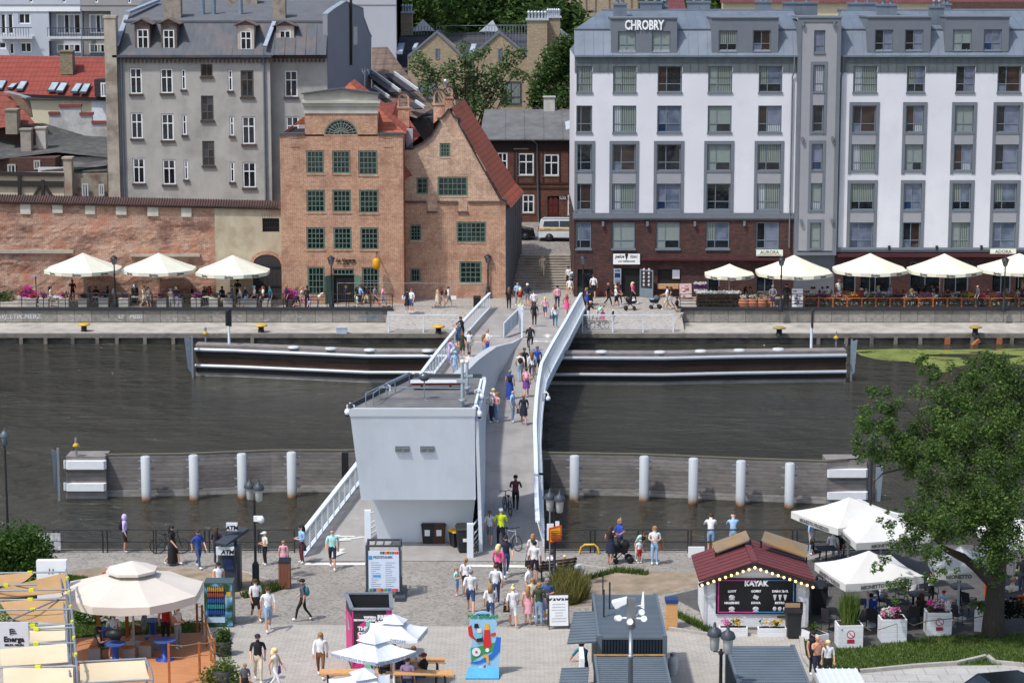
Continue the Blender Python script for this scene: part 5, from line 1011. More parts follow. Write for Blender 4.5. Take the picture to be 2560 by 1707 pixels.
b.add([(x0w,OY-.35,ztop(x0w)-.05),(owr,OY-.35,ztop(owr)-.05),(owr,OY+.75,ztop(owr)+.42),(x0w,OY+.75,ztop(x0w)+.42)],[(0,1,2,3)]).add([(x0w,OY-.35,ztop(x0w)-.05),(x0w,OY-.3,ztop(x0w)-.16),(owr,OY-.3,ztop(owr)-.16),(owr,OY-.35,ztop(owr)-.05)],[(0,1,2,3)])
nn=int((owr+44)/.2)
for i in range(nn):X=-44+i*.2;b.tube((X,OY-.37,ztop(X)-.02),(X,OY+.75,ztop(X)+.44),.055,n=5,cap=False)
b.B("tile_coping",CT,OW)
b=MB()
for i in range(26):X=-43.5+RU(0,5.5);LV(b,[((X,OY-.9+RU(-.5,.3),.35),.5)],40,.12,1.0)
tag(b.B("ivy_weeds",GREENL,at=(-41,OY-.9,0)),"green weeds growing at the foot of the old wall, far left","plant")
# grey tenement
TYN=191.0
TEN=TH("tenement",(-22,TYN,0),"tall grey rendered tenement with mansard roof, dormers and blank gable wall","building")
TPL=GR("grey_render",(158,156,151),(176,174,168),.7,.95,(1,1,.5),.05,(128,126,123),.35,.6);TPL_SHADE=PN((132,135,142),.9,0,.05,.4)  # gable wall turned from the sun: shade put into a darker render colour
fx0,fx1=F('c1',948,600,TYN).x,F('c1',2205,600,TYN).x;gx_r=F('c2',525,600,TYN+1).x;tz=F('c1',1500,470,TYN).z;tzb=0
H1=[]
for x0,x1,L in((1060,1160,[(557,770)]),(1068,1166,[(922,1135)]),(1085,1183,[(1293,1500)]),(1310,1412,[(562,765)]),(1318,1420,[(930,1150)]),(1328,1434,[(1303,1510)])):
 for y0,y1 in L:H1.append((FR('c1',x0,y0,x1,y1,TYN),'w',(.5,),(.66,)))
for x0,x1,y0,y1 in((1480,1518,567,735),(1487,1526,937,1105),(1502,1537,1308,1470),(1862,1900,573,745),(1875,1912,950,1112),(1878,1916,1322,1490)):H1.append((FR('c1',x0,y0,x1,y1,TYN),'w',(),(.66,)))
for x0,x1,y0,y1,ro in((1640,1736,525,627,()),(1643,1744,783,985,(.33,.66)),(1653,1752,1152,1355,(.33,.66))):H1.append((FR('c1',x0,y0,x1,y1,TYN),'d',(.5,),ro))
for x0,x1,y0,y1 in((1966,2072,577,795),(1977,2084,952,1180),(1982,2090,1325,1535)):H1.append((FR('c1',x0,y0,x1,y1,TYN),'w',(.5,),(.66,)))
H2=[(FR('c2',210,520,306,715,TYN+1),'w',(.5,),(.66,)),(FR('c2',222,857,315,1010,TYN+1),'w',(.5,),(.55,)),(FR('c2',225,1170,318,1330,TYN+1),'w',(.5,),(.55,))]
b=MB().wall(fx0,fx1,tzb,tz,TYN,[h[0]for h in H1],.2);b.wall(fx1,gx_r,tzb,tz,TYN+1,[h[0]for h in H2],.2);b.add([(fx1,TYN,tzb),(fx1,TYN+1,tzb),(fx1,TYN+1,tz),(fx1,TYN,tz)],[(0,1,2,3)]);b.box(fx0+.3,gx_r-.3,TYN+1.5,TYN+12,0,tz-.3,0).box(fx0,fx0+.02,TYN+.2,TYN+13,0,tz)
b.B("wall",TPL,TEN);DKW=PN((92,84,78),.8)
SILL=brick("sill_brick",(92,74,68),(70,60,58),(60,54,50))
for i,(h,k,co,ro)in enumerate(H1+H2):WD(TEN,h[0]+.02,h[1]-.02,h[2]+.02,h[3]-.02,(TYN if i<len(H1)else TYN+1)+.05,WHITE if k=='w' and i not in(12,15)else DKW,.1 if k=='w' else .07,co,ro,(GL_DARK,GL_DARK,glass("grey_glass",(50,52,56),(70,72,76))),(SILL,.2,.16,.1))
b=MB();n=int((gx_r-fx0)/.34)
for i in range(n):X=fx0+.1+i*.34;y=TYN if X<fx1 else TYN+1;b.box(X,X+.15,y-.16,y+.0,tz-.45,tz-.08)
b.box(fx0,fx1,TYN-.1,TYN+.0,tz-.12,tz).box(fx1,gx_r,TYN+.9,TYN+1.0,tz-.12,tz);b.B("brick_frieze",brick("frieze_brick",(96,82,74),(120,100,88),(80,72,66)),TEN)
MR=GR("old_sheet_roof",(58,64,72),(76,83,92),.9,.6,(2.5,1,.3),.1,(104,88,84),.6,.6);zk=F('c1',1500,172,TYN+2.2).z;zr=F('c1',1500,45,TYN+9).z
b=BX(fx0-.2,fx1+.2,TYN-.5,TYN+.2,tz+.002,tz+.2).box(fx1+.2,gx_r,TYN+.5,TYN+1.2,tz+.002,tz+.2);b.add([(fx0,TYN-.3,tz+.2),(gx_r,TYN-.1,tz+.2),(gx_r,TYN+2.2,zk),(fx0+.5,TYN+2.2,zk)],[(0,1,2,3)]);seams(b,fx0+1,gx_r,.85,tz+.2,TYN-.2,zk,TYN+2.2,0,.03);b.add([(fx0,TYN-.3,tz),(fx0+.5,TYN+2.2,zk),(fx0+.5,TYN+12,zk),(fx0,TYN+13,tz)],[(0,1,2,3)])
b.B("mansard_roof",MR,TEN);b=AD([(fx0+.4,TYN+2.0,zk+.03),(gx_r,TYN+2.0,zk+.03),(gx_r+1,TYN+12,zr+.4),(fx0+.5,TYN+12,zr+.4)],[(0,1,2,3)]).add([(fx0+.4,TYN+2.0,zk+.03),(fx0+.4,TYN+2.0,zk-.15),(gx_r,TYN+2.0,zk-.15),(gx_r,TYN+2.0,zk+.03)],[(0,1,2,3)]);b.B("flat_roof",GR("roofing_felt",(84,87,92),(98,101,106),1,.9),TEN)
gp0=[(525,640+700),(525,112),(570,75),(660,18),(785,68),(790,130),(830,240),(848,275),(848,1340)]
a0,a1=F('c2',525,600,TYN+1),F('c2',848,600,TYN+15);dr=(a1-a0);
def onw(x,y):
 d=ray(*S('c2',x,y));n_=V3((dr.y,-dr.x,0));t=(a0-V3((0,0,CAMH))).dot(n_)/d.dot(n_);return V3((0,0,CAMH))+d*t
pw=[onw(x,y)for x,y in gp0];bk=[p+V3((-.4,.06,0))for p in pw];pw[0].z=pw[-1].z=bk[0].z=bk[-1].z=0
HX(bk,pw).B("gable_wall",TPL_SHADE,TEN);b=MB()
for p,q in zip(pw[1:7],pw[2:8]):b.bar(p+V3((-.2,.03,.06)),q+V3((-.2,.03,.06)),.5,.1)
b.B("gable_capping",PN((140,150,160),.5),TEN)
p0,p1=onw(690,0),onw(692,480);BA(p0+V3((.1,-.1,.5)),p1+V3((.1,-.1,0)),.22,.22).B("flue_pipe",PN((40,32,30),.6),TEN)
p0,p1=onw(712,200),onw(738,330);b=MB();q0,q1=onw(740,195),onw(712,335);b.hexa([V3((p0.x,p0.y,p0.z)),V3((q0.x,q0.y,p0.z)),V3((q0.x,q0.y,p1.z)),V3((p0.x,p0.y,p1.z))],[v+V3((.06,-.01,0))for v in(V3((p0.x,p0.y,p0.z)),V3((q0.x,q0.y,p0.z)),V3((q0.x,q0.y,p1.z)),V3((p0.x,p0.y,p1.z)))]);b.B("window",PN((190,188,184),.6),TEN)
for c,x0,x1,yt,yb,w0,w1,wt,wb in(('c1',1100,1225,195,412,1120,1213,240,405),('c1',1315,1445,192,415,1332,1424,244,405),('c1',1940,2075,205,420,1962,2055,255,410),('c2',150,280,190,385,172,256,225,372)):
 Y=TYN+.2+(.8 if c=='c2' else 0);X0,X1,z0,z1=FR(c,x0,yt,x1,yb,Y);h=FR(c,w0,wt,w1,wb,Y);d=MB().wall(X0,X1,z0-.2,z1,Y,[h],.1).box(X0,X0+.05,Y+.12,Y+2.4,z0-.2,z1-.002).box(X1-.05,X1,Y+.12,Y+2.4,z0-.2,z1-.002);d.B("dormer",GR("dormer_board",(86,72,66),(112,98,92),4,.9)if c=='c1' and x0<1900 else GR("pink_plaster",(170,156,146),(190,178,168),3,.9),TEN)
 xm=(X0+X1)/2;d=MB()
 for s_ in(-1,1):d.hexa([(xm,Y-.25,z1+.45),(xm+s_*((X1-X0)/2+.3),Y-.25,z1-.02),(xm+s_*((X1-X0)/2+.3),Y-.25,z1-.1),(xm,Y-.25,z1+.35)],[(xm,Y+2.6,z1+.45),(xm+s_*((X1-X0)/2+.3),Y+2.6,z1-.02),(xm+s_*((X1-X0)/2+.3),Y+2.6,z1-.1),(xm,Y+2.6,z1+.35)])
 d.slab([(X0,z1-.02),(X1,z1-.02),(xm,z1+.36)],Y,Y+.1);d.B("dormer_roof",GR("rusty_sheet",(96,78,72),(128,108,100),2,.7),TEN);WD(TEN,h[0],h[1],h[2],h[3],Y+.02,WHITE,.1,(.5,),(.62,),(GL_DARK,))
for c,x0,x1,yt,dy in(('c1',1335,1475,-40,3.2),('c1',2225,2330,-20,3),('c1',1850,2100,-60,10)):
 X0,X1,z0,z1=FR(c,x0,yt,x1,125,TYN+dy);BX(X0,X1,TYN+dy,TYN+dy+1,zk-.3,z1).box(X0-.08,X1+.08,TYN+dy-.08,TYN+dy+1.08,z1,z1+.12).B("chimney",GR("old_chimney",(128,120,108),(160,150,136),2.5,.95,(1,1,1),.3,(96,90,82),1.5,.7),TEN)
for x,y1 in((1655,115),(1745,108),(1965,105)):p=F('c1',x,y1,TYN+5);LA([(.2,-.3),(.2,1.7)],p,10).B("flue_pipe",PN((128,140,154),.4,.3),TEN)
for c,x,y0,y1 in(('c1',985,435,1560),('c1',2150,440,1560)):p,q=F(c,x,y0,TYN-.15),F(c,x+(40 if x<1500 else 20),y1,TYN-.15);PA([p,(p.x,p.y,p.z-.5),(p.x+.0,p.y,2)],.09,6).B("downpipe",PN((104,114,128),.5),TEN)
b=MB();b.bar(F('c1',1035,130,TYN+3),F('c1',950,375,TYN-.3),.4,.15);b.bar(F('c1',1040,105,TYN+3),F('c1',1290,5,TYN+10),.45,.2);b.bar(F('c1',2240,180,TYN+2),F('c1',2165,380,TYN-.2),.35,.12);b.B("verge_flashing",PN((140,152,166),.5),TEN)
X0,X1,z0,z1=FR('c1',862,150,958,1290,TYN-.5);o=BX(X0,X1,TYN-.5,TYN+.6,2,z1).box(X0-.06,X1+.06,TYN-.56,TYN+.66,z1+.002,z1+.2).B("chimney_stack",GR("spalled_stack",(156,148,134),(180,172,158),1.5,.95,(1,1,.6),.3,(104,92,80),.6,.7),TEN)
p=F('c2',800,665,186);t=tag(TU(p,F('c2',800,500,186),.03,n=5).bar(F('c2',775,530,186),F('c2',835,515,186.5),.03,.03).bar(F('c2',778,505,186),F('c2',790,545,186),.06,.04).bar(F('c2',818,505,186),F('c2',832,545,186),.06,.04).B("roof_antenna",GALV,at=p),"thin television antenna behind the granary pediment","antenna")
# houses behind, left
CREAM=PN((206,198,170),.85,0,.05,.5);BRICKD=brick("brown_brick",(92,58,50),(70,48,44),(64,52,48))
RY=216.0
RED=TH("red_roofed_house",(-45,RY,0),"cream house with a red tiled roof and roof windows, left background","house")
pts=[F('c1',-600,440,RY+7),F('c1',880,470,RY+7),F('c1',890,800,RY),F('c1',-600,735,RY)]
AD(pts,[(3,2,1,0)]).hexa([pts[3],pts[2],pts[2]-V3((0,0,.3)),pts[3]-V3((0,0,.3))],[p+V3((0,.3,0))for p in(pts[3],pts[2],pts[2]-V3((0,0,.3)),pts[3]-V3((0,0,.3)))],1).B("roof",[tiles("red_pantiles",(124,52,40),(142,62,48),.42,.4,0,.7),PN((40,34,36),.6)],RED)
zw=pts[2].z-.3;BX(pts[3].x,F('c1',750,900,RY+.5).x,RY+.5,RY+8,0,zw,0).box(F('c1',752,900,RY+.5).x,F('c1',900,900,RY+.5).x,RY+.3,RY+8,0,zw,1).B("wall",[CREAM,PN((212,216,222),.8)],RED)
def onroof(x,y):
 n_=(pts[1]-pts[0]).cross(pts[3]-pts[0]);d=ray(*S('c1',x,y));t=(pts[0]-V3((0,0,CAMH))).dot(n_)/d.dot(n_);return V3((0,0,CAMH))+d*t
SKG=glass("skylight_glass",(150,166,176),(176,190,198),.1)
for q in(((425,678),(490,678),(445,752),(385,750)),((500,680),(560,682),(515,758),(452,755)),((625,685),(680,686),(632,762),(572,760)),((690,687),(748,688),(705,766),(645,764)),((-10,662),(60,662),(20,735),(-50,735)),((172,668),(232,668),(185,742),(128,740)),((100,690),(150,686),(105,728),(55,726))):
 c4=[onroof(*k)+V3((0,-.06,.1))for k in q];o=HX([v-V3((0,0,.12))for v in c4],c4).B("roof_window",PN((66,70,76),.5),RED);cen=sum(c4,V3())/4;MB().face([cen+(v-cen)*.82+V3((0,-.01,.02))for v in c4]).B("pane",SKG,o)
X0,X1,z0,z1=FR('c1',490,425,592,610,RY+3.5);BX(X0,X1,RY+3.5,RY+4.8,z0,z1).box(X0-.08,X1+.08,RY+3.4,RY+4.9,z1,z1+.12).B("chimney",brick("yellow_brick",(150,138,112),(130,118,94),(110,100,84)),RED)
X0,X1,z0,z1=FR('c1',830,675,880,790,RY-.2);BX(X0-.6,X1+.3,RY-.6,RY+2,z0,z1+.3).B("dormer",PN((52,44,46),.7),RED);WD(RED,X0,X1,z0,z1,RY-.7,WHITE,.12,(.5,),(),(GL_SKY_REFL,))
WY=208.0;q=[(400,1005),(400,930),(485,930),(485,868),(660,868),(660,935),(752,935),(752,1005),(890,1005),(890,1120),(690,1110),(350,1010)]
WG=TH("stepped_wall",(-44,WY,0),"whitewashed stepped gable wall with red brick capping, left background","wall");pl=[(F('c1',x,y,WY).x,F('c1',x,y,WY).z)for x,y in q]
SL(pl[:9]+[(pl[8][0],0),(pl[0][0],0)],WY,WY+.5).B("wall",GR("whitewash",(168,168,168),(196,196,196),1.6,.95,(1,1,.6),.2,(140,134,128),.8,.7),WG);b=MB()
for a,c in((0,2),(2,2),):pass
for(x0,y0),(x1,y1)in(((395,925),(488,925)),((480,863),(664,863)),((650,930),(758,930)),((748,1000),(892,1000))):a,c=F('c1',x0,y0,WY),F('c1',x1,y1,WY);b.box(a.x,c.x,WY-.12,WY+.62,a.z-.12,a.z+.12)
b.B("capping",PN((130,66,60),.8),WG)
BIT=TH("felt_roofed_house",(-52,198,0),"low dark brick house under a patched bitumen roof, left background","house")
BM=GR("bitumen",(62,62,64),(80,80,80),1.4,.95,(1,1,1),.3,(96,100,88),.7,.7)
zb1,zb2=F('c1',200,1285,196).z,F('c1',600,1290,197).z
pts2=[F('c1',-600,1040,208),F('c1',350,1005,208),F('c1',690,1108,208),F('c1',895,1120,208),F('c1',900,1290,199),F('c1',460,1245,199),F('c1',0,1300,196),F('c1',-600,1320,196)]
AD(pts2,[tuple(range(8))]).B("roof",BM,BIT);BX(pts2[7].x,F('c1',450,1300,196.5).x,196.5,204,0,F('c1',200,1290,196.5).z,0).box(F('c1',450,1300,199).x,F('c1',900,1300,199).x,199.3,204,0,F('c1',700,1282,199.3).z,1).B("wall",[BRICKD,PN((150,148,146),.9,0,.1)],BIT)
for x0,y0,x1,y1 in((60,1342,128,1420),(275,1310,328,1385)):h=FR('c1',x0,y0,x1,y1,196.4);WD(BIT,h[0],h[1],h[2],h[3],196.4,PN((170,168,160),.7),.12,(.5,),(),(GL_SKY_REFL,GL_DARK))
for x0,x1,y0,y1,Y,wh in((168,252,1065,1235,200,0),(293,372,1052,1215,201,1)):
 X0,X1,z0,z1=FR('c1',x0,y0,x1,y1,Y);BX(X0,X1,Y,Y+1.0,z0-.5,z1).box(X0-.08,X1+.08,Y-.08,Y+1.08,z1+.002,z1+.14).B("chimney",GR("white_stack" if wh else "grey_stack",(176,170,162)if wh else(140,134,124),(196,190,184)if wh else(160,152,142),1.6,.95,(1,1,1),.2,(120,90,80),.9,.5),BIT)
HIP=TH("hipped_roof_house",(-56,203,0),"small house with a worn red hipped roof and square chimney at the left edge","house");hp=[F('c1',-500,760,209),F('c1',60,755,209),F('c1',285,1005,203),F('c1',0,1045,202),F('c1',-500,1060,202)]
AD(hp,[(0,1,2,3,4)]).B("roof",tiles("worn_tiles",(116,56,42),(136,70,52),.6,.5,0,.85,(100,60,50)),HIP);BX(hp[4].x,hp[2].x-.2,203.2,209,0,hp[3].z-.1).B("wall",BRICKD,HIP);X0,X1,z0,z1=FR('c1',42,905,138,1070,201.5);BX(X0,X1,201.5,203,z0-.3,z1).box(X0-.08,X1+.08,201.4,203.1,z1,z1+.12).B("chimney",GR("stone_stack",(128,122,108),(148,140,126),2,.95),HIP)
b=MB();b.bar(F('c1',55,752,208),F('c1',235,800,205),.5,.15);o=b.B("parapet_capping",PN((132,140,150),.6),HIP);b=MB();q=[F('c1',x,y,205.5)for x,y in((60,760),(235,800),(262,960),(230,965),(150,860))];b.hexa(q,[v+V3((0,.4,0))for v in q]);b.B("brick_parapet",brick("parapet_brick",(140,112,92),(118,92,76),(120,106,92)),HIP)
SHED=TH("whitewashed_shed",(-43,193,0),"whitewashed lean-to sheds with low felt roofs and small windows behind the old wall","shed")
YS=193.0;z_=lambda x,y,Y=YS:F('c1',x,y,Y);b=MB();a,c,d,e=z_(300,1390),z_(875,1340),z_(885,1385),z_(620,1410)
AD([z_(300,1400),z_(880,1345),F('c1',960,1290,197),F('c1',560,1360,197)],[(0,1,2,3)]).add([z_(600,1410),z_(885,1395),F('c1',880,1350,193.5),F('c1',600,1390,193.5)],[(0,1,2,3)]).B("roof",BM,SHED)
BX(z_(300,1400).x,z_(880,1345).x,YS+.5,YS+.8,2,z_(600,1372).z,0).box(z_(585,1400).x,z_(900,1400).x,YS-.6,YS+.45,2,z_(800,1415).z,1).box(z_(890,1400).x,z_(965,1400).x,YS-.9,YS+2,2,z_(900,1330).z,2).B("wall",[PN((190,192,190),.9,0,.1),GR("dirty_render",(128,120,106),(150,142,128),1.2,.95,(1,1,1),.1,(96,66,56),.9,.8),BRICKD],SHED)
for x0,y0,x1,y1 in((668,1500,720,1620),(805,1505,850,1600),(905,1425,948,1560)):h=FR('c1',x0,y0,x1,y1,YS-1.0);WD(SHED,h[0],h[1],h[2],h[3],YS-.95,PN((176,180,182),.6),.12,(.5,),(),(GL_SKY_REFL,GL_DARK))
X0,X1,z0,z1=FR('c1',518,1300,585,1500,YS-1.2);BX(X0,X1,YS-1.2,YS-.3,2,z1).box(X0-.1,X1+.1,YS-1.3,YS-.2,z1,z1+.16).B("chimney",GR("peeling_stack",(150,140,124),(176,166,150),1.6,.95,(1,1,1),.2,(130,90,76),.8,.7),SHED)
HTW=TH("half_timbered_wall",(-50,186,0),"cream half-timbered wall with dark beams at the far left behind the old wall","wall");YH=186.0
BX(F('c1',-600,1450,YH).x,F('c1',520,1450,YH).x,YH,YH+.4,0,F('c1',260,1408,YH).z).B("plaster",PN((196,184,158),.9,0,.08),HTW);b=MB()
for x0,y0,x1,y1,th in((-600,1410,520,1425,.3),(-600,1490,520,1505,.45),(160,1425,160,1720,.3),(350,1470,350,1720,.3),(330,1520,275,1610,.2),(365,1520,430,1610,.2)):p,q=F('c1',x0,y0,YH-.1),F('c1',x1,y1,YH-.1);b.bar(p,q,.25,th)
b.B("beams",PN((46,42,40),.8),HTW)
AY=246.0
APT=TH("apartment_block",(-45,AY,0),"pale concrete apartment block with balconies across the left background","building")
fz=lambda c,x,y:F(c,x,y,AY)
x0a,xa,xb,xc=fz('c1',-500,200).x,fz('c1',660,200).x,fz('c1',1290,200).x,fz('c2',1030,60).x
AW=[FR('c1',150,110,248,198,AY),FR('c1',62,112,108,280,AY),FR('c1',5,112,48,280,AY),FR('c1',165,348,258,430,AY),FR('c1',75,350,116,445,AY),FR('c1',-10,345,50,400,AY),FR('c1',235,-10,268,24,AY),FR('c1',505,-10,538,24,AY),FR('c1',768,-10,800,24,AY),FR('c1',1040,-10,1070,30,AY),FR('c1',1580,-10,1612,30,AY)]
AL=[FR('c1',400,90,660,305,AY),FR('c1',400,335,660,460,AY),FR('c1',668,92,905,300,AY),FR('c1',668,335,860,460,AY)]
ztA=34.0;b=MB();b.wall(x0a,xa,0,ztA,AY,AW+AL,.4,0);b.wall(xa,xb,0,ztA,AY+.02,AW+AL,.4,1);b.wall(xb,xc,0,ztA,AY,AW,.3,2)
for h in AL:b.box(h[0],h[1],AY+1.2,AY+1.25,h[2],h[3],0 if h[0]<xa-1 else 1)
b.box(x0a,xc,AY+1.6,AY+14,0,ztA,0).box(x0a,xa,AY-.1,AY-.002,fz('c1',300,95).z,fz('c1',300,62).z,3).box(x0a,xc,AY-.06,AY-.002,fz('c1',300,44).z,fz('c1',300,36).z,1)
b.add([(xc,AY,0),(xc,AY+14,0),(xc,AY+14,ztA),(xc,AY,ztA)],[(0,1,2,3)],2)
b.B("wall",[PN((178,184,194),.85,0,.04,.3),PN((150,148,148),.85,0,.05,.3),PN((172,174,182),.85,0,.04,.3),WHITE],APT)
for h in AW:WD(APT,h[0],h[1],h[2],h[3],AY+.1,WHITE,.12,(.5,)if h[1]-h[0]>1.2 else(),(),(GL_DARK,))
for h in AL:WD(APT,h[0]+.6,h[1]-.2,h[2]+.3,h[3]-.35,AY+1.1,WHITE,.14,(.3,.52,.76),(),(CUR_W,GL_DARK,CUR_W,GL_DARK))
for x0,x1,yt,yb in((-5,262,225,300),(385,662,228,300),(668,860,232,300)):
 X0,X1,z0,z1=FR('c1',x0,yt,x1,yb,AY-1.0);o=BX(X0,X1,AY-1,AY-.003,z0-.25,z0).B("balcony",PN((190,194,198),.8),APT);b=BX(X0,X1,AY-1.03,AY-.97,z1-.08,z1)
 for i in range(int((X1-X0)/.28)):b.box(X0+i*.28,X0+i*.28+.05,AY-1.02,AY-.98,z0,z1-.08)
 b.B("balustrade",PN((66,70,76),.6),o)
 # centre background: tiled roof, sand brick gables, trees
BT=TH("brown_roofed_house",(-14,204,0),"old house under a long mossy brown tiled roof behind the granary","house")
pr=[F('c2',852,350,214),F('c2',965,345,214),F('c2',1295,800,200),F('c2',1180,870,196),F('c2',852,770,198)]
AD(pr,[(0,1,2,3,4)]).B("roof",tiles("brown_tiles",(98,80,70),(122,102,88),.8,.42,0,.9,(84,76,66)),BT);BX(F('c2',860,700,203).x,F('c2',1290,700,203).x,203,212,0,pr[3].z-.2).box(F('c2',1150,880,197).x,F('c2',1310,880,197).x,197,202,0,F('c2',1200,865,197).z).B("wall",PN((52,48,48),.9),BT)
def onbt(x,y):
 n_=(pr[1]-pr[0]).cross(pr[4]-pr[0]);d=ray(*S('c2',x,y));t=(pr[0]-V3((0,0,CAMH))).dot(n_)/d.dot(n_);return V3((0,0,CAMH))+d*t
for pts_ in(((850,540),(1060,690)),((1015,555),(1190,680)),((870,660),(980,735)),((1175,765),(1240,810))):
 a,c=onbt(*pts_[0]),onbt(*pts_[1]);o=BA(a+V3((0,-.2,.25)),c+V3((0,-.2,.25)),.16,.25).B("roof_light",PN((200,204,206),.4),BT);BA(a+V3((-.5,-.3,.12)),c+V3((-.5,-.3,.12)),.7,.1).B("roof_light_dark_bar",PN((54,54,60),.6),o)  # dark bar laid beside each pale roof strip
SB=TH("sand_brick_houses",(-5,245,0),"row of modern sand brick gabled houses with dark tiled roofs","house");SY_=245.0
SBR=brick("sand_brick",(166,148,122),(146,130,106),(140,128,110),.5,.12,.012,(128,114,94),.4,.8);DT=tiles("charcoal_tiles",(52,54,60),(66,68,74),.5,.5,0,.7)
for g_,wx in((((1115,490),(1115,410),(1330,228),(1490,355),(1530,420),(1530,860)),(1317,357,1348,438)),(((1600,860),(1600,390),(1790,230),(2030,425),(2030,860)),(1777,360,1810,445))):
 pl=[(F('c2',x,y,SY_).x,F('c2',x,y,SY_).z)for x,y in g_];pl=[(pl[0][0],0)]+pl[1:-1]+[(pl[-1][0],0)];SL(pl,SY_,SY_+.6).B("gable",SBR,SB);h=FR('c2',*wx,SY_-.05);WD(SB,h[0],h[1],h[2],h[3],SY_-.06,PN((110,116,122),.6),.1,(),(),(GL_SKY_REFL,))
 ap=max(pl,key=lambda q:q[1]);b=MB()
 for q in(pl[1],pl[-2]):b.hexa([(ap[0],SY_-.15,ap[1]+.05),(q[0],SY_-.15,q[1]+.05),(q[0],SY_-.15,q[1]-.25),(ap[0],SY_-.15,ap[1]-.25)],[(ap[0],SY_+.75,ap[1]+.05),(q[0],SY_+.75,q[1]+.05),(q[0],SY_+.75,q[1]-.25),(ap[0],SY_+.75,ap[1]-.25)])
 b.B("verge",PN((104,112,124),.6),SB);b=MB()
 for q in(pl[1],pl[-2]):b.add([(ap[0],SY_+.7,ap[1]+.02),(q[0],SY_+.7,q[1]+.02),(q[0],SY_+9,q[1]+.02),(ap[0],SY_+9,ap[1]+.02)],[(0,1,2,3)])
 b.B("gable_roof",DT,SB)
h=FR('c2',1800,600,1948,770,SY_-.1);WD(SB,h[0],h[1],h[2],h[3],SY_-.12,PN((60,64,70),.6),.15,(.5,),(.3,),(CUR_G,CUR_G));h=FR('c2',1190,600,1330,740,SY_-.1);WD(SB,h[0],h[1],h[2],h[3],SY_-.12,PN((60,64,70),.6),.15,(.5,),(.3,),(GL_SKY_REFL,CUR_G))
rr=[F('c2',850,275,SY_+8),F('c2',1700,232,SY_+8),F('c2',2240,250,SY_+8),F('c2',2240,520,SY_+1),F('c2',1080,520,SY_+1),F('c2',920,400,SY_+3)]
AD(rr,[(5,4,3,2,1,0)]).B("roof",DT,SB);BX(F('c2',1050,600,SY_+1.2).x,F('c2',2250,600,SY_+1.2).x,SY_+1.2,SY_+8,0,rr[4].z-.2).B("wall",SBR,SB)
for q in((1030,335,1100,405),(1150,335,1200,375),(1565,340,1625,410)):
 c4=[F('c2',x,y,SY_+4-(y-335)*.03)for x,y in((q[0]+20,q[1]),(q[2],q[1]),(q[2]-20,q[3]),(q[0],q[3]))];c4=[v+V3((0,-1.0,.3))for v in c4];o=HX([v-V3((0,0,.2))for v in c4],c4).B("roof_window",PN((120,128,136),.5),SB);cen=sum(c4,V3())/4;MB().face([cen+(v-cen)*.8+V3((0,-.02,.03))for v in c4]).B("pane",SKG,o)
for x0,x1,yt,yb,Y in((862,1025,120,270,SY_+9),(1025,1148,100,270,SY_+11),(1993,2140,152,385,SY_-1),(2140,2235,135,360,SY_+1)):
 X0,X1,z0,z1=FR('c2',x0,yt,x1,yb,Y);o=BX(X0,X1,Y,Y+2.2,z0-3,z1).box(X0-.15,X1+.15,Y-.15,Y+2.35,z1+.002,z1+.2,1).B("chimney",[SBR,PN((170,178,186),.5)],SB);b=MB()
 for i in range(6):b.lathe([(.14,0),(.14,.5),(.2,.55),(.2,.7),(.05,.8)],(X0+(X1-X0)*(i+.5)/6,Y+.8,z1+.2),7)
 b.B("chimney_pot",PN((176,182,188),.35,.4),o)
for x0,xm,x1,yt,yb in((1148,1225,1315,143,230),(1640,1740,1790,150,235),(770,800,860,140,260)):
 pl=[F('c2',x0,yb,SY_+14),F('c2',x1,yb,SY_+14),F('c2',xm,yt,SY_+14)];HX(pl,[v+V3((0,.5,0))for v in pl]).B("rear_gable",PN((200,206,214),.7),SB)
b=MB();tr=[F('c2',x,200,SY_+6)for x in range(1690,2000,22)]+[F('c2',x,205,SY_+9)for x in range(1150,1360,22)]
for p in tr:b.box(p.x-.03,p.x+.03,p.y-.03,p.y+.03,p.z-1.6,p.z+.2)
for s_ in(tr[:14],tr[14:]):b.bar(s_[0]+V3((0,0,.2)),s_[-1]+V3((0,0,.2)),.06,.06)
b.B("terrace_railing",PN((120,128,136),.5),SB)
p=F('c2',980,208,SY_+6);b=LA([(.02,0),(.35,.05),(.62,.18)],(0,0,0),14);o=b.B("satellite_dish",WHITE,SB);o.location=p-SB.location;o.rotation_euler=(radians(70),0,radians(15))
BK2=TH("brick_warehouse",(15,295,0),"large beige brick warehouse with blind arches behind the hotel","building");YB=295.0
X0,X1=F('c2',2165,100,YB).x,F('c3',760,60,YB).x;b=BX(X0,X1,YB,YB+10,0,36);b.B("wall",brick("beige_brick",(176,158,134),(158,142,120),(150,138,120),.5,.14,.014),BK2);b=MB()
for c,x0,x1,y0,y1 in(('c2',2258,2320,0,100),('c3',32,122,2,135),('c3',252,352,2,100),('c3',478,560,5,100),('c3',695,770,5,100),('c2',2258,2340,205,300)):
 a0_,a1_,z0,z1=FR(c,x0,y0,x1,y1,YB-.05);b.box(a0_,a0_+.12,YB-.1,YB-.002,z0,z1).box(a1_-.12,a1_,YB-.1,YB-.002,z0,z1).box(a0_,a1_,YB-.1,YB-.002,z0-.12,z0-.001)
 for i in range(6):b.bar(((a0_+a1_)/2+(a1_-a0_)/2*cos(pi*i/6),YB-.05,z1+.4*sin(pi*i/6)),((a0_+a1_)/2+(a1_-a0_)/2*cos(pi*(i+1)/6),YB-.05,z1+.4*sin(pi*(i+1)/6)),.1,.14)
b.B("blind_arch",PN((120,106,92),.9),BK2)
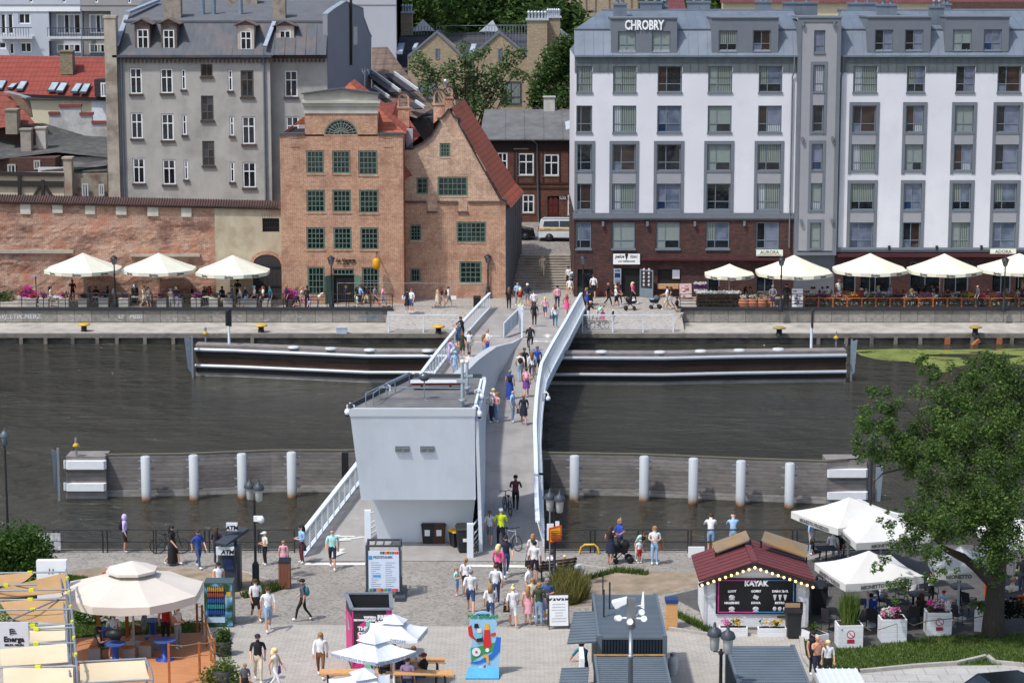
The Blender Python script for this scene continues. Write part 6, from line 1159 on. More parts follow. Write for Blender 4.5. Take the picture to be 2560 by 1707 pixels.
b=MB();q=[F('c2',x,y,SY_+4)for x,y in((2238,212),(2360,310),(2360,390),(2240,270))];b.hexa(q,[v+V3((0,.5,0))for v in q]);b.B("white_gable",PN((206,212,220),.7),SB)
RB=TH("maroon_roofed_house",(50,260,0),"cream house with a dark red tiled roof behind the hotel","house");YR=258.0
X0,X1=F('c3',1605,60,YR).x,F('c4',1700,60,YR).x;z0=F('c3',1700,32,YR).z;BX(X0,X1,YR+.5,YR+10,0,z0).B("wall",PN((196,186,156),.85,0,.06),RB);AD([(X0-.4,YR,z0),(X1+30,YR,z0),(X1+30,YR+8,z0+7),(X0-.4,YR+8,z0+7)],[(0,1,2,3)]).B("roof",tiles("maroon_tiles",(86,44,48),(104,56,56),.4,.4,0,.8),RB)
AD([F('c3',1000,130,YR),F('c3',1235,100,YR),F('c3',1200,-60,YR+6),F('c3',1050,-60,YR+6)],[(0,1,2,3)]).B("wing_roof",tiles("maroon_tiles",0,0,1,1),RB)
BX(F('c4',1620,40,YR-1).x,X1+40,YR-1,YR-.5,0,F('c4',1900,20,YR-1).z).B("brick_wing",brick("wing_brick",(96,66,56),(76,54,48),(70,60,54)),RB)
def tree(name,base,crown,nl,size,la,mat,trunk_r=.25,lean=(0,0),limbs=5,group=None,bark=None):
 """crown: list of (centre, radius) clumps in place coordinates"""
 t=TH(name,base,la,"tree",group);b=MB();top=sum((V3(c)for c,r in crown),V3())/len(crown)
 mid=V3(base).lerp(top,.55)+V3((lean[0],lean[1],0));b.path([base,V3(base).lerp(mid,.5)+V3((.1,0,0)),mid,top],[trunk_r,trunk_r*.8,trunk_r*.55,trunk_r*.2],8)
 for c,r in(crown if limbs>90 else random.sample(crown,min(limbs,len(crown)))):
  s_=V3(base).lerp(mid,RU(.6,1));m_=s_.lerp(V3(c),.5)+V3((RU(-.4,.4),RU(-.3,.3),RU(-.2,.3)));b.path([s_,m_,V3(c)],[trunk_r*.4,trunk_r*.25,trunk_r*.08],6)
 b.B("trunk",bark or PN((62,54,46),.9,0,.2),t);l=MB();LV(l,[(V3(c),r)for c,r in crown],nl,size,1.0);l.B("crown",mat,t);return t
random.seed(31)
FOLD=FL("deep_leaves",[(50,74,40),(70,98,48),(92,116,60)]);FOLM=FL("mid_leaves",[(64,86,54),(88,112,66),(114,134,86)])
for x,y,r in((1040,60,4),(1180,110,5),(1330,120,5),(1420,60,6),(1560,90,5),(1700,110,5),(1850,90,5),(1980,60,5),(2090,80,5),(2130,20,5)):
 c=F('c2',x,y,278+RU(-4,8));cr=[(c+V3((RU(-1,1)*r,RU(-2,2),RU(-1,.8)*r)),r*RU(.4,.7))for _ in range(9)];tree("background_tree",(c.x,c.y,0),cr,1500,.5,"dark green tree in the wood behind the sand brick houses",FOLD,.4,limbs=3,group="trees in the wood behind")
c=F('c3',1560,40,262);tree("background_tree",(c.x,c.y,0),[(c+V3((RU(-1,1),0,RU(-2,2))),1.6)for _ in range(4)],500,.4,"dark tree showing between two hotel chimneys",FOLD,.3)
BX(-150,150,330,332,-2,60).B("hillside",GR("wooded_hill",(30,44,24),(48,64,34),.2,1),kind='structure')
def cl(c,Y,pts):return[(F(c,x,y,Y+RU(-1,1)),r)for x,y,r in pts]
tree("loose_tree",(*F('c2',1560,800,222).xy,2),cl('c2',222,[(1200,420,.8),(1190,500,1),(1250,480,.8),(1330,540,1.0),(1280,600,1.2),(1430,500,.9),(1450,580,1.1),(1520,340,.7),(1540,430,.9),(1600,420,.7),(1560,520,1),(1640,400,.7),(1690,370,.6),(1700,560,1.2),(1780,520,1.0),(1850,380,.7),(1830,480,.9),(1920,420,.8),(1960,380,.6),(1900,540,.9),(1600,620,1.3),(1700,680,1.3),(1540,700,1.2),(1620,760,1.2),(1780,640,1.1),(1840,720,.9),(1460,680,1.0),(1230,690,.8),(1980,560,.7),(1670,800,1.1)]),4300,.2,"airy tree with open drooping branches before the sand brick gables",FOLM,.22,limbs=99)
tree("dense_tree",(*F('c2',2230,800,216).xy,2),cl('c2',216,[(2180,400,1.2),(2240,350,1.2),(2310,340,1.1),(2150,480,1.3),(2230,480,1.6),(2310,460,1.5),(2120,560,1.3),(2220,600,1.7),(2310,600,1.6),(2080,620,1.0),(2060,700,1.0),(2120,700,1.3),(2250,720,1.4),(2330,740,1.3),(2030,760,.8),(2300,300,.8),(2360,380,1.4),(2370,560,1.4)]),6500,.2,"dense dark green tree beside the hotel's left corner",FOLD,.3,limbs=6)
# street furniture, parasols, stalls
random.seed(3)
# lamp posts
def lamp_far(c,x,yf,yt,la,z=.0):
 p=G(c,x,yf,z);H=F(c,x,yt,p.y).z-z
 if H<3:H=4.2
 t=TH("street_lamp",p,la,"street lamp","lantern posts along the far promenade");a=p
 LA([(.2,0),(.2,.5),(.13,.6),(.12,.9),(.07,1.0),(.055,H*.62),(.1,H*.63),(.05,H*.66),(.05,H-.75)],a,10).B("post",DARKIRON,t)
 l=MB();l.lathe([(.1,H-.75),(.13,H-.7),(.24,H-.3),(.27,H-.27)],a,6);o=l.B("lantern_glass",PN((122,128,132),.25),t)
 LA([(.31,H-.27),(.28,H-.2),(.12,H-.08),(.05,H-.05),(.03,H)],a,6).B("lantern_cap",DARKIRON,t);b=MB()
 for k in range(6):q=2*pi*k/6;b.tube(a+V3((.13*cos(q),.13*sin(q),H-.7)),a+V3((.26*cos(q),.26*sin(q),H-.27)),.014,n=4)
 b.B("lantern_frame",DARKIRON,t);return t
lamp_far('c5',942,1083,645,"black lantern post in front of the left terrace parasols");lamp_far('c6',488,1092,648,"black lantern post in front of the brick granary door")
lamp_far('c6',1764,1000,635,"black lantern post beside the brown bin at the gabled house");lamp_far('c7',1008,1285,770,"black lantern post at the right end of the bridge with a dome camera")
lamp_far('c8',688,926,548,"black lantern post in front of the hotel terrace entrance");lamp_far('c8',2213,926,552,"black lantern post at the far right of the hotel terrace")
def lamp_double(p,H,la,sgn=None,group="double lantern posts on the near bank"):
 t=TH("street_lamp",p,la,"street lamp",group);a=V3(p)
 LA([(.2,0),(.2,.12),(.15,.2),(.15,.85),(.1,.95),(.06,1.0),(.055,H*.8),(.09,H*.81),(.05,H*.83),(.05,H-.7)],a,10).tube(a+V3((-.24,.1,H-.8)),a+V3((.24,-.1,H-.8)),.03,n=6).B("post",DARKIRON,t)
 for s_ in(-1,1):
  q=a+V3((.2*s_,-.16*s_,0));o=LA([(.1,H-.8),(.14,H-.76),(.17,H-.3)],q,6).B("lantern_glass",PN((176,178,176),.25),t);LA([(.24,H-.3),(.25,H-.24),(.2,H-.1),(.06,H-.02),(.05,H+.08),(.02,H+.16)],q,10).B("lantern_cap",PN((58,66,74),.5),t)
 return t
p=G('d5',2090,762);H=F('d5',2080,-75,p.y).z;LD=lamp_double(p,H,"double lantern post with a camera, beside the dark cash machine kiosk");h=F('d5',2130,228,p.y-.3);TU((p.x,p.y,h.z),(h.x-.1,p.y-.3,h.z),.04).blob((h.x,p.y-.3,h.z-.02),(.15,.15,.17),10,6).box(h.x-.3,h.x-.1,p.y-.35,p.y-.2,h.z-.1,h.z+.12).B("dome_camera",WHITE,LD)
p=G('d7',608,812);H=F('d7',600,15,p.y).z;LD=lamp_double(p,H,"double lantern post carrying a red and yellow notice");TU((p.x-.2,p.y-.12,.2),(p.x-.2,p.y-.12,3.4),.03).B("sign_pole",GALV,LD)
a0,a1,z0,z1=FR('d7',562,300,668,425,p.y-.3);o=HX([(a0,p.y-.35,z0),(a1,p.y-.25,z0+.1),(a1,p.y-.25,z1+.1),(a0,p.y-.35,z1)],[(a0,p.y-.32,z0),(a1,p.y-.22,z0+.1),(a1,p.y-.22,z1+.1),(a0,p.y-.32,z1)]).B("notice",PN((206,74,30),.5),LD)
b=MB();dz=(z1-z0);b.hexa([(a0+.06,p.y-.356,z0+.07),(a1-.06,p.y-.27,z0+.16),(a1-.06,p.y-.27,z1+.02),(a0+.06,p.y-.356,z1-.07)],[(a0+.06,p.y-.35,z0+.07),(a1-.06,p.y-.265,z0+.16),(a1-.06,p.y-.265,z1+.02),(a0+.06,p.y-.35,z1-.07)]);b.B("notice_face",PN((226,170,40),.5),o)
t=MB()
for k in range(6):z=z1-.12-k*(dz-.2)/6;wd=(a1-a0)*RU(.55,.75);t.box((a0+a1-wd)/2,(a0+a1+wd)/2,p.y-.38,p.y-.36,z-.03-(.03 if k==4 else 0),z)
t.B("notice_text",PN((140,50,30),.6),o);BX(a0-.08,a0+.2,p.y-.2,p.y-.17,z0+.1,z1+.15).box((a0+a1)/2,a1-.1,p.y-.2,p.y-.17,z1,z1+.25).B("rear_notice",WHITE,LD)
p=G('d1',62,1960);p=G('S',20,1342);H=F('S',8,1083,p.y).z;t=TH("street_lamp",p,"tall slim black lamp post with a grey dome at the left edge","street lamp");LA([(.1,0),(.08,.3),(.06,.5),(.045,H-.55)],p,8).B("post",DARKIRON,t);LA([(.06,H-.55),(.13,H-.5),(.15,H-.15)],p,8).B("lantern_glass",PN((110,120,126),.2),t);LA([(.2,H-.15),(.2,H-.08),(.12,H+.05),(.03,H+.12),(.02,H+.25)],p,10).B("lantern_cap",PN((84,96,106),.4),t)
p=F('d7',1965,1568,71.5);p.z=0;lamp_double(p,F('d7',1965,1118,71.5).z,"double lantern post rising from the bottom edge beside the flat grey roof")
p=F('S',2172,1342,92);p=V3((G('S',2172,1420).x,G('S',2172,1420).y,0));H=F('S',2170,1095,p.y).z;t=TH("street_lamp",p,"slim lamp post rising through the white square parasols","street lamp");LA([(.1,0),(.06,.5),(.045,H-.5)],p,8).B("post",DARKIRON,t);LA([(.06,H-.5),(.14,H-.42),(.15,H-.1),(.2,H-.08),(.1,H+.08)],p,8).B("lantern",PN((120,134,148),.3),t)
my=70.0;p=F('d7',1228,1568,my);p.z=0;t=TH("camera_mast",p,"grey mast topped with a cluster of white cameras and antennas","mast");zt_=F('d7',1228,1060,my).z;q=V3((p.x,my,0))
LA([(.14,0),(.11,1),(.075,zt_-1.2),(.09,zt_-1.2),(.09,zt_-1.1),(.06,zt_-1.1),(.06,zt_)],q,12).B("pole",GALV,t)
BX(q.x-.14,q.x+.14,my-.1,my+.1,zt_+.1,zt_+.75).lathe([(.1,-.25),(.16,-.2),(.12,.05)],(q.x,my,zt_),10).B("control_box",PN((120,124,128),.4,.3),t)
for dx,dy,dz,L,an in((-.42,-.1,.12,.34,.5),(.42,-.1,.1,.3,-.5),(-.05,-.3,.05,.36,0),(.32,.1,.25,.3,.3)):
 M=Matrix.Translation((q.x+dx,my+dy,zt_+dz))@Matrix.Rotation(an,4,'Y')@Matrix.Rotation(1.2,4,'X');b=LA([(.08,-L/2),(.1,-L/2+.04),(.1,L/2)],(0,0,0),10);b.v=[tuple(M@V3(v))for v in b.v];b.tube(M@V3((0,0,0)),(q.x,my,zt_+.1),.035,n=6);b.B("camera",WHITE,t)
b=HX([(q.x-.62,my-.1,zt_+.62),(q.x-.5,my-.1,zt_+.42),(q.x-.42,my+.05,zt_+.36),(q.x-.6,my+.1,zt_+.66)],[(q.x-.15,my-.15,zt_+.78),(q.x-.15,my-.15,zt_+.6),(q.x-.12,my+.1,zt_+.6),(q.x-.12,my+.1,zt_+.78)]);b.B("horn_speaker",WHITE,t);HX([(q.x+.3,my,zt_+.45),(q.x+.42,my-.05,zt_+.4),(q.x+.42,my+.05,zt_+.4)],[(q.x+.36,my,zt_+.95),(q.x+.4,my-.05,zt_+.95),(q.x+.4,my+.05,zt_+.95)]).tube((q.x+.12,my,zt_+.5),(q.x+.4,my,zt_+.5),.02).B("panel_antenna",WHITE,t)
# black railings
def railing(a,c,la,h=1.0,post=1.65,bars=(.45,),panel=False,rz=None):
 t=TH("railing",a,la,"railing");d=c-a;L=d.length;n=max(1,round(L/post));b=MB()
 for z in(h,)+tuple(bars):b.tube(a+V3((0,0,z)),c+V3((0,0,z)),.028,n=5)
 b.B("rails",DARKIRON,t)
 for i in range(n+1):
  q=a.lerp(c,i/n);b=MB()
  if panel and 0<i<n:u=d.normalized()*.1;b.tube(q-u,q-u+V3((0,0,h-.05)),.035,n=5);b.tube(q+u,q+u+V3((0,0,h-.05)),.035,n=5)
  else:b.tube(q,q+V3((0,0,h)),.03,n=5)
  b.B("post",DARKIRON,t)
def q0(c,x,y,Y=None,z=.2):p=G(c,x,y);p.y=Y or p.y;p.z=z;return p
railing(V3((-42,171.1,.2)),q0('c6',985,1090,171.1),"black railing on the embankment wall in front of the left terrace",1.0,1.62,(.55,.28))
railing(q0('c7',1955,1300,171.1),V3((42,171.1,.2)),"black railing on the embankment wall in front of the hotel terrace",1.0,1.9,(.5,.25))
for c,xs,lb in(('d5',(-700,1270),"black quayside railing left, with a pink hooded walker beside it"),('d5',(1290,2120),"black quayside railing behind the cash machine kiosk"),('d6',(175,455),"short black quayside railing beside the left ramp"),('d7',(530,1690),"black quayside railing right of the bridge"),('d7',(1715,3400),"black quayside railing behind the white kiosk and square parasols")):
 a,e=G(c,xs[0],480),G(c,xs[1],480);a.y=e.y=98.5;railing(a,e,lb,1.05,2.35,(.5,.12),True)
b=MB()
for x in(402,490):
 p0=G('d5',x,455);
 for z in(.15,.55):b.box(p0.x-.26,p0.x+.26,98.4,98.44,z,z+.36)
tag(b.B("sticker_panels",GR("stickers",(120,124,128),(210,212,214),9,.5),at=(b.v[0][0],98.4,.1)),"sheet panels covered in stickers on the left quayside railing","panel")
p=G('d7',892,500);t=tag(PA([(p.x-.43,98.3,.03),(p.x-.36,98.3,.3),(p.x-.22,98.3,.42),(p.x+.22,98.3,.42),(p.x+.36,98.3,.3),(p.x+.43,98.3,.03)],.05,7).B("ladder_hoop",YELLOW,at=(p.x,98.9,0)),"yellow steel ladder hoop at the quay edge","hoop")
# temporary mesh fence before the houses
a,c=G('c6',520,1105),G('c6',1735,1120);a.y=172.3;c.y=172.0;ft_=TH("mesh_fence",a,"thin galvanised temporary mesh fence in front of the brick houses","fence");b=MB();n=3
for i in range(n+1):q=a.lerp(c,i/n);TU(q,q+V3((0,0,1.9)),.025,n=5).B("post",GALV,ft_)
for z in(1.88,.15):b.tube(a+V3((0,0,z)),c+V3((0,0,z)),.02,n=5)
b.B("frame",GALV,ft_);b=MB();L=(c-a).length
for i in range(int(L/.16)):q=a.lerp(c,i*.16/L);b.tube(q+V3((0,0,.15)),q+V3((0,0,1.88)),.003,n=3,cap=False)
b.B("wire_mesh",GALV,ft_)
for x,y,wd in((1082,990,42),(1483,993,42)):h=FR('c6',x-wd/2,y-15,x+wd/2,y+15,171.9);BX(h[0],h[1],171.9,171.93,h[2],h[3]).B("notice",WHITE,ft_)
for i in(1,2):q=a.lerp(c,i/3);BX(q.x-.3,q.x+.3,q.y-.12,q.y+.12,.005,.14).B("concrete_foot",PN((110,108,104),.9),ft_)
# bins and boxes
def litter(c,x,y,w,h,mat,la,lid=BLACK,d=None):
 p=G(c,x,y);d=d or w;t=TH("litter_bin",p,la,"bin");b=BX(p.x-w/2,p.x+w/2,p.y-d/2,p.y+d/2,.02,h)
 for i in range(5):X=p.x-w/2+w*(i+.5)/5;b.box(X-w*.085,X+w*.085,p.y-d/2-.02,p.y-d/2-.001,.06,h-.04)
 b.B("body",mat,t);HX([(p.x-w*.54,p.y-d*.54,h+.002),(p.x+w*.54,p.y-d*.54,h+.002),(p.x+w*.54,p.y+d*.54,h+.002),(p.x-w*.54,p.y+d*.54,h+.002)],[(p.x-w*.5,p.y-d*.5,h+.08),(p.x+w*.5,p.y-d*.5,h+.08),(p.x+w*.5,p.y+d*.5,h+.14),(p.x-w*.5,p.y+d*.5,h+.14)]).B("lid",lid,t);return t
BRB=GR("bin_wood",(110,66,48),(132,82,60),4,.7,(4,4,.5),.1)
litter('c6',1826,985,.95,1.1,BRB,"brown slatted litter bin at the corner of the gabled house");litter('c6',1675,1075,.55,.75,BLACK,"small black litter bin beside the bridge's left railing")
litter('c7',1068,1262,.6,1.0,BLACK,"black litter bin behind the right end of the bridge railing");litter('d6',368,790,.48,1.12,BRB,"tall black and brown litter bin by the path kerb",BLACK)
p=G('d7',808,768);t=TH("litter_bin",p,"pale concrete litter bin behind the wooden bench","bin");BX(p.x-.2,p.x+.2,p.y-.18,p.y+.18,.01,.78).B("body",PN((176,180,184),.7),t);LA([(.22,0),(.2,.08),(.1,.14)],(p.x,p.y,.782),12).B("lid",PN((196,200,204),.6),t)
# bench
def bench(p,rz,la):
 t=TH("bench",p,la,"bench",rz=0);s_=MB()
 for k in range(4):s_.obox((0,-.22+.14*k,.45),(1.7,.11,.035))
 M=[("seat",s_,WDB)];b=MB()
 for k in range(3):b.obox((0,.32+.04*k,.58+.14*k),(1.7,.03,.11),rx=.25)
 M.append(("backrest",b,WDB))
 for n_,mb,mt in M:
  o=mb.B(n_,mt);o.parent=t
 for sx in(-.75,.75):
  l=BA((sx,-.25,0),(sx,-.22,.44),.05,.06).bar((sx,.3,0),(sx,.26,.44),.05,.06).bar((sx,-.25,.42),(sx,.3,.42),.05,.05).bar((sx,.27,.44),(sx,.44,.95),.04,.05).path([(sx,-.25,.44),(sx,-.28,.62),(sx,.3,.66)],.025,5);o=l.B("leg",BLACK);o.parent=t
 t.rotation_euler.z=rz;return t
WDB=GR("dark_bench_wood",(58,42,36),(78,56,46),5,.6,(.5,4,4),.1)
bench(G('d7',610,712),radians(205),"dark wooden bench with iron legs behind the lamp with the notice")
# parasols
def oct_parasol(p,R,ze,za,la,group,mat,txt=None,n=8,val=.28,cap=False,ph=pi/8,tcol=None):
 t=TH("parasol",p,la,"parasol",group);a=V3(p)
 LA([(.4,.005),(.4,.08),(.06,.1),(.04,.3),(.04,za-.02)],(a.x,a.y,a.z),10).B("pole",PN((190,186,176),.5),t)
 rim=[a+V3((R*cos(ph+2*pi*k/n),R*sin(ph+2*pi*k/n),ze+.0))for k in range(n)];ap=a+V3((0,0,za));b=MB();m=5
 for k in range(n):
  r0,r1=rim[k],rim[(k+1)%n]
  grid=[[ap.lerp(r0.lerp(r1,u),s_)-V3((0,0,.035*sin(pi*u)*s_+.05*sin(pi*s_)))for u in(0,.5,1)]for s_ in(0,.25,.5,.75,1)]
  for i in range(4):
   for j in range(2):b.face([grid[i][j],grid[i+1][j],grid[i+1][j+1],grid[i][j+1]])
  b.face([grid[4][0],grid[4][1],grid[4][1]-V3((0,0,val)),grid[4][0]-V3((0,0,val*.9))]).face([grid[4][1],grid[4][2],grid[4][2]-V3((0,0,val*.9)),grid[4][1]-V3((0,0,val))])
 o=b.B("canopy",mat,t);b=MB()
 for k in range(n):b.tube(ap-V3((0,0,.12)),rim[k]-V3((0,0,.09)),.018,n=4)
 b.B("ribs",PN((150,146,138),.5),t)
 if cap:
  b=MB();rc=R*.36
  for k in range(n):
   q0_,q1_=[a+V3((rc*cos(ph+2*pi*(k+d)/n),rc*sin(ph+2*pi*(k+d)/n),za-(za-ze)*.26+.12))for d in(0,1)]
   b.face([ap+V3((0,0,.2)),q0_,q1_]).face([q0_,q0_-V3((0,0,.1)),q1_-V3((0,0,.1)),q1_])
  b.B("vent_cap",mat,t)
 if txt:
  for k in range(n):
   r0,r1=rim[k],rim[(k+1)%n];md=(r0+r1)/2;ang=atan2(md.y-a.y,md.x-a.x)
   if sin(ang)<-.2:MV(TX(txt,.22,.004,'CENTER',.014),md+V3((.012*cos(ang),.012*sin(ang)-.01,-.24)),ang+pi/2).B("valance_lettering",tcol or PN((90,90,84),.7),o)
 return t
CREM=GR("cream_canvas",(206,205,188),(216,215,198),1.2,.85,(1,1,1),.03);
for i,(x,yt,x0,x1,pos)in enumerate(((680,628,360,1003,"leftmost"),(1305,628,985,1612,"middle"),(1900,645,1590,2217,"rightmost"))):
 Y=173.4;c=F('c5',x,980,Y);R=(F('c5',x1,790,Y).x-F('c5',x0,790,Y).x)/2;za=F('c5',x,yt,Y).z;ze=F('c5',x,822+(18 if i==2 else 0),Y-R*.92).z+.28
 oct_parasol(V3(((F('c5',x0,790,Y).x+F('c5',x1,790,Y).x)/2,Y,0)),R,ze,za,pos+" of three cream parasols on the terrace before the old wall","cream parasols on the left terrace",CREM,"Zywiec")
CREM2=GR("ivory_canvas",(216,212,190),(224,220,200),1.2,.85,(1,1,1),.03)
for x,yt,yb,x0,x1,lb in((357,600,712,160,515,"smallest cream parasol, over the dark hedge planter at the hotel terrace"),(775,540,710,505,1050,"cream parasol at the hotel terrace entrance beside the lantern post"),(1297,528,690,1035,1560,"cream parasol below the hotel's grey stair tower and downpipe"),(1795,530,694,1545,2065,"cream parasol second from the right on the hotel terrace"),(2312,528,688,2030,2600,"rightmost cream parasol of the hotel terrace, cut by the frame")):
 Y=174.0;R=(F('c8',x1,680,Y).x-F('c8',x0,680,Y).x)/2;za=F('c8',x,yt,Y).z;ze=F('c8',x,yb,Y-R*.92).z+.28
 oct_parasol(V3(((F('c8',x0,680,Y).x+F('c8',x1,680,Y).x)/2,Y,0)),R,ze,za,lb,"cream parasols on the hotel terrace",CREM2,"Zywiec")
BEIG=GR("beige_canvas",(204,195,183),(212,203,191),1.0,.85,(1,1,1),.03)
p=G('d5',1095,1285);R=2.75;za=F('d5',1085,610,p.y).z;ze=F('d5',1085,1020,p.y-R*.95).z+.32
oct_parasol(V3((p.x,p.y,.12)),R,ze-.12,za-.12,"large beige two-tier parasol over the orange wooden deck",None,BEIG,None,8,.32,True,pi/8)
def sq_parasol(P,ap,la,group,mat,txt=None,val=.3,tier=False,sag=.12,base=.0,size=.2,tcol=None):
 """P: four rim corners in order, ap: apex"""
 cen=sum(P,V3())/4;t=TH("square_parasol",(cen.x,cen.y,base),la,"parasol",group);ap=V3((cen.x,cen.y,ap));b=MB()
 for k in range(4):
  r0,r1=P[k],P[(k+1)%4];grid=[]
  for s_ in(0,.2,.4,.6,.8,1):
   grid.append([ap.lerp(r0.lerp(r1,u),s_)+V3((0,0,(-sag*s_*sin(pi*u)*.6)-.1*sin(pi*s_)))-(r0.lerp(r1,u)-cen)*(.10*s_**3*sin(pi*u)if tier else .02*s_**2*sin(pi*u))for u in(0,.25,.5,.75,1)])
  for i in range(5):
   for j in range(4):b.face([grid[i][j],grid[i+1][j],grid[i+1][j+1],grid[i][j+1]])
  for j in range(4):b.face([grid[5][j],grid[5][j+1],grid[5][j+1]-V3((0,0,val)),grid[5][j]-V3((0,0,val))])
 o=b.B("canopy",mat,t);LA([(.35,.01),(.35,.07),(.05,.1),(.035,ap.z-base-.05)],(cen.x,cen.y,base),8).B("pole",PN((196,196,194),.4),t);b=MB()
 for q in P:b.tube(ap-V3((0,0,.2)),q-V3((0,0,.1)),.016,n=4)
 b.B("ribs",PN((170,170,170),.4),t)
 if tier:
  b=MB();a2=ap+V3((0,0,.1))
  for k in range(4):
   r0,r1=[ap.lerp(q,.42)+V3((0,0,.06))for q in(P[k],P[(k+1)%4])]
   for j in range(4):
    u,v=j/4,(j+1)/4;e0,e1=[r0.lerp(r1,w)-(r0.lerp(r1,w)-V3((cen.x,cen.y,r0.z)))*.12*sin(pi*w)-V3((0,0,.03*sin(pi*w)))for w in(u,v)]
    b.face([a2,e0,e1])
  b.B("vent_cap",mat,t)
 if txt:
  tb=MB()
  for k in range(4):
   r0,r1=P[k],P[(k+1)%4]
   if(r0.y+r1.y)/2>cen.y+.3:continue
   d=(r1-r0);
   if d.x<0:d=-d;r0,r1=r1,r0
   ang=atan2(d.y,d.x);md=r0.lerp(r1,.5);nrm=V3((sin(ang),-cos(ang),0));join(tb,MV(TX(txt,size,.004,'CENTER',.012),md+nrm*(.02-(.0 if not tier else 0))+V3((0,0,-val+.09-sag*.6)),ang))
  tb.B("valance_lettering",tcol or PN((96,96,98),.7),o)
 return t
def corners(c,L,Fr,R,z):
 l,f,r=G(c,*L,z),G(c,*Fr,z),G(c,*R,z);return[l,f,r,l+r-f]
WCAN=GR("white_canvas",(204,203,198),(212,211,206),1.2,.85,(1,1,1),.03)
gm_="white square parasols at the kiosk terrace"
sq_parasol(corners('d8',(450,165),(835,305),(1400,195),2.45),3.15,"white square parasol at the back by the quay railing, left of the tree",gm_,WCAN,"MIONETTO PROSECCO")
sq_parasol(corners('d8',(795,235),(982,425),(1590,360),2.4),3.15,"white square parasol in front of the rearmost one, half behind the tree",gm_,WCAN,"MIONETTO PROSECCO")
sq_parasol(corners('d8',(642,585),(895,760),(1535,690),2.3),3.05,"nearest white square parasol beside the red-roofed kiosk",gm_,WCAN,"MIONETTO PROSECCO")
sq_parasol([G('d8',1570,545,2.3),G('d8',1640,660,2.3),G('d8',2000,650,2.3),G('d8',2090,505,2.3)],3.0,"white square parasol left of the big tree trunk",gm_,WCAN,"MIONETTO")
sq_parasol([G('d8',1960,290,2.4),G('d8',2080,420,2.4),G('d8',2560,400,2.4),G('d8',2520,260,2.4)],3.1,"white square parasol behind the big tree crown",gm_,WCAN)
WSN=GR("snow_canvas",(212,217,226),(220,225,233),1.2,.8,(1,1,1),.03);gs_="white two-tier parasols over the beer tables";GT=PN((150,160,176),.7)
sq_parasol(corners('e8',(580,665),(1690,745),(1890,500),2.2),2.74,"white two-tier parasol beside the black and pink advertising cube",gs_,WSN,"TVOJA PRZYSTAN",.12,True,.2,0,.16,GT)
sq_parasol(corners('e8',(65,975),(945,1160),(1665,955),2.2),2.8,"white two-tier parasol in the middle of three, overlapping the cube",gs_,WSN,"TVOJA PRZYSTAN W GDANSKU",.12,True,.2,0,.14,GT)
sq_parasol([G('e8',10,1480,2.2),G('e8',260,1900,2.2),G('e8',1290,1720,2.2),G('e8',1170,1390,2.2)],2.74,"white two-tier parasol cut off by the bottom edge",gs_,WSN,None,.12,True,.2)
# furniture makers
def mk_chair(la,mat,group,p,rz,seat=.45,metal=BLACK,arm=False):
 t=TH("chair",p,la,"chair",group);o=OB((0,0,seat),(.44,.44,.04)).B("seat",mat);o.parent=t;o=OB((0,.22,seat+.26),(.42,.03,.42),rx=-.15).B("backrest",mat);o.parent=t
 for sx in(-1,1):
  for sy in(-1,1):o=TU((sx*.19,sy*.19,seat-.02),(sx*.21,sy*.22,0),.015,n=5).B("leg",metal);o.parent=t
 if arm:
  for sx in(-1,1):o=PA([(sx*.23,.2,seat+.3),(sx*.24,-.18,seat+.22),(sx*.22,-.2,seat)],.016,5).B("armrest",metal);o.parent=t
 t.rotation_euler.z=rz;return t
def mk_table(la,mat,group,p,rz,w=.75,d=.75,h=.74,metal=GALV,round_=False):
 t=TH("table",p,la,"table",group);o=(LA([(w/2,h-.03),(w/2,h)],(0,0,0),16)if round_ else OB((0,0,h-.015),(w,d,.03))).B("table_top",mat);o.parent=t
 o=TU((0,0,.03),(0,0,h-.03),.035,n=6).obox((0,0,.015),(.5,.5,.03)).B("pedestal",metal);o.parent=t;t.rotation_euler.z=rz;return t
 # left terrace
PLC=GR("concrete_planter",(168,164,156),(186,182,174),2,.9);MAG=FL("magenta_flowers",[(196,40,140),(226,90,170),(170,40,130)],.8);PUR=FL("purple_flowers",[(120,40,130),(90,50,130),(150,60,150)],.8);REDF=FL("red_flowers",[(190,30,40),(214,60,50)],.8);WHF=FL("white_flowers",[(224,224,220),(240,240,238)],.8);YEF=FL("yellow_flowers",[(230,180,30),(240,210,80)],.8);PINK=FL("pink_flowers",[(224,120,180),(236,160,200)],.8)
MC={'m':MAG,'p':PUR,'r':REDF,'w':WHF,'y':YEF,'k':PINK,'g':GREENL}
def flowers(par,p,wx,wy,h,kinds,n=130,size=.06):
 for k in kinds:
  l=MB();LV(l,[(p+V3((RU(-wx,wx)*.6,RU(-wy,wy)*.5,RU(.05,h))),max(.12,wx*.5))for _ in range(4)],n,size,1.0,0,0,.6);l.B("blossoms" if k!='g' else "leaves",MC[k],par)
xs=[(192,'rkm'),(287,'mr'),(388,'pm'),(552,'mk'),(707,'rp'),(872,'gp'),(1035,'pg'),(1343,'mk'),(1468,'kg'),(1620,'pm'),(1765,'pg'),(1880,'g'),(2000,'mg'),(2075,'kg'),(2190,'mp')]
COLN={'r':'red','k':'pink','m':'magenta','p':'purple','g':'green leafy'}
used_l={}
ordn=["first","second","third","fourth","fifth","sixth","seventh","eighth","ninth","tenth","eleventh","twelfth","thirteenth","fourteenth","fifteenth"]
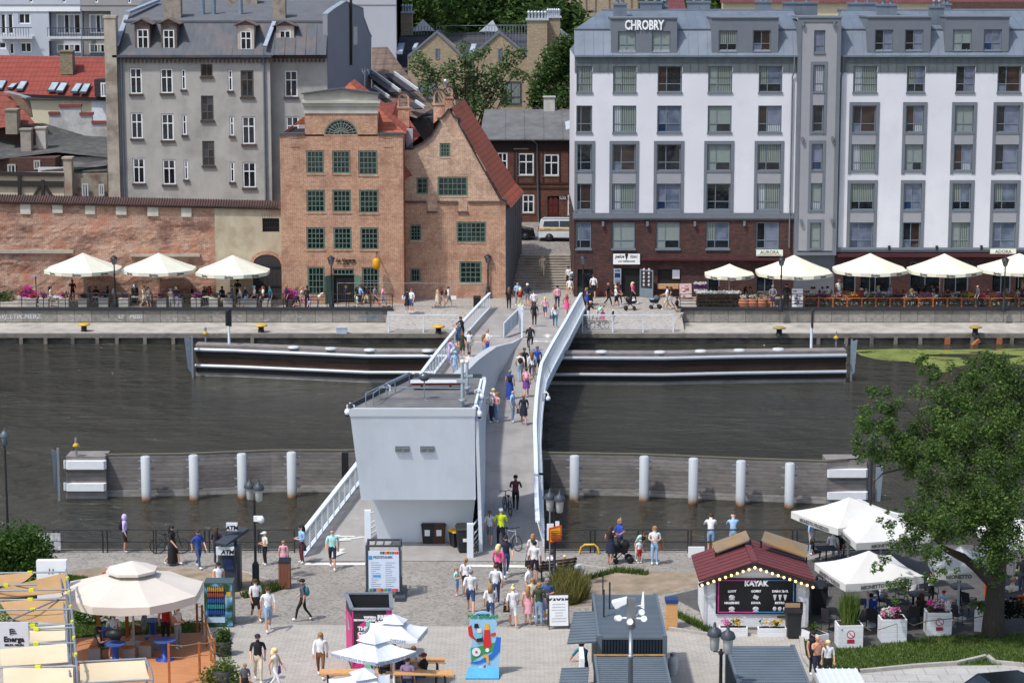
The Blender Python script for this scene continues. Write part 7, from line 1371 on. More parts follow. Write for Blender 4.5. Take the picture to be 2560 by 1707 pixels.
for i,(x,ks)in enumerate(xs):
 p=G('c5',x,1062);p.y=171.9+(.9 if i==0 else 0);t=TH("planter",p,f"grey concrete planter with {COLN[ks[0]]} flowers, {ordn[i]} from the left on the old wall terrace" if ks[0]!='g' else f"grey concrete planter with green leaves, {ordn[i]} from the left on the old wall terrace","planter","planters along the left terrace")
 HX([(p.x-.34,p.y-.3,.005),(p.x+.34,p.y-.3,.005),(p.x+.34,p.y+.3,.005),(p.x-.34,p.y+.3,.005)],[(p.x-.37,p.y-.33,.78),(p.x+.37,p.y-.33,.78),(p.x+.37,p.y+.33,.78),(p.x-.37,p.y+.33,.78)]).B("box",PLC,t);flowers(t,V3((p.x,p.y,.82)),.38,.3,.35,ks+('g' if 'g' not in ks else ''),90,.07)
for(c,x,y,h,sz)in(('c5',290,900,1.3,.8),('c6',175,960,1.3,.7)):
 p=G(c,x,1040);p.y=172.8;t=TH("flower_bush",p,"tall bush of magenta flowers in a dark pot "+("at the left end of the terrace" if c=='c5' else "beside the granary's left window"),"plant");LA([(.25,.005),(.32,.6),(.3,.62)],p,10).B("pot",PN((66,60,58),.8),t);l=MB();LV(l,[(p+V3((RU(-.7,.5)*sz,RU(-.2,.2),RU(.7,1.5))),.35)for _ in range(7)],700,.08,1);l.B("blossoms",MAG,t);l=MB();LV(l,[(p+V3((RU(-.4,.4),.1,RU(.6,1.2))),.3)for _ in range(4)],200,.08,1);l.B("leaves",GREENL,t)
random.seed(8)
TBW=PN((206,206,202),.4);CHW=PN((150,130,104),.8);CHG=PN((128,138,124),.7)
k=0
for x,Yt in((475,172.9),(800,172.9),(1120,173.0),(640,174.6),(1000,174.9),(1330,174.7),(1600,174.6),(1700,173.0),(1980,173.2),(2120,174.3)):
 X=F('c5',x,1000,Yt).x;mk_table(f"small pale table, number {k} along the old wall terrace" if False else f"small pale bistro table on the left terrace, {ordn[k]} of ten from the left",TBW,"bistro tables on the left terrace",(X,Yt,.004),0,.8,.7)
 for s_,rz in((-1,pi/2),(1,-pi/2)):mk_chair(f"woven chair at the {'left' if s_ < 0 else 'right'} of the {ordn[k]} bistro table on the left terrace",RC((CHW,CHG)),"woven chairs on the left terrace",(X+s_*.68,Yt+.05,.004),rz)
 k+=1
for x,yt,lb,cap_ in((1110,895,"steel patio heater with a domed top standing by the lantern post",0),(305,800,"patio heater with a shiny flat hood at the left end of the terrace",1)):
 p=G('c5',x,1030);p.y=174.8;H=F('c5',x,yt,p.y).z;t=TH("patio_heater",p,lb,"heater");LA([(.24,.005),(.22,.5),(.2,.55),(.05,.6),(.04,H-.2)]if cap_ else[(.25,.005),(.28,.9),(.27,1.1),(.2,H-.1)],p,12).B("body",PN((52,50,50),.5),t);LA([(.5,0),(.42,.06),(.1,.14)]if cap_ else[(.24,0),(.22,.12),(.12,.22),(.03,.25)],(p.x,p.y,H-.12),14).B("hood",PN((196,200,206),.2,.8),t)
def aboard(p,w,h,la,face,rz=.0,frame=None,marks=None,legs=True):
 t=TH("sandwich_board",p,la,"sandwich board");fr=frame or PN((60,42,34),.7);b=MB()
 for s_ in(-1,1):b.bar((s_*w/2,-.22,0),(s_*w/2,0,h),.04,.04);b.bar((s_*w/2,.25,0),(s_*w/2,0,h),.04,.04)
 b.bar((-w/2,0,h),(w/2,0,h),.04,.04);b.bar((-w/2,-.2,.12),(w/2,-.2,.12),.04,.04);o=b.B("frame",fr);o.parent=t
 f_=HX([(-w/2+.02,-.22,.12),(w/2-.02,-.22,.12),(w/2-.02,-.035,h-.03),(-w/2+.02,-.035,h-.03)],[(-w/2+.02,-.2,.12),(w/2-.02,-.2,.12),(w/2-.02,-.015,h-.03),(-w/2+.02,-.015,h-.03)]).B("panel",face);f_.parent=t
 if marks:marks(f_,w,h)
 t.rotation_euler.z=rz;return t
def scrib(cols,seed):
 def f(o,w,h):
  rr=random.Random(seed)
  for m_ in cols:
   b=MB()
   for _ in range(6):
    zc=rr.uniform(.25,h-.2);xc=rr.uniform(-w*.25,w*.25);ww,hh=rr.uniform(.05,w*.18),rr.uniform(.02,.1);y=lambda z:-.22+(z-.12)/(h-.15)*.185-.006
    b.face([(xc-ww,y(zc-hh),zc-hh),(xc+ww,y(zc-hh),zc-hh),(xc+ww,y(zc+hh),zc+hh),(xc-ww,y(zc+hh),zc+hh)])
   q=b.B("print",m_);q.parent=o
 return f
aboard(G('c6',715,1000)*1,.75,1.5,"white poster board with a dark frame beside the granary's right door leaf",WHITE,0,BLACK,scrib([PN((90,90,96),.7)],3))
aboard(G('c7',2010,1205),1.0,1.25,"ice cream sandwich board with pink pictures near the serving hatch",PN((206,176,176),.6),.15,None,scrib([PN((150,90,90),.6),PN((230,220,214),.6)],5))
aboard(G('c8',800,905),.85,1.55,"white menu board in front of the hotel terrace entrance",WHITE,0,PN((150,120,84),.7),scrib([PN((170,70,60),.7),PN((110,110,110),.7)],7))
def kay(o,w,h):
 q=MV(TX("KAYAK",.26,.006,'CENTER',.02),(0,-.075,h-.33),0,1,-.12);oo=q.B("lettering",BLACK);oo.parent=o
 rr=random.Random(2);b=MB()
 for i in range(7):z=.3+i*.11;ww=rr.uniform(.15,.3);yy=-.22+(z-.12)/(h-.15)*.185-.004;b.face([(-ww,yy,z),(ww,yy,z),(ww,yy+.004,z+.03),(-ww,yy+.004,z+.03)])
 oo=b.B("small_print",PN((176,178,180),.7));oo.parent=o
aboard(G('d7',640,1115),.78,1.35,"white KAYAK sandwich board standing on the pavement line",WHITE,.1,PN((70,60,50),.7),kay)
# hotel terrace
HY0=172.2;x0,x1=F('c8',118,860,HY0).x,F('c8',412,860,HY0).x;t=TH("hedge_planter",(x0,HY0,0),"long dark hedge planter topped with white flowers at the terrace corner","planter");BX(x0,x1,HY0,HY0+.5,.005,1.05).B("box",PN((44,34,28),.9),t);l=MB();LV(l,[(V3((x0+(x1-x0)*(i+.5)/12,HY0+.05,.2+.28*j)),.3)for i in range(12)for j in range(3)],1500,.06,.9);l.B("leaves",FL("brown_leaves",[(52,40,28),(74,60,40),(40,44,26),(110,96,70)]),t);l=MB();LV(l,[(V3((x0+(x1-x0)*(i+.5)/14,HY0+.2,1.15)),.25)for i in range(14)],900,.06,1,0,0,.6);l.B("blossoms",WHF,t)
p=F('c8',138,790,173.5);p.z=0;t=TH("flower_stand",p,"tiered stand of white and purple flowers at the corner of the hotel terrace","planter");BX(p.x-.3,p.x+.3,173.3,173.8,.005,1.0).B("stand",BRB,t);
for k_,(z,m_)in enumerate(((1.15,WHF),(1.45,PUR),(1.7,WHF))):l=MB();LV(l,[(V3((p.x+d,173.5,z)),.25)for d in(-.3,0,.3)],200,.07,1,0,0,.5);l.B("blossoms",m_,t)
TERR=GR("terracotta",(176,110,82),(196,128,98),3,.85)
for i,x in enumerate((440,501,562,612)):
 p=G('c8',x,905);p.y=HY0+(.5 if i==3 else 0);t=TH("terracotta_pot",p,["first terracotta pot of white flowers right of the hedge planter","second terracotta pot of white flowers right of the hedge planter","third terracotta pot of white flowers right of the hedge planter","terracotta pot half hidden behind the man in the grey shirt"][i],"plant pot","terracotta pots on the hotel terrace");LA([(.26,.005),(.4,.2),(.44,.42),(.38,.58),(.4,.64),(.36,.66)],p,14).B("pot",TERR,t);flowers(t,p+V3((0,0,.72)),.4,.35,.2,'wg',120,.06)
OW_=WOODO;xa,xb=F('c8',842,880,172.3).x,F('c8',2700,880,172.3).x;n=19;stp=(xb-xa)/n
hues=[('p','y'),('p','r'),('r','w'),('r','y'),('w','g'),('p','w'),('p','g'),('p','w'),('p','p'),('w','p'),('p','w'),('g','y'),('p','r'),('r','p')]
for i in range(n):
 a_,c_=xa+stp*i,xa+stp*(i+1)
 if a_>42:break
 kn=hues[i%len(hues)];t=TH("planter_stand",(a_,172.3,0),f"orange wooden planter stand with {dict(p='purple', r='red', w='white', g='green', y='yellow')[kn[0]]} flowers on top, {ordn[i] if i < 15 else 'far right'} in the hotel terrace row","planter","planter stands along the hotel terrace");b=BX(a_+.02,a_+.14,172.25,172.37,.005,.76).box(a_+.141,c_-.0,172.25,172.33,.68,.76).box(a_+.141,c_-.005,172.27,172.31,.5,.55);b.B("frame",OW_,t);BX(a_+.16,c_-.03,172.4,172.75,.64,.8).box(a_+.16,c_-.03,172.2,172.5,.006,.16).B("trough",PN((62,48,38),.8),t)
 if i>0:flowers(t,V3(((a_+c_)/2,172.55,.78)),stp*.55,.2,.22,kn+('g',),100,.06);l=MB();LV(l,[(V3((a_+stp*u,172.3,.25)),.18)for u in(.3,.5,.7)],90,.05,1);l.B("leaves",GREENL,t);l=MB();LV(l,[(V3((a_+stp*u,172.25,.3)),.14)for u in(.35,.65)],30,.06,1);l.B("blossoms",WHF,t)
random.seed(12);REDC=PN((150,32,36),.8);k=0
for x in(240,420,560,880,1000,1140,1280,1430,1560,1700,1850,1980,2120,2260):
 for Yt in((173.3,175.6)if x>850 else(174.3,)):
  if k>=24:break
  X=F('c8',x+RU(-20,20),850,Yt).x;mk_table(f"wooden restaurant table in the {'front' if Yt < 174 else 'back'} row of the hotel terrace, {ordn[min(14, k // 2)]} from the left",WOODO,"restaurant tables on the hotel terrace",(X,Yt,.004),0,.9,.8,.76,BLACK)
  for s_,rz in((-1,pi/2),(1,-pi/2)):mk_chair(f"red cushioned chair {'left' if s_ < 0 else 'right'} of the {ordn[min(14, k // 2)]} {'front' if Yt < 174 else 'back'} table on the hotel terrace",REDC if random.random()<.6 else BRB,"chairs on the hotel terrace",(X+s_*.75,Yt,.004),rz)
  k+=1
  # the white kiosk
KY=G('d8',300,1112).y;kx0,kx1=F('d7',1838,1000,KY).x,F('d8',578,1000,KY).x;kz=F('d8',560,712,KY).z;kp=F('d8',165,585,KY).z;kd=3.4;km=(kx0+kx1)/2-.12
KS=TH("kiosk",(km,KY,0),"white boarded kiosk with a maroon gable roof, string lights and a black menu board","kiosk");BOARD=PK("white_boards",(222,224,228),(232,234,237),.16,(212,214,218),.3,.8)
b=SL([(kx0,.01),(kx1,.01),(kx1,kz),(km,kp),(kx0,kz)],KY,KY+kd);b.B("wall",BOARD,KS);b=MB()
for x in(kx0,kx1):BX(x-.06,x+.06,KY-.03,KY-.002,.01,kz).B("corner_board",PN((190,192,196),.5),KS)
rm=PN((104,52,54),.6,0,.1);ov=.28;b=MB()
for s_ in(-1,1):
 xe=kx0-ov if s_<0 else kx1+ov;ze_=kz+.0;b.hexa([(km,KY-ov,kp+.1),(xe,KY-ov,ze_),(xe,KY-ov,ze_-.08),(km,KY-ov,kp+.02)],[(km,KY+kd+.2,kp+.1),(xe,KY+kd+.2,ze_),(xe,KY+kd+.2,ze_-.08),(km,KY+kd+.2,kp+.02)])
 for i in range(8):y=KY-ov+(kd+.4)*i/8;b.bar((km,y,kp+.11),(xe,y,ze_+.01),.03,.03)
b.box(km-.12,km+.12,KY-ov-.02,KY+kd+.22,kp+.06,kp+.16);b.B("roof",rm,KS);b=MB()
for s_ in(-1,1):xe=kx0-ov if s_<0 else kx1+ov;b.bar((km,KY-ov-.03,kp+.0),(xe,KY-ov-.03,kz-.2),.05,.16)
b.B("bargeboard",BLACK,KS)
mbulb,nt,bb_=node_mat("warm_bulb");bb_.inputs["Base Color"].default_value=(1,.75,.4,1);bb_.inputs["Emission Color"].default_value=(1,.62,.25,1);bb_.inputs["Emission Strength"].default_value=2.2
for i in range(20):
 u=(i+.5)/20;X=kx0-ov+(kx1-kx0+2*ov)*u;zz_=(kp-.06)-abs(X-km)/(kx1+ov-km)*(kp-kz+.2);BL((X,KY-ov-.12,zz_-.03),.055,7,5).B("string_light",mbulb,KS)
for c_,x0,y0,x1,y1,x2,y2,x3,y3 in(('d7',1895,420,2170,320,2205,395,1925,500),('d8',235,325,590,440,575,540,205,405)):
 zq=[(kp+.55,kp+.25),];Yq=KY+kd*.9;P_=[F(c_,x0,y0,Yq),F(c_,x1,y1,Yq),F(c_,x2,y2,Yq-.9),F(c_,x3,y3,Yq-.9)];t2=HX([v-V3((0,0,.06))for v in P_],P_).B("roof_panel",GR("rusty_panel",(112,104,92),(150,116,66),1.2,.8,(1,1,1),.1,(128,122,112),.8,.7),KS);b=MB()
 for q in(P_[2],P_[3]):b.tube(q,q-V3((0,0,.3)),.04,n=5)
 b.B("panel_support",BLACK,t2)
h=FR('d7',1925,705,2508,995,KY);h=(F('d7',1925,850,KY).x,F('d8',488,850,KY).x,F('d8',200,997,KY).z,F('d8',200,707,KY).z)
SGN=BX(h[0],h[1],KY-.08,KY-.004,h[2],h[3]).B("menu_board",PN((24,25,28),.4),KS);bw=h[1]-h[0];bh=h[3]-h[2];mid_=(h[0]+h[1])/2
b=BX(h[0]+.08,mid_,KY-.095,KY-.082,h[3]-.1,h[3]-.06).box(h[0]+.08,h[0]+.12,KY-.095,KY-.082,h[2]+.08,h[3]-.1).box(h[0]+.08,mid_,KY-.095,KY-.082,h[2]+.05,h[2]+.09);b.B("magenta_line",PN((196,60,140),.5),SGN);b=BX(mid_+.3,h[1]-.08,KY-.095,KY-.082,h[3]-.1,h[3]-.06).box(h[1]-.12,h[1]-.08,KY-.095,KY-.082,h[2]+.08,h[3]-.1).box(mid_,h[1]-.08,KY-.095,KY-.082,h[2]+.05,h[2]+.09);b.B("blue_line",PN((60,130,190),.5),SGN)
tw=PN((232,232,234),.5,0,0);MV(TX("KAYAK",.28,.012,'CENTER',.018),(mid_,KY-.09,h[3]-.3)).B("lettering",tw,SGN);tb=MB();ic=MB()
for i,row in enumerate((("LODY","GOFRY","DRINK BAR"),("NALESNIKI","KAWA","BISTRO"))):
 for j,w_ in enumerate(row):
  X=h[0]+bw*(.2+.3*j);Z=h[3]-.56-i*.47;join(tb,MV(TX(w_,.12,.01,'CENTER',.006),(X,KY-.088,Z)))
  if i==0 and j==2 or i==1 and j==2:
   for k in(-1,0,1):ic.hexa([(X+k*.2-.07,KY-.09,Z-.1),(X+k*.2+.07,KY-.09,Z-.1),(X+k*.2+.02,KY-.09,Z-.32),(X+k*.2-.02,KY-.09,Z-.32)],[(X+k*.2-.07,KY-.083,Z-.1),(X+k*.2+.07,KY-.083,Z-.1),(X+k*.2+.02,KY-.083,Z-.32),(X+k*.2-.02,KY-.083,Z-.32)])if i==0 else ic.blob((X+k*.2,KY-.086,Z-.2),(.08,.006,.09),9,6)
  elif j==1 and i==0:ic.obox((X,KY-.086,Z-.2),(.2,.008,.15),ry=.4)
  else:ic.blob((X,KY-.086,Z-.2),(.13,.006,.09),9,6).obox((X,KY-.086,Z-.3),(.22,.008,.03))
tb.B("menu_words",tw,SGN);ic.B("menu_icons",PN((196,196,198),.5),SGN)
b=BX(F('d8',335,1060,KY).x,F('d8',415,1060,KY).x,KY-.05,KY-.003,.4,F('d8',370,1018,KY).z);b.B("crate_niche",PN((70,52,38),.8),KS)
h2=FR('d8',402,915,522,990,KY-.7);t=TH("wheeled_bin",G('d8',465,1190),"black wheeled bin at the kiosk's right front with a cork board above it","bin");p=t.location;HX([(p.x-.24,p.y-.3,.06),(p.x+.24,p.y-.3,.06),(p.x+.24,p.y+.3,.06),(p.x-.24,p.y+.3,.06)],[(p.x-.29,p.y-.36,1.0),(p.x+.29,p.y-.36,1.0),(p.x+.29,p.y+.36,1.0),(p.x-.29,p.y+.36,1.0)]).B("body",BK,t);BX(p.x-.31,p.x+.31,p.y-.38,p.y+.38,1.003,1.07).B("lid",BLACK,t)
o=BX(h2[0],h2[1],KY-.75,KY-.7,h2[2],h2[3]).box(h2[0]-.03,h2[1]+.12,KY-.7,KY-.66,h2[2]-.05,h2[3]+.05,1).tube(((h2[0]+h2[1])/2,KY-.68,.02),((h2[0]+h2[1])/2,KY-.68,h2[2]),.03,n=6,m=1).B("cork_board",[PN((176,138,100),.8),BLACK],at=((h2[0]+h2[1])/2,KY-.7,0));tag(o,"brown cork notice panel on a stand before the kiosk's right corner","notice board")
p=G('d8',668,1000);wheelie(V3((p.x,p.y,0)),0,"tall black wheeled bin on the dark terrace right of the kiosk",BK,BLACK,None,1.15)
p=G('d7',1765,632);tag(HX([(p.x-.35,p.y,.5),(p.x+.35,p.y,.5),(p.x+.35,p.y+.1,.5),(p.x-.35,p.y+.1,.5)],[(p.x-.35,p.y,.95),(p.x+.35,p.y,.95),(p.x+.35,p.y+.1,.95),(p.x-.35,p.y+.1,.95)]).tube((p.x,p.y+.05,.01),(p.x,p.y+.05,.5),.04,n=6).B("blank_sign",WHITE,at=p),"small blank white sign left of the kiosk roof","sign")
WPL=PK("planter_boards",(216,218,222),(228,230,233),.2,(206,208,210),.3,.8)
def wplanter(c,x,y,w,d,h,la,kinds,rz=0,sticker=False,tall=False,bw_=None):
 p=G(c,x,y);t=TH("white_planter",p,la,"planter","white boarded planters by the kiosk");o=OB((0,d/2,h/2+.005),(w,d,h)).B("box",WPL);o.parent=t;q=OB((0,d/2,h-.02),(w-.1,d-.1,.06)).B("soil",PN((54,44,36),.95));q.parent=o
 if sticker:b=LA([(.16,0),(.16,.01)],(0,0,0),16);b.v=[(v[0],-.012+v[2]*-.1,v[1]+h*.62)for v in b.v];b.lathe([(.125,0),(.125,.01)],(0,0,0),16,1);kk=len(b.v)-64;b.v[kk:]=[(v[0],-.016-v[2]*.1,v[1]+h*.62)for v in b.v[kk:]];b.obox((0,-.016,h*.62),(.24,.008,.03),0,0,0,.78).box(-.14,.14,-.015,-.004,h*.62-.34,h*.62-.2,2);s_=b.B("no_smoking_notice",[PN((190,50,60),.5),WHITE,PN((170,40,60),.5)]);s_.parent=o
 if tall:
  l=MB()
  for i in range(260):a_=RU(0,6.3);r_=RU(0,.3);bs_=V3((r_*cos(a_),d/2+r_*sin(a_),h));tp_=bs_+V3((RU(-.35,.35),RU(-.3,.3),RU(.6,1.35)));m_=bs_.lerp(tp_,.5)+V3((0,0,.1));l.add([bs_+V3((-.015,0,0)),bs_+V3((.015,0,0)),m_+V3((.02,0,0)),tp_,m_-V3((.02,0,0))],[(0,1,2,3,4)])
  s_=l.B("grass_leaves",FL("reed_leaves",[(72,96,40),(98,122,54),(128,146,78)]));s_.parent=t
 for k_ in kinds:
  l=MB();cc=[(V3((RU(-w*.38,w*.38),d/2+RU(-.12,.12),h+RU(.12,.32 if k_!='g' else .22))),.17 if k_ in 'mkw' and h>.7 else .12)for _ in range(4)];LV(l,cc,420 if h>.7 else 150,.045,1);s_=l.B("blossoms" if k_!='g' else "leaves",MC[k_]);s_.parent=t
 t.rotation_euler.z=rz
wplanter('d8',935,1282,.95,.75,.88,"white planter with tall green grass and a no smoking notice",'',.06,True,True);wplanter('d8',1290,1236,.98,.75,.9,"white planter with pink and white hydrangeas, without a notice",'mkwg',.05);wplanter('d8',1660,1184,.95,.75,.92,"white planter with pink and white hydrangeas and a no smoking notice",'mmwg',.02,True);wplanter('d8',1990,1150,.45,.9,.85,"narrow white planter left of the big tree trunk",'g',-.4)
wplanter('d8',715,1255,.5,1.15,.4,"low white trough with green herbs standing at an angle",'gg',.55);wplanter('d8',296,1192,1.1,.35,.34,"low white trough with yellow and white flowers under the menu board",'ywg');wplanter('d7',2070,1188,1.1,.35,.34,"low white trough with yellow flowers at the kiosk's left front",'ywgk')
b=MB();rp_=[(860,1130),(1020,1090),(1100,1135),(1170,1130),(1380,1060),(1450,1095),(1560,1060),(1760,1040),(1850,1055),(2030,1015)];b.path([G('d8',x,y,.75)for x,y in rp_],.02,5);tag(b.B("barrier_rope",PN((110,100,84),.8),at=G('d8',1400,1090,.75)),"thin rope barrier slung between the white planters","rope")
DKC=PN((46,46,50),.7);gT="dark tables on the kiosk terrace";gC="dark chairs on the kiosk terrace"
for i,(x,y,rz,lb)in enumerate(((735,560,.1,"dark square table beside the kiosk's rear right"),(1000,1010,.2,"dark square table behind the tall grass planter"),(1300,1010,.1,"dark square table in the middle of the seated group"),(1480,940,.3,"dark square table beside the woman resting her cheek"),(1180,640,.1,"dark table under the nearest white parasol's left side"),(1830,880,.2,"dark table under the parasol by the tree trunk"),(2260,950,0,"dark table right of the big tree trunk"))):
 p=G('d8',x,y+40);mk_table(lb,DKC,gT,(p.x,p.y,.008),rz,.85,.85,.74,BLACK)
for i,(x,y,rz,lb)in enumerate(((700,860,1.3,"empty dark armchair near the tall black bin"),(760,1120,2.2,"empty dark armchair behind the low herb trough"),(900,1040,-.6,"dark armchair behind the tall grass planter"),(1105,1110,3.0,"dark chair under the man in the blue shirt"),(1200,960,1.6,"dark chair under the man in the white cap"),(1450,1090,3.1,"dark chair behind the pink hydrangeas"),(1540,1080,2.9,"dark chair under the brown haired woman"),(1790,1080,2.5,"empty dark chair left of the narrow white planter"),(1900,980,2.2,"empty dark chair by the parasol pole near the trunk"),(830,520,2.8,"dark chair behind the kiosk's right roof panel"),(1350,900,.2,"dark chair under the woman in white facing us"),(1590,900,.3,"dark chair under the woman with her hand to her cheek"),(720,760,.4,"dark folding chair at the left parasol corner"))):
 p=G('d8',x,y+20);mk_chair(lb,DKC,gC,(p.x,p.y,.008),rz,.45,BLACK,True)
for x0,x1,y0,y1,yb,lb in((2035,2085,700,800,870,"orange banner edge showing left of the trunk"),(2300,2420,850,960,1010,"orange and grey banner right of the trunk")):
 p=G('d8',(x0+x1)/2,yb);h=FR('d8',x0,y0,x1,y1,p.y);tag(BX(h[0],h[1],p.y,p.y+.05,h[2],h[3]).tube((h[0],p.y+.02,.01),(h[0],p.y+.02,h[3]),.03,n=5).B("banner",PN((206,98,40),.7),at=p),lb,"banner")
l=MB();p=G('d8',2290,1130);LV(l,[(p+V3((RU(-1.1,1.6),RU(-.3,.3),RU(.3,1.0))),.42)for _ in range(10)],1600,.08,1);t=TH("dark_shrub",p,"dark clipped shrub right of the big tree trunk","shrub");l.B("leaves",FL("shrub_leaves",[(18,32,18),(30,46,24),(24,40,22)]),t)
# containers, mast side
random.seed(17)
CTM=PN((100,111,120),.5,.1,.08,.8);CTD=PN((40,50,58),.5,.1,.1)
def container(x0,x1,y0,y1,z,la):
 t=TH("container",((x0+x1)/2,y0,0),la,"container");b=BX(x0+.04,x1-.04,y0+.04,y1-.04,.05,z-.12);n=22
 for i in range(n):
  X=x0+.06+(x1-x0-.12)*i/n;b.box(X,X+(x1-x0)/n*.5,y0,y0+.039,.15,z-.13).box(X,X+(x1-x0)/n*.5,y1-.039,y1,.15,z-.13)
 for i in range(40):Y=y0+.06+(y1-y0-.12)*i/40;b.box(x0,x0+.039,Y,Y+.07,.15,z-.13).box(x1-.039,x1,Y,Y+.07,.15,z-.13)
 b.B("walls",CTD,t);b=BX(x0,x1,y0,y1,z-.115,z-.03)
 for i in range(34):Y=y0+.1+(y1-y0-.2)*i/34;b.box(x0+.08,x1-.08,Y,Y+.07,z-.029,z)
 for s_ in(x0,x1-.08):b.box(s_,s_+.08,y0,y1,z-.029,z+.012)
 b.B("roof",CTM,t)
 for X in(x0-.01,x1-.15):
  for Y in(y0-.01,y1-.15):BX(X,X+.16,Y,Y+.16,.01,z+.02).B("corner_post",CTM,t)
 return t
zc=2.6;a,c=G('d7',1000,836,zc),G('d7',960,1185,zc);d_=G('d7',1530,1195,zc)
C1=container(c.x,d_.x,c.y,a.y,zc,"grey shipping container stall behind the camera mast")
b=MB();q=[G('d7',765,995,2.35),G('d7',968,985,2.5),G('d7',950,1228,2.5),G('d7',712,1240,2.3)];b.hexa([v-V3((0,0,.05))for v in q],q)
for i in range(12):b.bar(q[0].lerp(q[3],i/11)+V3((0,0,.02)),q[1].lerp(q[2],i/11)+V3((0,0,.02)),.05,.03)
b.B("awning",CTM,C1);b=MB();b.bar(G('d7',1002,1000,.3),G('d7',1002,1000,.3)+V3((0,0,1.7)),.05,.05);p=G('d7',985,840,zc)
for dx in(0,.25):b.bar((p.x+dx,p.y-3.0+dx*4,zc-.3),(p.x+dx,p.y-3.0+dx*4,zc+1.0),.06,.06)
b.B("awning_post",CTD,C1)
a=G('d7',930,1335,zc);d_=G('d7',1510,1328,zc);C2_=container(a.x,d_.x,67,a.y,zc,"grey shipping container stall in front, cut by the bottom edge");b=BX(a.x,d_.x,a.y-.2,a.y-.02,zc+.014,zc+.03);b.B("rust_edge",PN((150,112,64),.8,0,.3),C2_)
q=[G('d7',665,1452,2.35),G('d7',890,1445,2.5),G('d7',870,1700,2.5),G('d7',625,1700,2.3)];b=MB();b.hexa([v-V3((0,0,.05))for v in q],q)
for i in range(12):b.bar(q[0].lerp(q[3],i/11)+V3((0,0,.02)),q[1].lerp(q[2],i/11)+V3((0,0,.02)),.05,.03)
b.B("awning",CTM,C2_);HX([(a.x-.45,a.y+.5,.9),(a.x-.3,a.y+.5,.9),(a.x-.3,a.y+1.9,.9),(a.x-.45,a.y+1.9,.9)],[(a.x-.45,a.y+.5,2.3),(a.x-.3,a.y+.5,2.3),(a.x-.3,a.y+1.9,2.3),(a.x-.45,a.y+1.9,2.3)]).B("white_shutter",WHITE,C2_)
a=G('d7',2005,1256,zc);d_=G('d8',478,1256,zc);container(a.x,d_.x,66,a.y,zc,"flat grey container roof at the bottom, left of the white van")
p=G('d7',1562,1115);tag(BX(p.x-.22,p.x+.22,p.y-.25,p.y+.25,.02,1.05).box(p.x-.25,p.x+.25,p.y-.28,p.y+.28,1.052,1.2,1).B("beer_counter",[WOODL,PN((40,60,110),.6)],at=p),"narrow wooden counter with a blue top behind the container","counter")
p=G('d7',1575,1500);t=TH("gas_bottle",p,"white gas bottle standing beside the front container","gas bottle");LA([(.16,.01),(.18,.1),(.18,.6),(.1,.72),(.05,.74)],p,12).B("bottle",PN((190,192,192),.5),t);LA([(.11,.74),(.11,.84)],p,10).B("valve_guard",GALV,t)
# information frame, advertising cube, photo board
IFM=PN((58,66,74),.5);a,d_=G('d6',1035,895),G('d6',1330,915);Yf=a.y+.35;Yb=Yf+1.0;x0,x1=a.x,d_.x-.15;hz=F('d6',1180,440,Yf).z
IF=TH("information_frame",((x0+x1)/2,Yf,0),"dark steel frame holding a white and blue town poster before the bridge tower","display");b=MB()
for X in(x0,x1):
 for Y in(Yf,Yb):b.box(X-.05,X+.05,Y-.05,Y+.05,.16,hz)
for z in(hz-.04,.5,hz*.5):
 b.box(x0+.05,x1-.05,Yf-.03,Yf+.03,z-.04,z+.04).box(x0-.03,x0+.03,Yf+.05,Yb-.05,z-.04,z+.04).box(x1-.03,x1+.03,Yf+.05,Yb-.05,z-.04,z+.04).box(x0+.05,x1-.05,Yb-.03,Yb+.03,z-.04,z+.04)
for i in(.25,.5,.75):b.box(x0+(x1-x0)*i-.03,x0+(x1-x0)*i+.03,Yf+.05,Yb-.05,hz-.07,hz-.02)
b.B("frame",IFM,IF);BX(x0-.12,x0+.2,Yf-.5,Yb+.5,.01,.16).box(x1-.2,x1+.22,Yf-.5,Yb+.5,.01,.16).B("ballast_feet",IFM,IF)
h=FR('d6',1050,488,1300,818,Yf-.06);o=BX(h[0],h[1],Yf-.08,Yf-.055,h[2],h[3]).B("poster",PN((206,218,234),.5,0,.04),IF);hw=h[1]-h[0];hh_=h[3]-h[2]
cs=[(60,140,70),(110,60,130),(220,140,40),(200,50,40),(90,150,70),(70,120,190),(230,90,60),(210,60,90)]
for r_,z in((0,h[3]-.13),(1,h[2]+.01)):
 for i,cc in enumerate(cs):BX(h[0]+hw*((.38 if r_==0 else .02)+i*(.077 if r_==0 else .12)),h[0]+hw*((.38 if r_==0 else .02)+(i+.9)*(.077 if r_==0 else .12)),Yf-.088,Yf-.081,z,z+.11).B("colour_square",PN(cc,.5,0,0),o)
b=BX(h[0]+.01,h[0]+.16,Yf-.087,Yf-.081,h[3]-.36,h[3]-.2).box(h[0]+.18,h[0]+.5,Yf-.087,Yf-.081,h[2]+.62,h[2]+.7);b.B("blue_mark",PN((60,150,214),.5),o);t=MV(TX("PRZYSTANEK",.13,.006,'LEFT',.008),(h[0]+.2,Yf-.086,h[3]-.3))
for i in range(14):t.box(h[0]+.1,h[0]+.1+RU(.2,.45),Yf-.086,Yf-.081,h[3]-.5-i*.09,h[3]-.485-i*.09).box(h[0]+hw*.55,h[0]+hw*.55+RU(.2,.45),Yf-.086,Yf-.081,h[3]-.5-i*.09,h[3]-.485-i*.09)
t.B("print",PN((110,126,146),.6),o);BX(x1+.02,x1+.04,Yf+.15,Yb-.15,.8,hz-.3).B("side_poster",PN((196,200,204),.5),IF)
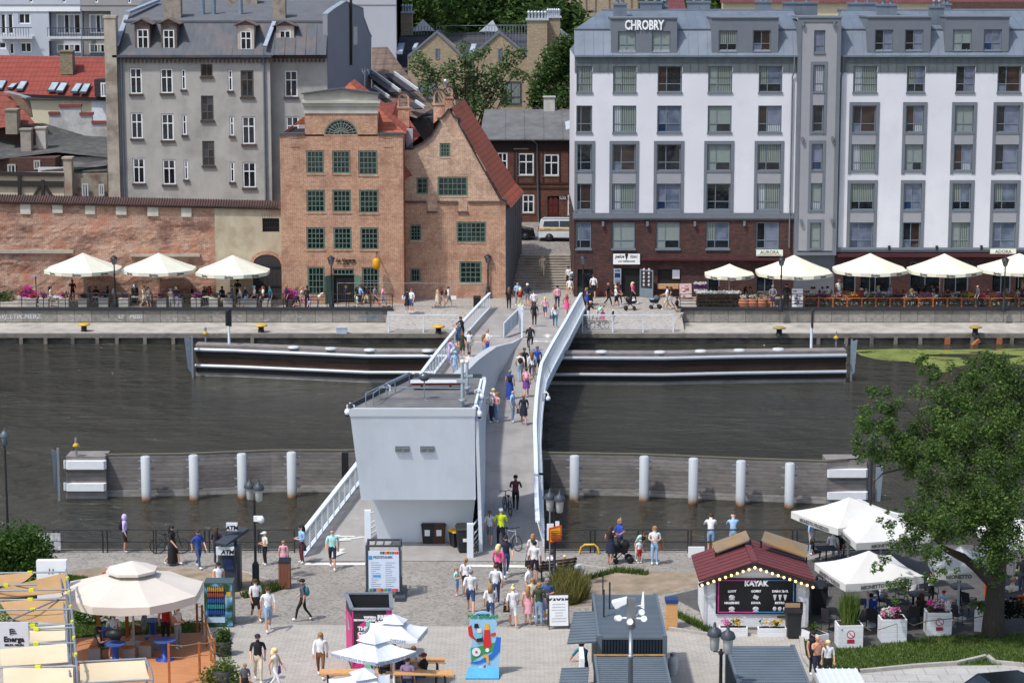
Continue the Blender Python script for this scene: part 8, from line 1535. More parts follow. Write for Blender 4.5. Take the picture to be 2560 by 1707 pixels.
Yc=G('d6',1080,1490).y;x0,x1=F('d6',918,1200,Yc).x,F('d6',1240,1200,Yc).x;hz=F('d6',1080,968,Yc).z;Yk=Yc+2.1;xl_=F('d6',845,1000,Yk).x+.1
AC=TH("advertising_cube",((x0+x1)/2,Yc,0),"tall open black and pink advertising cube beside the white parasols","display");CBK=PN((46,46,50),.5);b=MB();P4=[(x0,Yc),(x1,Yc),(x1-.15,Yk),(xl_,Yk)]
for i in range(4):
 (xa,ya),(xb,yb)=P4[i],P4[(i+1)%4];dx,dy=(x0+x1)/2-(xa+xb)/2,(Yc+Yk)/2-(ya+yb)/2;l_=hypot(dx,dy);dx,dy=dx/l_*.05,dy/l_*.05;b.hexa([(xa,ya,.01),(xb,yb,.01),(xb,yb,hz),(xa,ya,hz)],[(xa+dx,ya+dy,.01),(xb+dx,yb+dy,.01),(xb+dx,yb+dy,hz),(xa+dx,ya+dy,hz)])
b.B("panels",CBK,AC);b=MB()
for i in range(4):b.bar((*P4[i],hz+.03),(*P4[(i+1)%4],hz+.03),.14,.06)
b.B("rim",GALV,AC);MG=PN((206,50,128),.5,0,.05);MI=PN((120,196,172),.5);q=lambda u,z:(x0+(x1-x0)*u,Yc-.012,z)
b=MB().face([q(.86,hz-.01),q(.98,hz-.01),q(.98,hz*.62),q(.9,hz*.7)]).face([q(.0,hz-.05),q(.03,hz-.05),q(.03,.1),q(0,.1)]).face([q(.12,hz*.74),q(.35,hz*.84),q(.35,hz*.74)]).face([q(.12,hz*.3),q(.2,hz*.3),q(.2,hz*.66),q(.12,hz*.66)]).face([q(.02,.1),q(.3,.1),q(.3,.5),q(.02,.35)]);b.face([(P4[3][0]-.01,P4[3][1],hz-.5),(P4[3][0]-.01,P4[3][1],.3),(x0-.012,Yc,.2),(x0-.012,Yc,hz-.3)]);b.B("magenta_print",MG,AC)
MB().face([q(.35,hz*.84),q(.6,hz*.78),q(.35,hz*.74)]).face([q(.3,.1),q(.5,.1),q(.42,.5),q(.3,.5)]).face([(xl_+(x0-xl_)*.3-.03,Yk-(Yk-Yc)*.3,hz-.5),(xl_+(x0-xl_)*.5-.03,Yk-(Yk-Yc)*.5,hz*.55),(xl_+(x0-xl_)*.75-.03,Yk-(Yk-Yc)*.75,hz-.9)]).B("mint_print",MI,AC)
t=join(MV(TX("THE STYLE\nOF FREEDOM",.2,.006,'LEFT',.012),q(.14,hz*.68)),MV(TX("FREE\nMIXER",.22,.006,'CENTER',.02),q(.8,hz-.36)));join(t,MV(TX("WSPIERA\nGDANSK",.11,.006,'CENTER',.01),q(.45,hz-.32)));join(t,MV(TX("FESTIWAL",.09,.006,'CENTER',.008),q(.18,hz-.42)));t.B("print",tw,AC)
p=G('d6',1975,1555);PB=TH("photo_board",p,"colourful festival photo board with a rounded top standing on the light paving","display");Yp=p.y+.75;pr_=lambda c_,x,y:F(c_,x,y,Yp)
cx_,cz_=pr_('d6',1985,1090).x,pr_('d6',1985,1090).z;rad=pr_('d6',2098,1090).x-cx_;out_=[(cx_+rad*cos(pi*i/12),cz_+rad*sin(pi*i/12))for i in range(13)]+[(F('d6',x,y,Yp).x,F('d6',x,y,Yp).z)for x,y in((1872,1180),(1900,1240),(1870,1290),(1885,1400),(1880,1500),(2100,1500),(2125,1330),(2132,1190),(2080,1190))]
SL(out_,Yp,Yp+.06).B("board",PN((150,196,224),.5,0,.04),PB);HX([(p.x-.6,Yp-.5,.02),(p.x+.62,Yp-.5,.02),(p.x+.62,Yp-.5,.06),(p.x-.6,Yp-.5,.06)],[(p.x-.52,Yp,.02),(p.x+.62,Yp,.02),(p.x+.62,Yp,.3),(p.x-.52,Yp,.3)]).B("base",PN((84,164,216),.5),PB)
def pf(name,pts,c,k):SL([(F('d6',x,y,Yp).x,F('d6',x,y,Yp).z)for x,y in pts],Yp-.012*k,Yp-.012*k+.01).B(name,PN(c,.5,0,.03),PB)
def circ(x,y,r,n=14):return[(x+r*cos(2*pi*i/n),y+r*sin(2*pi*i/n))for i in range(n)]
for nm,pts,c,k in(("red_shape",[(1860,1110),(1890,1090),(1905,1180),(1960,1200),(1940,1230),(1870,1180)],(200,50,40),1),("red_tower",[(1995,1130),(2040,1130),(2055,1270),(1985,1275)],(206,50,46),2),("red_arm",[(2050,1160),(2090,1150),(2090,1180),(2050,1180)],(206,60,50),2),("yellow_lamp",[(2003,1080),(2030,1080),(2038,1130),(1995,1130)],(226,180,60),2),("black_hat",[(1915,1080),(1945,1080),(1950,1115),(1912,1115)],(30,30,34),3),("green_hill",[(1885,1280),(2080,1235),(2095,1300),(1990,1330),(1890,1390)],(60,150,80),1),("blue_wave",[(2095,1190),(2132,1190),(2125,1300),(2060,1370),(1940,1410),(1870,1400),(1960,1380),(2060,1320)],(40,110,200),2),("white_wheel",circ(1930,1310,36),(226,232,238),3),("wheel_hub",circ(1930,1310,10),(200,60,50),4),("teal_disc",circ(1945,1175,34),(120,190,214),3),("pale_figure",[(1935,1120),(1970,1115),(1975,1150),(1940,1155)],(230,214,200),4),("dark_scarf",[(1935,1200),(1985,1195),(1985,1225),(1930,1230)],(34,36,44),4),("white_cloud",circ(2020,1295,16),(236,240,244),3),("yellow_hair",[(1985,1330),(2030,1335),(2035,1400),(2015,1395),(2010,1360),(1985,1350)],(226,170,60),4),("red_house",[(1990,1425),(2005,1415),(2008,1480),(1990,1480)],(190,60,50),1),("yellow_house",[(2010,1450),(2030,1440),(2032,1490),(2010,1490)],(226,180,80),1),("white_house",[(1950,1430),(1980,1430),(1985,1490),(1948,1490)],(214,226,236),1),("green_house",[(1890,1450),(1915,1450),(1918,1490),(1888,1490)],(70,120,110),1)):pf(nm,pts,c,k)
t=MV(TX("POD ZAGLAMI",.17,.006,'CENTER',.012),(cx_,Yp-.02,pr_('d6',1985,1035).z));t.B("lettering",PN((40,140,90),.5),PB);MV(TX("PRZYSTANEK",.08,.006,'CENTER',.004),(cx_,Yp-.02,pr_('d6',1985,1012).z)).B("small_lettering",PN((60,80,120),.5),PB)
# beer tables
def beer(c,x,y,rz,la,seats=True):
 p=G(c,x,y,0);t=TH("beer_table",(p.x,p.y,.004),la,"table","beer garden tables under the white parasols");o=OB((0,0,.76),(2.1,.55,.04)).B("table_top",WOODL);o.parent=t
 for X in(-.75,.75):o=BA((X,-.22,0),(X,-.18,.74),.04,.04).bar((X,.22,0),(X,.18,.74),.04,.04).B("leg",DARKIRON);o.parent=t
 t.rotation_euler.z=rz
 if seats:
  for s_ in(-1,1):
   t2=TH("beer_bench",(p.x-s_*.65*sin(rz),p.y+s_*.65*cos(rz),.004),la.replace("table","bench").replace("wooden","narrow wooden")+(", rear side" if s_>0 else ", front side"),"bench","beer garden benches under the white parasols");o=OB((0,0,.46),(2.1,.26,.04)).B("seat",WOODL);o.parent=t2
   for X in(-.75,.75):o=OB((X,0,.22),(.05,.22,.44)).B("leg",DARKIRON);o.parent=t2
   t2.rotation_euler.z=rz
beer('d6',890,1640,.03,"wooden beer table left of the advertising cube's foot");beer('d6',1440,1540,-.02,"wooden beer table at the back right of the parasols");beer('d6',1500,1650,-.02,"wooden beer table where the group sits at the bottom edge")
# cash machine kiosk and vending machine
KD=PN((58,64,74),.5,.1,.06);p=G('d5',1790,830);p2=G('d5',1950,800);x0,x1,y0=p.x,p2.x+.1,p.y;CM=TH("cash_machine",((x0+x1)/2,y0,0),"tall dark slate cash machine kiosk with ATM signs and a slanted wing roof","cash machine");hz=F('d5',1830,470,y0).z
MB().prism([(x0,y0+.2),(x0+.12,y0),(x1-.1,y0+.1),(x1,y0+.3),(x1,y0+1.0),(x0,y0+1.0)],.01,hz).B("body",KD,CM);b=HX([(x0-.1,y0-.2,hz+.25),(x0+.35,y0-.25,hz+.15),(x1+.35,y0+.7,hz+.55),(x1-.1,y0+1.0,hz+.6)],[(x0-.1,y0-.2,hz+.33),(x0+.35,y0-.25,hz+.23),(x1+.35,y0+.7,hz+.7),(x1-.1,y0+1.0,hz+.7)]);b.bar((x0+.15,y0+.2,hz-.05),(x0+.15,y0+.2,hz+.3),.12,.12).bar((x1-.2,y0+.6,hz-.05),(x1-.2,y0+.6,hz+.5),.12,.12);b.bar((x0+.2,y0+.3,hz+.3),(x0+.45,y0+.3,hz+.95),.05,.05).B("wing_roof",KD,CM)
for xa,xb,ya,yb,dy in((1848,1940,258,322,.25),(1765,1912,455,520,-.04)):
 h=FR('d5',xa,ya,xb,yb,y0+dy);o=BX(h[0],h[1],y0+dy-.05,y0+dy+.05,h[2],h[3]).B("sign_box",PN((214,218,222),.5,0,.02),CM);MV(TX("ATM",(h[3]-h[2])*.75,.01,'CENTER',.01,.15),((h[0]+h[1])/2+(.1 if dy<0 else 0),y0+dy-.056,h[2]+.04)).B("lettering",BLACK,o)
BX(x0+.2,x0+.6,y0+.0,y0+.05,1.0,1.5).B("screen",GL_NAVY,CM)
a,d_=G('d5',1672,1112),G('d5',1905,1110);y0=a.y;x0,x1=a.x,d_.x;hz=F('d5',1780,750,y0).z;VM=TH("vending_machine",((x0+x1)/2,y0,0),"green and blue vending machine full of coloured bottles","vending machine");BX(x0,x1,y0,y0+.8,.02,hz).B("cabinet",PN((66,84,84),.4),VM)
m,nt,b_=node_mat("machine_print");n=noise(nt,2.2,5,OV(nt));r=ramp(nt,n.outputs[0],[(.35,lin((26,52,34))),(.48,lin((50,88,58))),(.56,lin((90,150,190))),(.7,lin((190,214,226)))]);LK(nt,r.outputs[0],b_.inputs["Base Color"]);b_.inputs["Roughness"].default_value=.3;BX(x0+.01,x1-.01,y0-.015,y0-.001,.05,hz-.03).B("printed_front",m,VM)
xa,xb=x0+.12,x0+(x1-x0)*.72;za,zb_=hz*.28,hz*.93;o=BX(xa,xb,y0-.025,y0-.016,za,zb_).B("window",PN((16,24,28),.15),VM);bc=[(190,150,60),(170,80,60),(50,100,170),(60,150,150),(50,90,160)]
for i in range(5):
 b=MB()
 for j in range(9):X=xa+.05+(xb-xa-.1)*j/8;z=zb_-(i+.85)*(zb_-za)/5;b.lathe([(.028,0),(.028,.14),(.012,.18),(.012,.21)],(X,y0-.05,z),6)
 b.B("bottle_row",PN(bc[i],.3,0,.3,14),o)
BX(xa,xb,y0-.03,y0-.016,.2,.42).B("pickup_flap",PN((190,214,230),.4),VM);BX(xb+.08,xb+.25,y0-.03,y0-.016,hz*.7,hz*.8).B("card_reader",YELLOW,VM)
# orange deck, tables, posts, ropes
dk=[G('d5',x,y,.14)for x,y in((628,1198),(1640,1152),(1752,1390),(1790,1620),(1800,1900),(500,1900))];DECK=GR("deck_boards",(176,118,76),(196,134,90),3,.8,(.4,6,1),.15,(160,104,68),.6,.5);o=HX([(v.x,v.y,.012)for v in dk],dk).B("wooden_deck",DECK,kind='structure')
RP=TH("rope_fence",dk[3],"orange wooden posts with ropes along the edge of the deck","fence");tops=[]
for x,yb,yt in((1632,1500,1232),(1755,1440,1205),(1725,1385,1155),(1690,1265,1035),(1655,1170,930),(1612,1148,918),(1385,1600,1245)):
 q=G('d5',x,yb,.14);h_=F('d5',x,yt,q.y).z;BX(q.x-.04,q.x+.04,q.y-.04,q.y+.04,.142,h_).B("post",WOODO,RP);tops.append(V3((q.x,q.y,h_-.05)))
b=MB()
for i,j in((6,0),(0,1),(1,2),(2,3),(3,4),(4,5)):
 for dz in(0,.45):m_=(tops[i]+tops[j])/2-V3((0,0,dz+.06));b.path([tops[i]-V3((0,0,dz)),m_,tops[j]-V3((0,0,dz))],.015,4)
b.B("rope",PN((176,150,110),.9),RP)
for i,(x,yb,yt)in enumerate(((807,1190,1005),(1040,1190,1010),(1385,1150,970))):q=G('d5',x,yb,.14);h_=F('d5',x,yt,q.y).z;tag(BX(q.x-.06,q.x+.06,q.y-.06,q.y+.06,.142,h_+.3).obox((q.x+.1,q.y,h_*.5),(.35,.06,.06)).B("wooden_post",WOODO,at=q),["orange post at the deck's back left behind the green dressed woman","orange post with a crossbar at the middle of the deck's back","orange post behind the woman in the red top"][i],"post","orange posts at the back of the deck")
BLU=PN((38,66,150),.45);
for i,(x,yb,yt,w_)in enumerate(((1348,1375,1212,.85),(1250,1195,1108,.7),(850,1265,1140,.6),(945,1410,1240,.8))):
 q=G('d5',x,yb,.14);h_=min(1.1,max(.7,F('d5',x,yt,q.y).z-.14));t=TH("bar_table",q,["round blue bar table at the front of the deck","round blue bar table by the seated man","round blue bar table at the deck's left","round blue bar table with a black bag on top"][i],"table","blue bar tables on the deck");LA([(w_/2,h_-.04),(w_/2,h_)],q,18).B("table_top",PN((58,86,150),.5),t);LA([(.36,.004),(.34,.04),(.13,.06),(.12,h_-.042)],q,14).B("pedestal",BLU,t)
for i,(x,yb,s_)in enumerate(((770,1385,.46),(1052,1385,.45),(1185,1360,.46),(1262,1300,.46))):q=G('d5',x,yb,.142);t=tag(BX(q.x-s_/2,q.x+s_/2,q.y,q.y+s_,.142,.142+s_*1.0).box(q.x-s_*.45,q.x+s_*.45,q.y+.03,q.y+s_-.03,.143+s_,.17+s_,1).B("cube_stool",[PN((128,128,128),.9),WOODO],at=q),["grey cube stool under the woman in the green dress","grey cube stool with wooden seat at the middle front of the deck","grey cube stool left of the round table at the front","grey cube stool behind the front bar table"][i],"stool","cube stools on the deck")
q=G('d5',950,1215,.14);h_=1.0;p=G('d5',945,1410,.14);tag(BL((p.x,p.y,1.28),(.34,.22,.2),10,6,0,.1).path([(p.x-.15,p.y,1.4),(p.x,p.y,1.58),(p.x+.15,p.y,1.4)],.02,5).B("shoulder_bag",BLACK,at=(p.x,p.y,1.1)),"big black bag lying on the blue bar table","bag")
# pergola of scaffold tubes with sails
PZ=3.2;PG=TH("scaffold_pergola",G('d5',560,1000,PZ)-V3((0,0,PZ)),"scaffold tube pergola with tan sails at the bottom left","pergola");TUB=PN((150,160,172),.35,.5,.1);b=MB();tg=lambda x,y,z=PZ:G('d5',x,y,z)
ed=[tg(540,640),tg(565,800),tg(600,1120),tg(632,1480)];b.path(ed,.04,6);b.path([v+V3((-.25,0,-.1))for v in ed],.035,6);rows_=((-200,672,540),(-200,775,300),(-200,815,560),(-200,892,545),(-200,975,580),(230,1098,590),(240,1125,612),(240,1250,612),(0,1440,620))
rp_=[]
for x0,y,x1 in rows_:a_,c_=tg(x0,y),tg(x1,y-12);b.tube(a_,c_,.035,n=6);rp_.append((a_,c_))
b.tube(tg(40,1075),tg(500,870),.035,n=6);b.tube(tg(620,1395,2.7),tg(1190,1365,2.7),.035,n=6);b.tube(tg(640,1570,2.7),tg(1250,1538,2.7),.035,n=6);b.path([tg(1190,1365,2.7),tg(1235,1470,2.7),tg(1250,1545,2.7)],.04,6)
for q in ed+[tg(1195,1370,2.7),tg(1245,1545,2.7),tg(-150,700),tg(-150,1100)]:b.tube((q.x,q.y,.01),(q.x,q.y,q.z),.04,n=6)
b.B("scaffold_tubes",TUB,PG);b=MB()
for(a_,c_),u in zip(rp_,(.6,.5,.6,.6,.6,.1,.15,.15,.5)):q=a_.lerp(c_,u);b.box(q.x-.09,q.x+.09,q.y-.05,q.y+.05,q.z-.05,q.z+.06)
for u in(.1,.25,.4,.55,.7,.85):q=ed[0].lerp(ed[3],u);b.box(q.x-.04,q.x+.05,q.y-.08,q.y+.08,q.z-.05,q.z+.06)
b.B("coupler_tape",PN((214,214,30),.5),PG)
def sail(q4,mat,sag):
 b=MB();N=8;P=[[q4[0].lerp(q4[1],i/N).lerp(q4[3].lerp(q4[2],i/N),j/N)-V3((0,0,sag*(sin(pi*j/N)*.7+.3*sin(pi*i/N)*sin(pi*j/N))))for j in range(N+1)]for i in range(N+1)]
 b.add([v for r in P for v in r],[(i*(N+1)+j,(i+1)*(N+1)+j,(i+1)*(N+1)+j+1,i*(N+1)+j+1)for i in range(N)for j in range(N)],0,True);return b.B("sail",mat,PG)
TAN=GR("tan_sail",(172,136,92),(188,150,104),1.0,.85,(1,1,1),.05);BEI=GR("beige_sail",(206,188,156),(216,199,168),1.0,.85,(1,1,1),.05)
sail([tg(-200,700),tg(285,660),tg(140,765),tg(-200,765)],TAN,.1);sail([tg(-100,820),tg(535,665),tg(530,830),tg(-100,870)],TAN,.25);sail([tg(0,905),tg(535,860),tg(535,1080),tg(160,1060)],TAN,.25);sail([tg(240,1115),tg(530,1090),tg(532,1215),tg(240,1235)],BEI,.2);sail([tg(0,1290),tg(545,1240),tg(560,1395),tg(0,1430)],BEI,.3);sail([tg(25,1445),tg(595,1415),tg(600,1640),tg(30,1640)],BEI,.3);sail([tg(650,1410,2.65),tg(1180,1375,2.65),tg(1225,1535,2.65),tg(655,1560,2.65)],BEI,.15)
Yb_=tg(120,1065).y-.15;h=FR('d5',0,1068,237,1312,Yb_);o=BX(h[0]-1,h[1],Yb_-.04,Yb_,h[2],h[3]).B("banner",PN((206,206,210),.6,0,.03),PG);cx_=F('d5',115,1200,Yb_).x;MV(TX("Energa",.26,.006,'CENTER',.012),(cx_,Yb_-.05,F('d5',115,1225,Yb_).z)).B("lettering",BLACK,o);t=MV(TX("GRUPA ORLEN",.1,.006,'CENTER',.006),(cx_,Yb_-.05,F('d5',115,1260,Yb_).z));t.B("small_lettering",BLACK,o);b=MB();zl_=F('d5',115,1150,Yb_).z
for k in range(3):b.path([(cx_+.13*cos(a_/8*pi+.5+k*.3),Yb_-.05,zl_-.07+k*.07+.05*sin(a_/8*pi+.5))for a_ in range(9)],[.006+.02*sin(pi*a_/8)for a_ in range(9)],5)
b.B("emblem",BLACK,o);h=FR('d5',297,570,540,742,84.2);t=tag(BX(h[0],h[1],84.2,84.5,.01,h[3]).bar(((h[0]+h[1])/2-.1,84.19,h[3]-.5),((h[0]+h[1])/2-.06,84.19,h[3]-.3),.02,.03,1).bar(((h[0]+h[1])/2+.04,84.19,h[3]-.5),((h[0]+h[1])/2+.08,84.19,h[3]-.3),.02,.03,1).B("white_hoarding",[WHITE,BLACK],at=(h[0],84.2,0)),"upright white panel behind the scaffold pergola","panel")
# shrubs
def SB_(name,c,cl_,n,size,mats,la,pot=None):
 p0=sum((V3(q[0])for q in cl_),V3())/len(cl_);t=TH(name,(p0.x,p0.y,0),la,"shrub");l=MB();LV(l,cl_,n,size,1);l.B("leaves",mats,t);b=MB()
 for q,r in cl_[:5]:b.path([(p0.x,p0.y,.02),V3(q).lerp(p0,.4),q],[.05,.03,.01],5)
 b.B("stems",PN((70,58,46),.9),t)
 if pot:LA([(pot*.8,.015),(pot,.55),(pot*.95,.57)],(p0.x,p0.y,0),12).B("pot",PN((60,58,60),.7),t)
BSH=FL("bush_leaves",[(40,66,24),(62,92,34),(84,116,48)]);SB_("round_bush",'d5',[(F('d5',x,y,91)+V3((0,RU(-.8,.8),0)),r)for x,y,r in((40,480,1.0),(150,430,1.0),(260,450,.95),(320,520,.7),(120,560,1.1),(240,580,1.0),(20,600,1.0),(140,660,.8),(-80,520,1.1))],7000,.09,BSH,"large rounded green bush at the left edge by the quay")
SB_("potted_shrub",'d5',[(F('d5',x,y,83.2),r)for x,y,r in((1810,1190,.33),(1830,1250,.36),(1815,1310,.36),(1840,1160,.25))],1100,.06,GREENL,"tall potted shrub just right of the rope posts",.32);SB_("potted_shrub",'d5',[(F('d5',x,y,79.6),r)for x,y,r in((1700,1520,.4),(1780,1480,.45),(1850,1420,.38),(1900,1520,.5),(1960,1560,.4),(1740,1580,.4))],1600,.065,FL("lime_leaves",[(66,88,34),(96,118,50),(122,140,66)]),"wide leafy potted shrub at the deck's corner, bottom edge",.4)
b=MB();LV(b,[(G('d5',x,y,.3),.4)for x,y in((10,990),(40,950),(70,1010))],300,.08,1);o=b.B("flower_clump",FL("cream_flowers",[(70,96,40),(200,200,150),(60,84,34)]),at=G('d5',30,1000));tag(o,"clump of cream flowers behind the pergola at the left edge","plant");b=MB();LV(b,[(G('d5',x,y,.3),.35)for x,y in((680,1020),(760,1030),(830,1020),(640,1000))],500,.08,1);tag(b.B("low_plants",GREENL,at=G('d5',720,1030)),"low green plants under the big beige parasol's far edge","plant")
# vehicles
def wheel(par,p,r,w_=.22):
 o=LA([(r*.6,-w_/2),(r,-w_/2),(r,w_/2),(r*.6,w_/2)],(0,0,0),18).B("wheel",PN((28,28,30),.8));o.parent=par;o.location=p;o.rotation_euler=(pi/2,0,0);q=LA([(.02,-w_*.52),(r*.58,-w_*.5),(r*.6,-w_*.42)],(0,0,0),12).B("rim",PN((70,72,76),.4,.6));q.parent=o;q.location=(0,0,.0);q.rotation_euler=(pi,0,0)
def vehicle(name,p,rz,L,W,prof,glassp,paint,la,cat,wr,wx,extra=None):
 """prof: side outline (x along the length, z); glassp: window panes on the side"""
 t=TH(name,p,la,cat);b=MB();n=len(prof);ins=.82;rings=[]
 zm=max(z for x,z in prof);rings=[[(x,y*W/2*(1 if z<.55*zm else 1-.13*(z-.55*zm)/(.45*zm))*k,z)for x,z in prof]for y,k in((-1,1),(1,1))]
 b.hexa(*rings);o=b.B("body",paint);o.parent=t
 for pts in glassp:
  for s_ in(-1,1):q=AD([(x,s_*(W/2*(1-.13*max(0,z-.55*zm)/(.45*zm))+.012),z)for x,z in pts],[tuple(range(len(pts)))]).B("side_window",GL_DARK);q.parent=t
 for X in wx:
  for s_ in(-1,1):wheel(t,(X,s_*(W/2-.1),wr),wr)
 if extra:extra(t,L,W)
 t.rotation_euler.z=rz;return t
def van_x(t,L,W):
 for s_ in(-1,1):
  o=BX(-2.45,2.3,s_*(W/2+.012)-.006,s_*(W/2+.012)+.006,.98,1.12).B("yellow_stripe",PN((226,170,30),.5));o.parent=t;q=MB()
  for x in(-2.0,-1.0,.3,1.3):q.box(x,x+.6,s_*(W/2+.022)-.003,s_*(W/2+.022)+.003,1.03,1.07)
  q=q.B("stripe_lettering",PN((90,80,60),.6));q.parent=o;o=BX(-2.52,-2.47,s_*(W/2-.1)-.08,s_*(W/2-.1)+.08,.8,1.35).B("tail_light",PN((120,20,24),.3));o.parent=t;o=BA((-2.2,s_*.7,1.93),(1.6,s_*.7,1.95),.05,.05).B("roof_rail",BLACK);o.parent=t
 o=BX(-2.56,-2.46,-.85,.85,.3,.55).B("bumper",PN((60,62,66),.6));o.parent=t
SILV=PN((206,210,216),.3,0,.05)
p=G('c7',770,668,stz(194.5));p=V3((F('c7',572,600,195.8).x+2.55,195.8,stz(195.8)));vehicle("van",p,radians(-4),5,1.95,[(-2.5,.35),(-2.5,1.2),(-2.35,1.75),(-2.1,1.9),(1.2,1.92),(1.75,1.25),(2.4,1.0),(2.5,.35)],[[(-2.1,1.3),(-2.0,1.72),(-.75,1.76),(-.75,1.28)],[(-.68,1.28),(-.68,1.76),(.45,1.76),(.45,1.26)],[(.52,1.26),(.52,1.76),(1.1,1.76),(1.5,1.25)]],SILV,"silver van with a yellow stripe parked at the top of the steps","van",.34,(-1.55,1.5),van_x)
CARP=[(-2.1,.3),(-2.15,.8),(-1.9,1.0),(-1.3,1.42),(.2,1.45),(1.0,1.0),(1.95,.85),(2.1,.3)];CARG=[[(-1.55,1.02),(-1.15,1.34),(-.35,1.36),(-.35,1.0)],[(-.28,1.0),(-.28,1.36),(.2,1.36),(.8,1.0)]];DKP=PN((24,26,32),.25,.3,.05)
def car_x(t,L,W):
 for s_ in(-1,1):o=BX(2.0,2.1,s_*.65-.18,s_*.65+.18,.6,.76).B("headlight",PN((190,196,200),.2));o.parent=t;o=BX(-2.16,-2.08,s_*.65-.15,s_*.65+.15,.7,.85).B("tail_light",PN((120,20,24),.3));o.parent=t
 o=AD([(.24,-.62,1.455),(.24,.62,1.455),(1.0,.72,1.03),(1.0,-.72,1.03)],[(0,1,2,3)]).B("windscreen",GL_DARK);o.parent=t;o=AD([(-1.3,-.62,1.43),(-1.3,.62,1.43),(-1.9,.72,1.02),(-1.9,-.72,1.02)],[(0,3,2,1)]).B("rear_window",GL_DARK);o.parent=t
vehicle("car",(F('c7',372,600,196.5).x-.6,196.5,stz(196.5)),0,4.2,1.8,CARP,CARG,DKP,"dark car half hidden behind the gabled house","car",.32,(-1.3,1.25),car_x)
p=G('d8',2230,1600,.9);vehicle("car",(p.x+.3,p.y-.6,.012),radians(12),4.2,1.8,CARP,CARG,DKP,"black car at the bottom right corner, mostly outside the frame","car",.32,(-1.3,1.25),car_x)
p=G('d8',770,1425,1.95)
def wv(t,L,W):
 b=MB()
 for i in range(7):b.box(-2.3,1.1,-.66+.22*i-.02,-.66+.22*i+.02,1.942,1.96)
 o=b.B("roof_ribs",WHITE);o.parent=t;o=BX(-2.54,-2.5,-.7,.7,1.2,1.7).B("rear_window",GL_DARK);o.parent=t
 for s_ in(-1,1):o=BX(-2.2,-1.9,s_*.75-.03,s_*.75+.03,1.941,1.98).B("roof_mount",BLACK);o.parent=t
vehicle("van",(p.x+.15,p.y-2.6,.012),radians(-90),5,1.75,[(-2.5,.35),(-2.5,1.4),(-2.4,1.9),(1.3,1.94),(1.9,1.2),(2.5,1.0),(2.5,.35)],[[(-2.2,1.25),(-2.1,1.72),(-.75,1.76),(-.75,1.25)],[(.5,1.25),(.5,1.75),(1.15,1.75),(1.55,1.2)]],PN((206,212,216),.35,0,.03),"white van at the bottom edge, seen from above","van",.33,(-1.5,1.5),wv)
# bicycles, pushchairs
def bike(p,rz,la,col=BLACK,tilt=.0):
 t=TH("bicycle",p,la,"bicycle");R=.34
 for X in(-.52,.52):
  b=MB();b.path([(X+R*cos(2*pi*i/18),0,R+.01+R*sin(2*pi*i/18))for i in range(18)],.022,5,0,False,True)
  for i in range(9):a_=2*pi*i/9;b.tube((X,0,R),(X+R*cos(a_),0,R+R*sin(a_)),.003,n=3,cap=False)
  b.tube((X,-.05,R),(X,.05,R),.025,n=6);o=b.B("wheel",BLACK);o.parent=t
 b=TU((-.52,0,R),(-.08,0,.3),.018,n=5).tube((-.08,0,.3),(-.2,0,.82),.02,n=5).tube((-.2,0,.8),(.36,0,.86),.02,n=5).tube((-.08,0,.3),(.38,0,.78),.022,n=5).tube((.52,0,R),(.34,0,.98),.022,n=5).tube((-.52,0,R),(-.2,0,.76),.014,n=5);o=b.B("frame",col);o.parent=t
 o=PA([(.3,-.3,.98),(.36,-.2,1.02),(.34,0,1.0),(.36,.2,1.02),(.3,.3,.98)],.018,5).B("handlebar",BLACK);o.parent=t;o=BL((-.23,0,.9),(.14,.07,.04),8,5).tube((-.2,0,.8),(-.22,0,.88),.015,n=5).B("saddle",BLACK);o.parent=t;o=LA([(.09,-.01),(.09,.01)],(0,0,0),12).B("crankset",GALV);o.parent=t;o.location=(-.08,0,.3);o.rotation_euler=(pi/2,0,0)
 t.rotation_euler=(tilt,0,rz);return t
bike(G('d5',1385,512),.02,"black mountain bike leaning on the quayside railing behind the woman in black",BLACK,-.08);p=G('c7',1160,1530,LOW_Z+.2);bike((p.x,166.9,LOW_Z+.1),pi,"black bicycle behind the white railing right of the bridge",BLACK,.05)
p=Gd('e1',1135,1195);bike(p,pi/2,"bicycle ridden by the bald cyclist in black on the bridge");p=Gd('d2',1730,1478);bike(p,pi/2+.25,"bicycle pushed by the cyclist in the red and black jersey",PN((90,96,104),.4));p=Gd('d6',2205,470);bike(p,-.9,"grey bicycle pushed by the man in the neon shirt",PN((170,174,178),.4))
def pram(p,rz,la,hood,lie=WHITE):
 t=TH("pushchair",p,la,"pushchair","pushchairs");b=BA((-.3,-.22,.2),(.28,-.22,.75),.03,.03).bar((-.3,.22,.2),(.28,.22,.75),.03,.03).bar((.3,-.22,.2),(-.2,-.22,.6),.03,.03).bar((.3,.22,.2),(-.2,.22,.6),.03,.03).path([(.28,-.22,.75),(.5,-.2,1.02),(.5,.2,1.02),(.28,.22,.75)],.018,5);o=b.B("chassis",BLACK);o.parent=t;o=HX([(-.4,-.2,.5),(.2,-.2,.45),(.2,.2,.45),(-.4,.2,.5)],[(-.45,-.23,.72),(.25,-.23,.72),(.25,.23,.72),(-.45,.23,.72)]).B("seat",BLACK);o.parent=t;o=BL((.08,0,.78),(.28,.25,.26),10,6).B("hood",hood);o.parent=t;o=BL((-.22,0,.72),(.22,.2,.1),8,5).B("blanket",lie);o.parent=t
 for X,r_ in((-.32,.13),(.32,.16)):
  for y in(-.25,.25):o=LA([(r_*.4,-.025),(r_,-.02),(r_,.02),(r_*.4,.025)],(0,0,0),14).B("wheel",BLACK);o.parent=t;o.location=(X,y,r_);o.rotation_euler=(pi/2,0,0)
 t.rotation_euler.z=rz
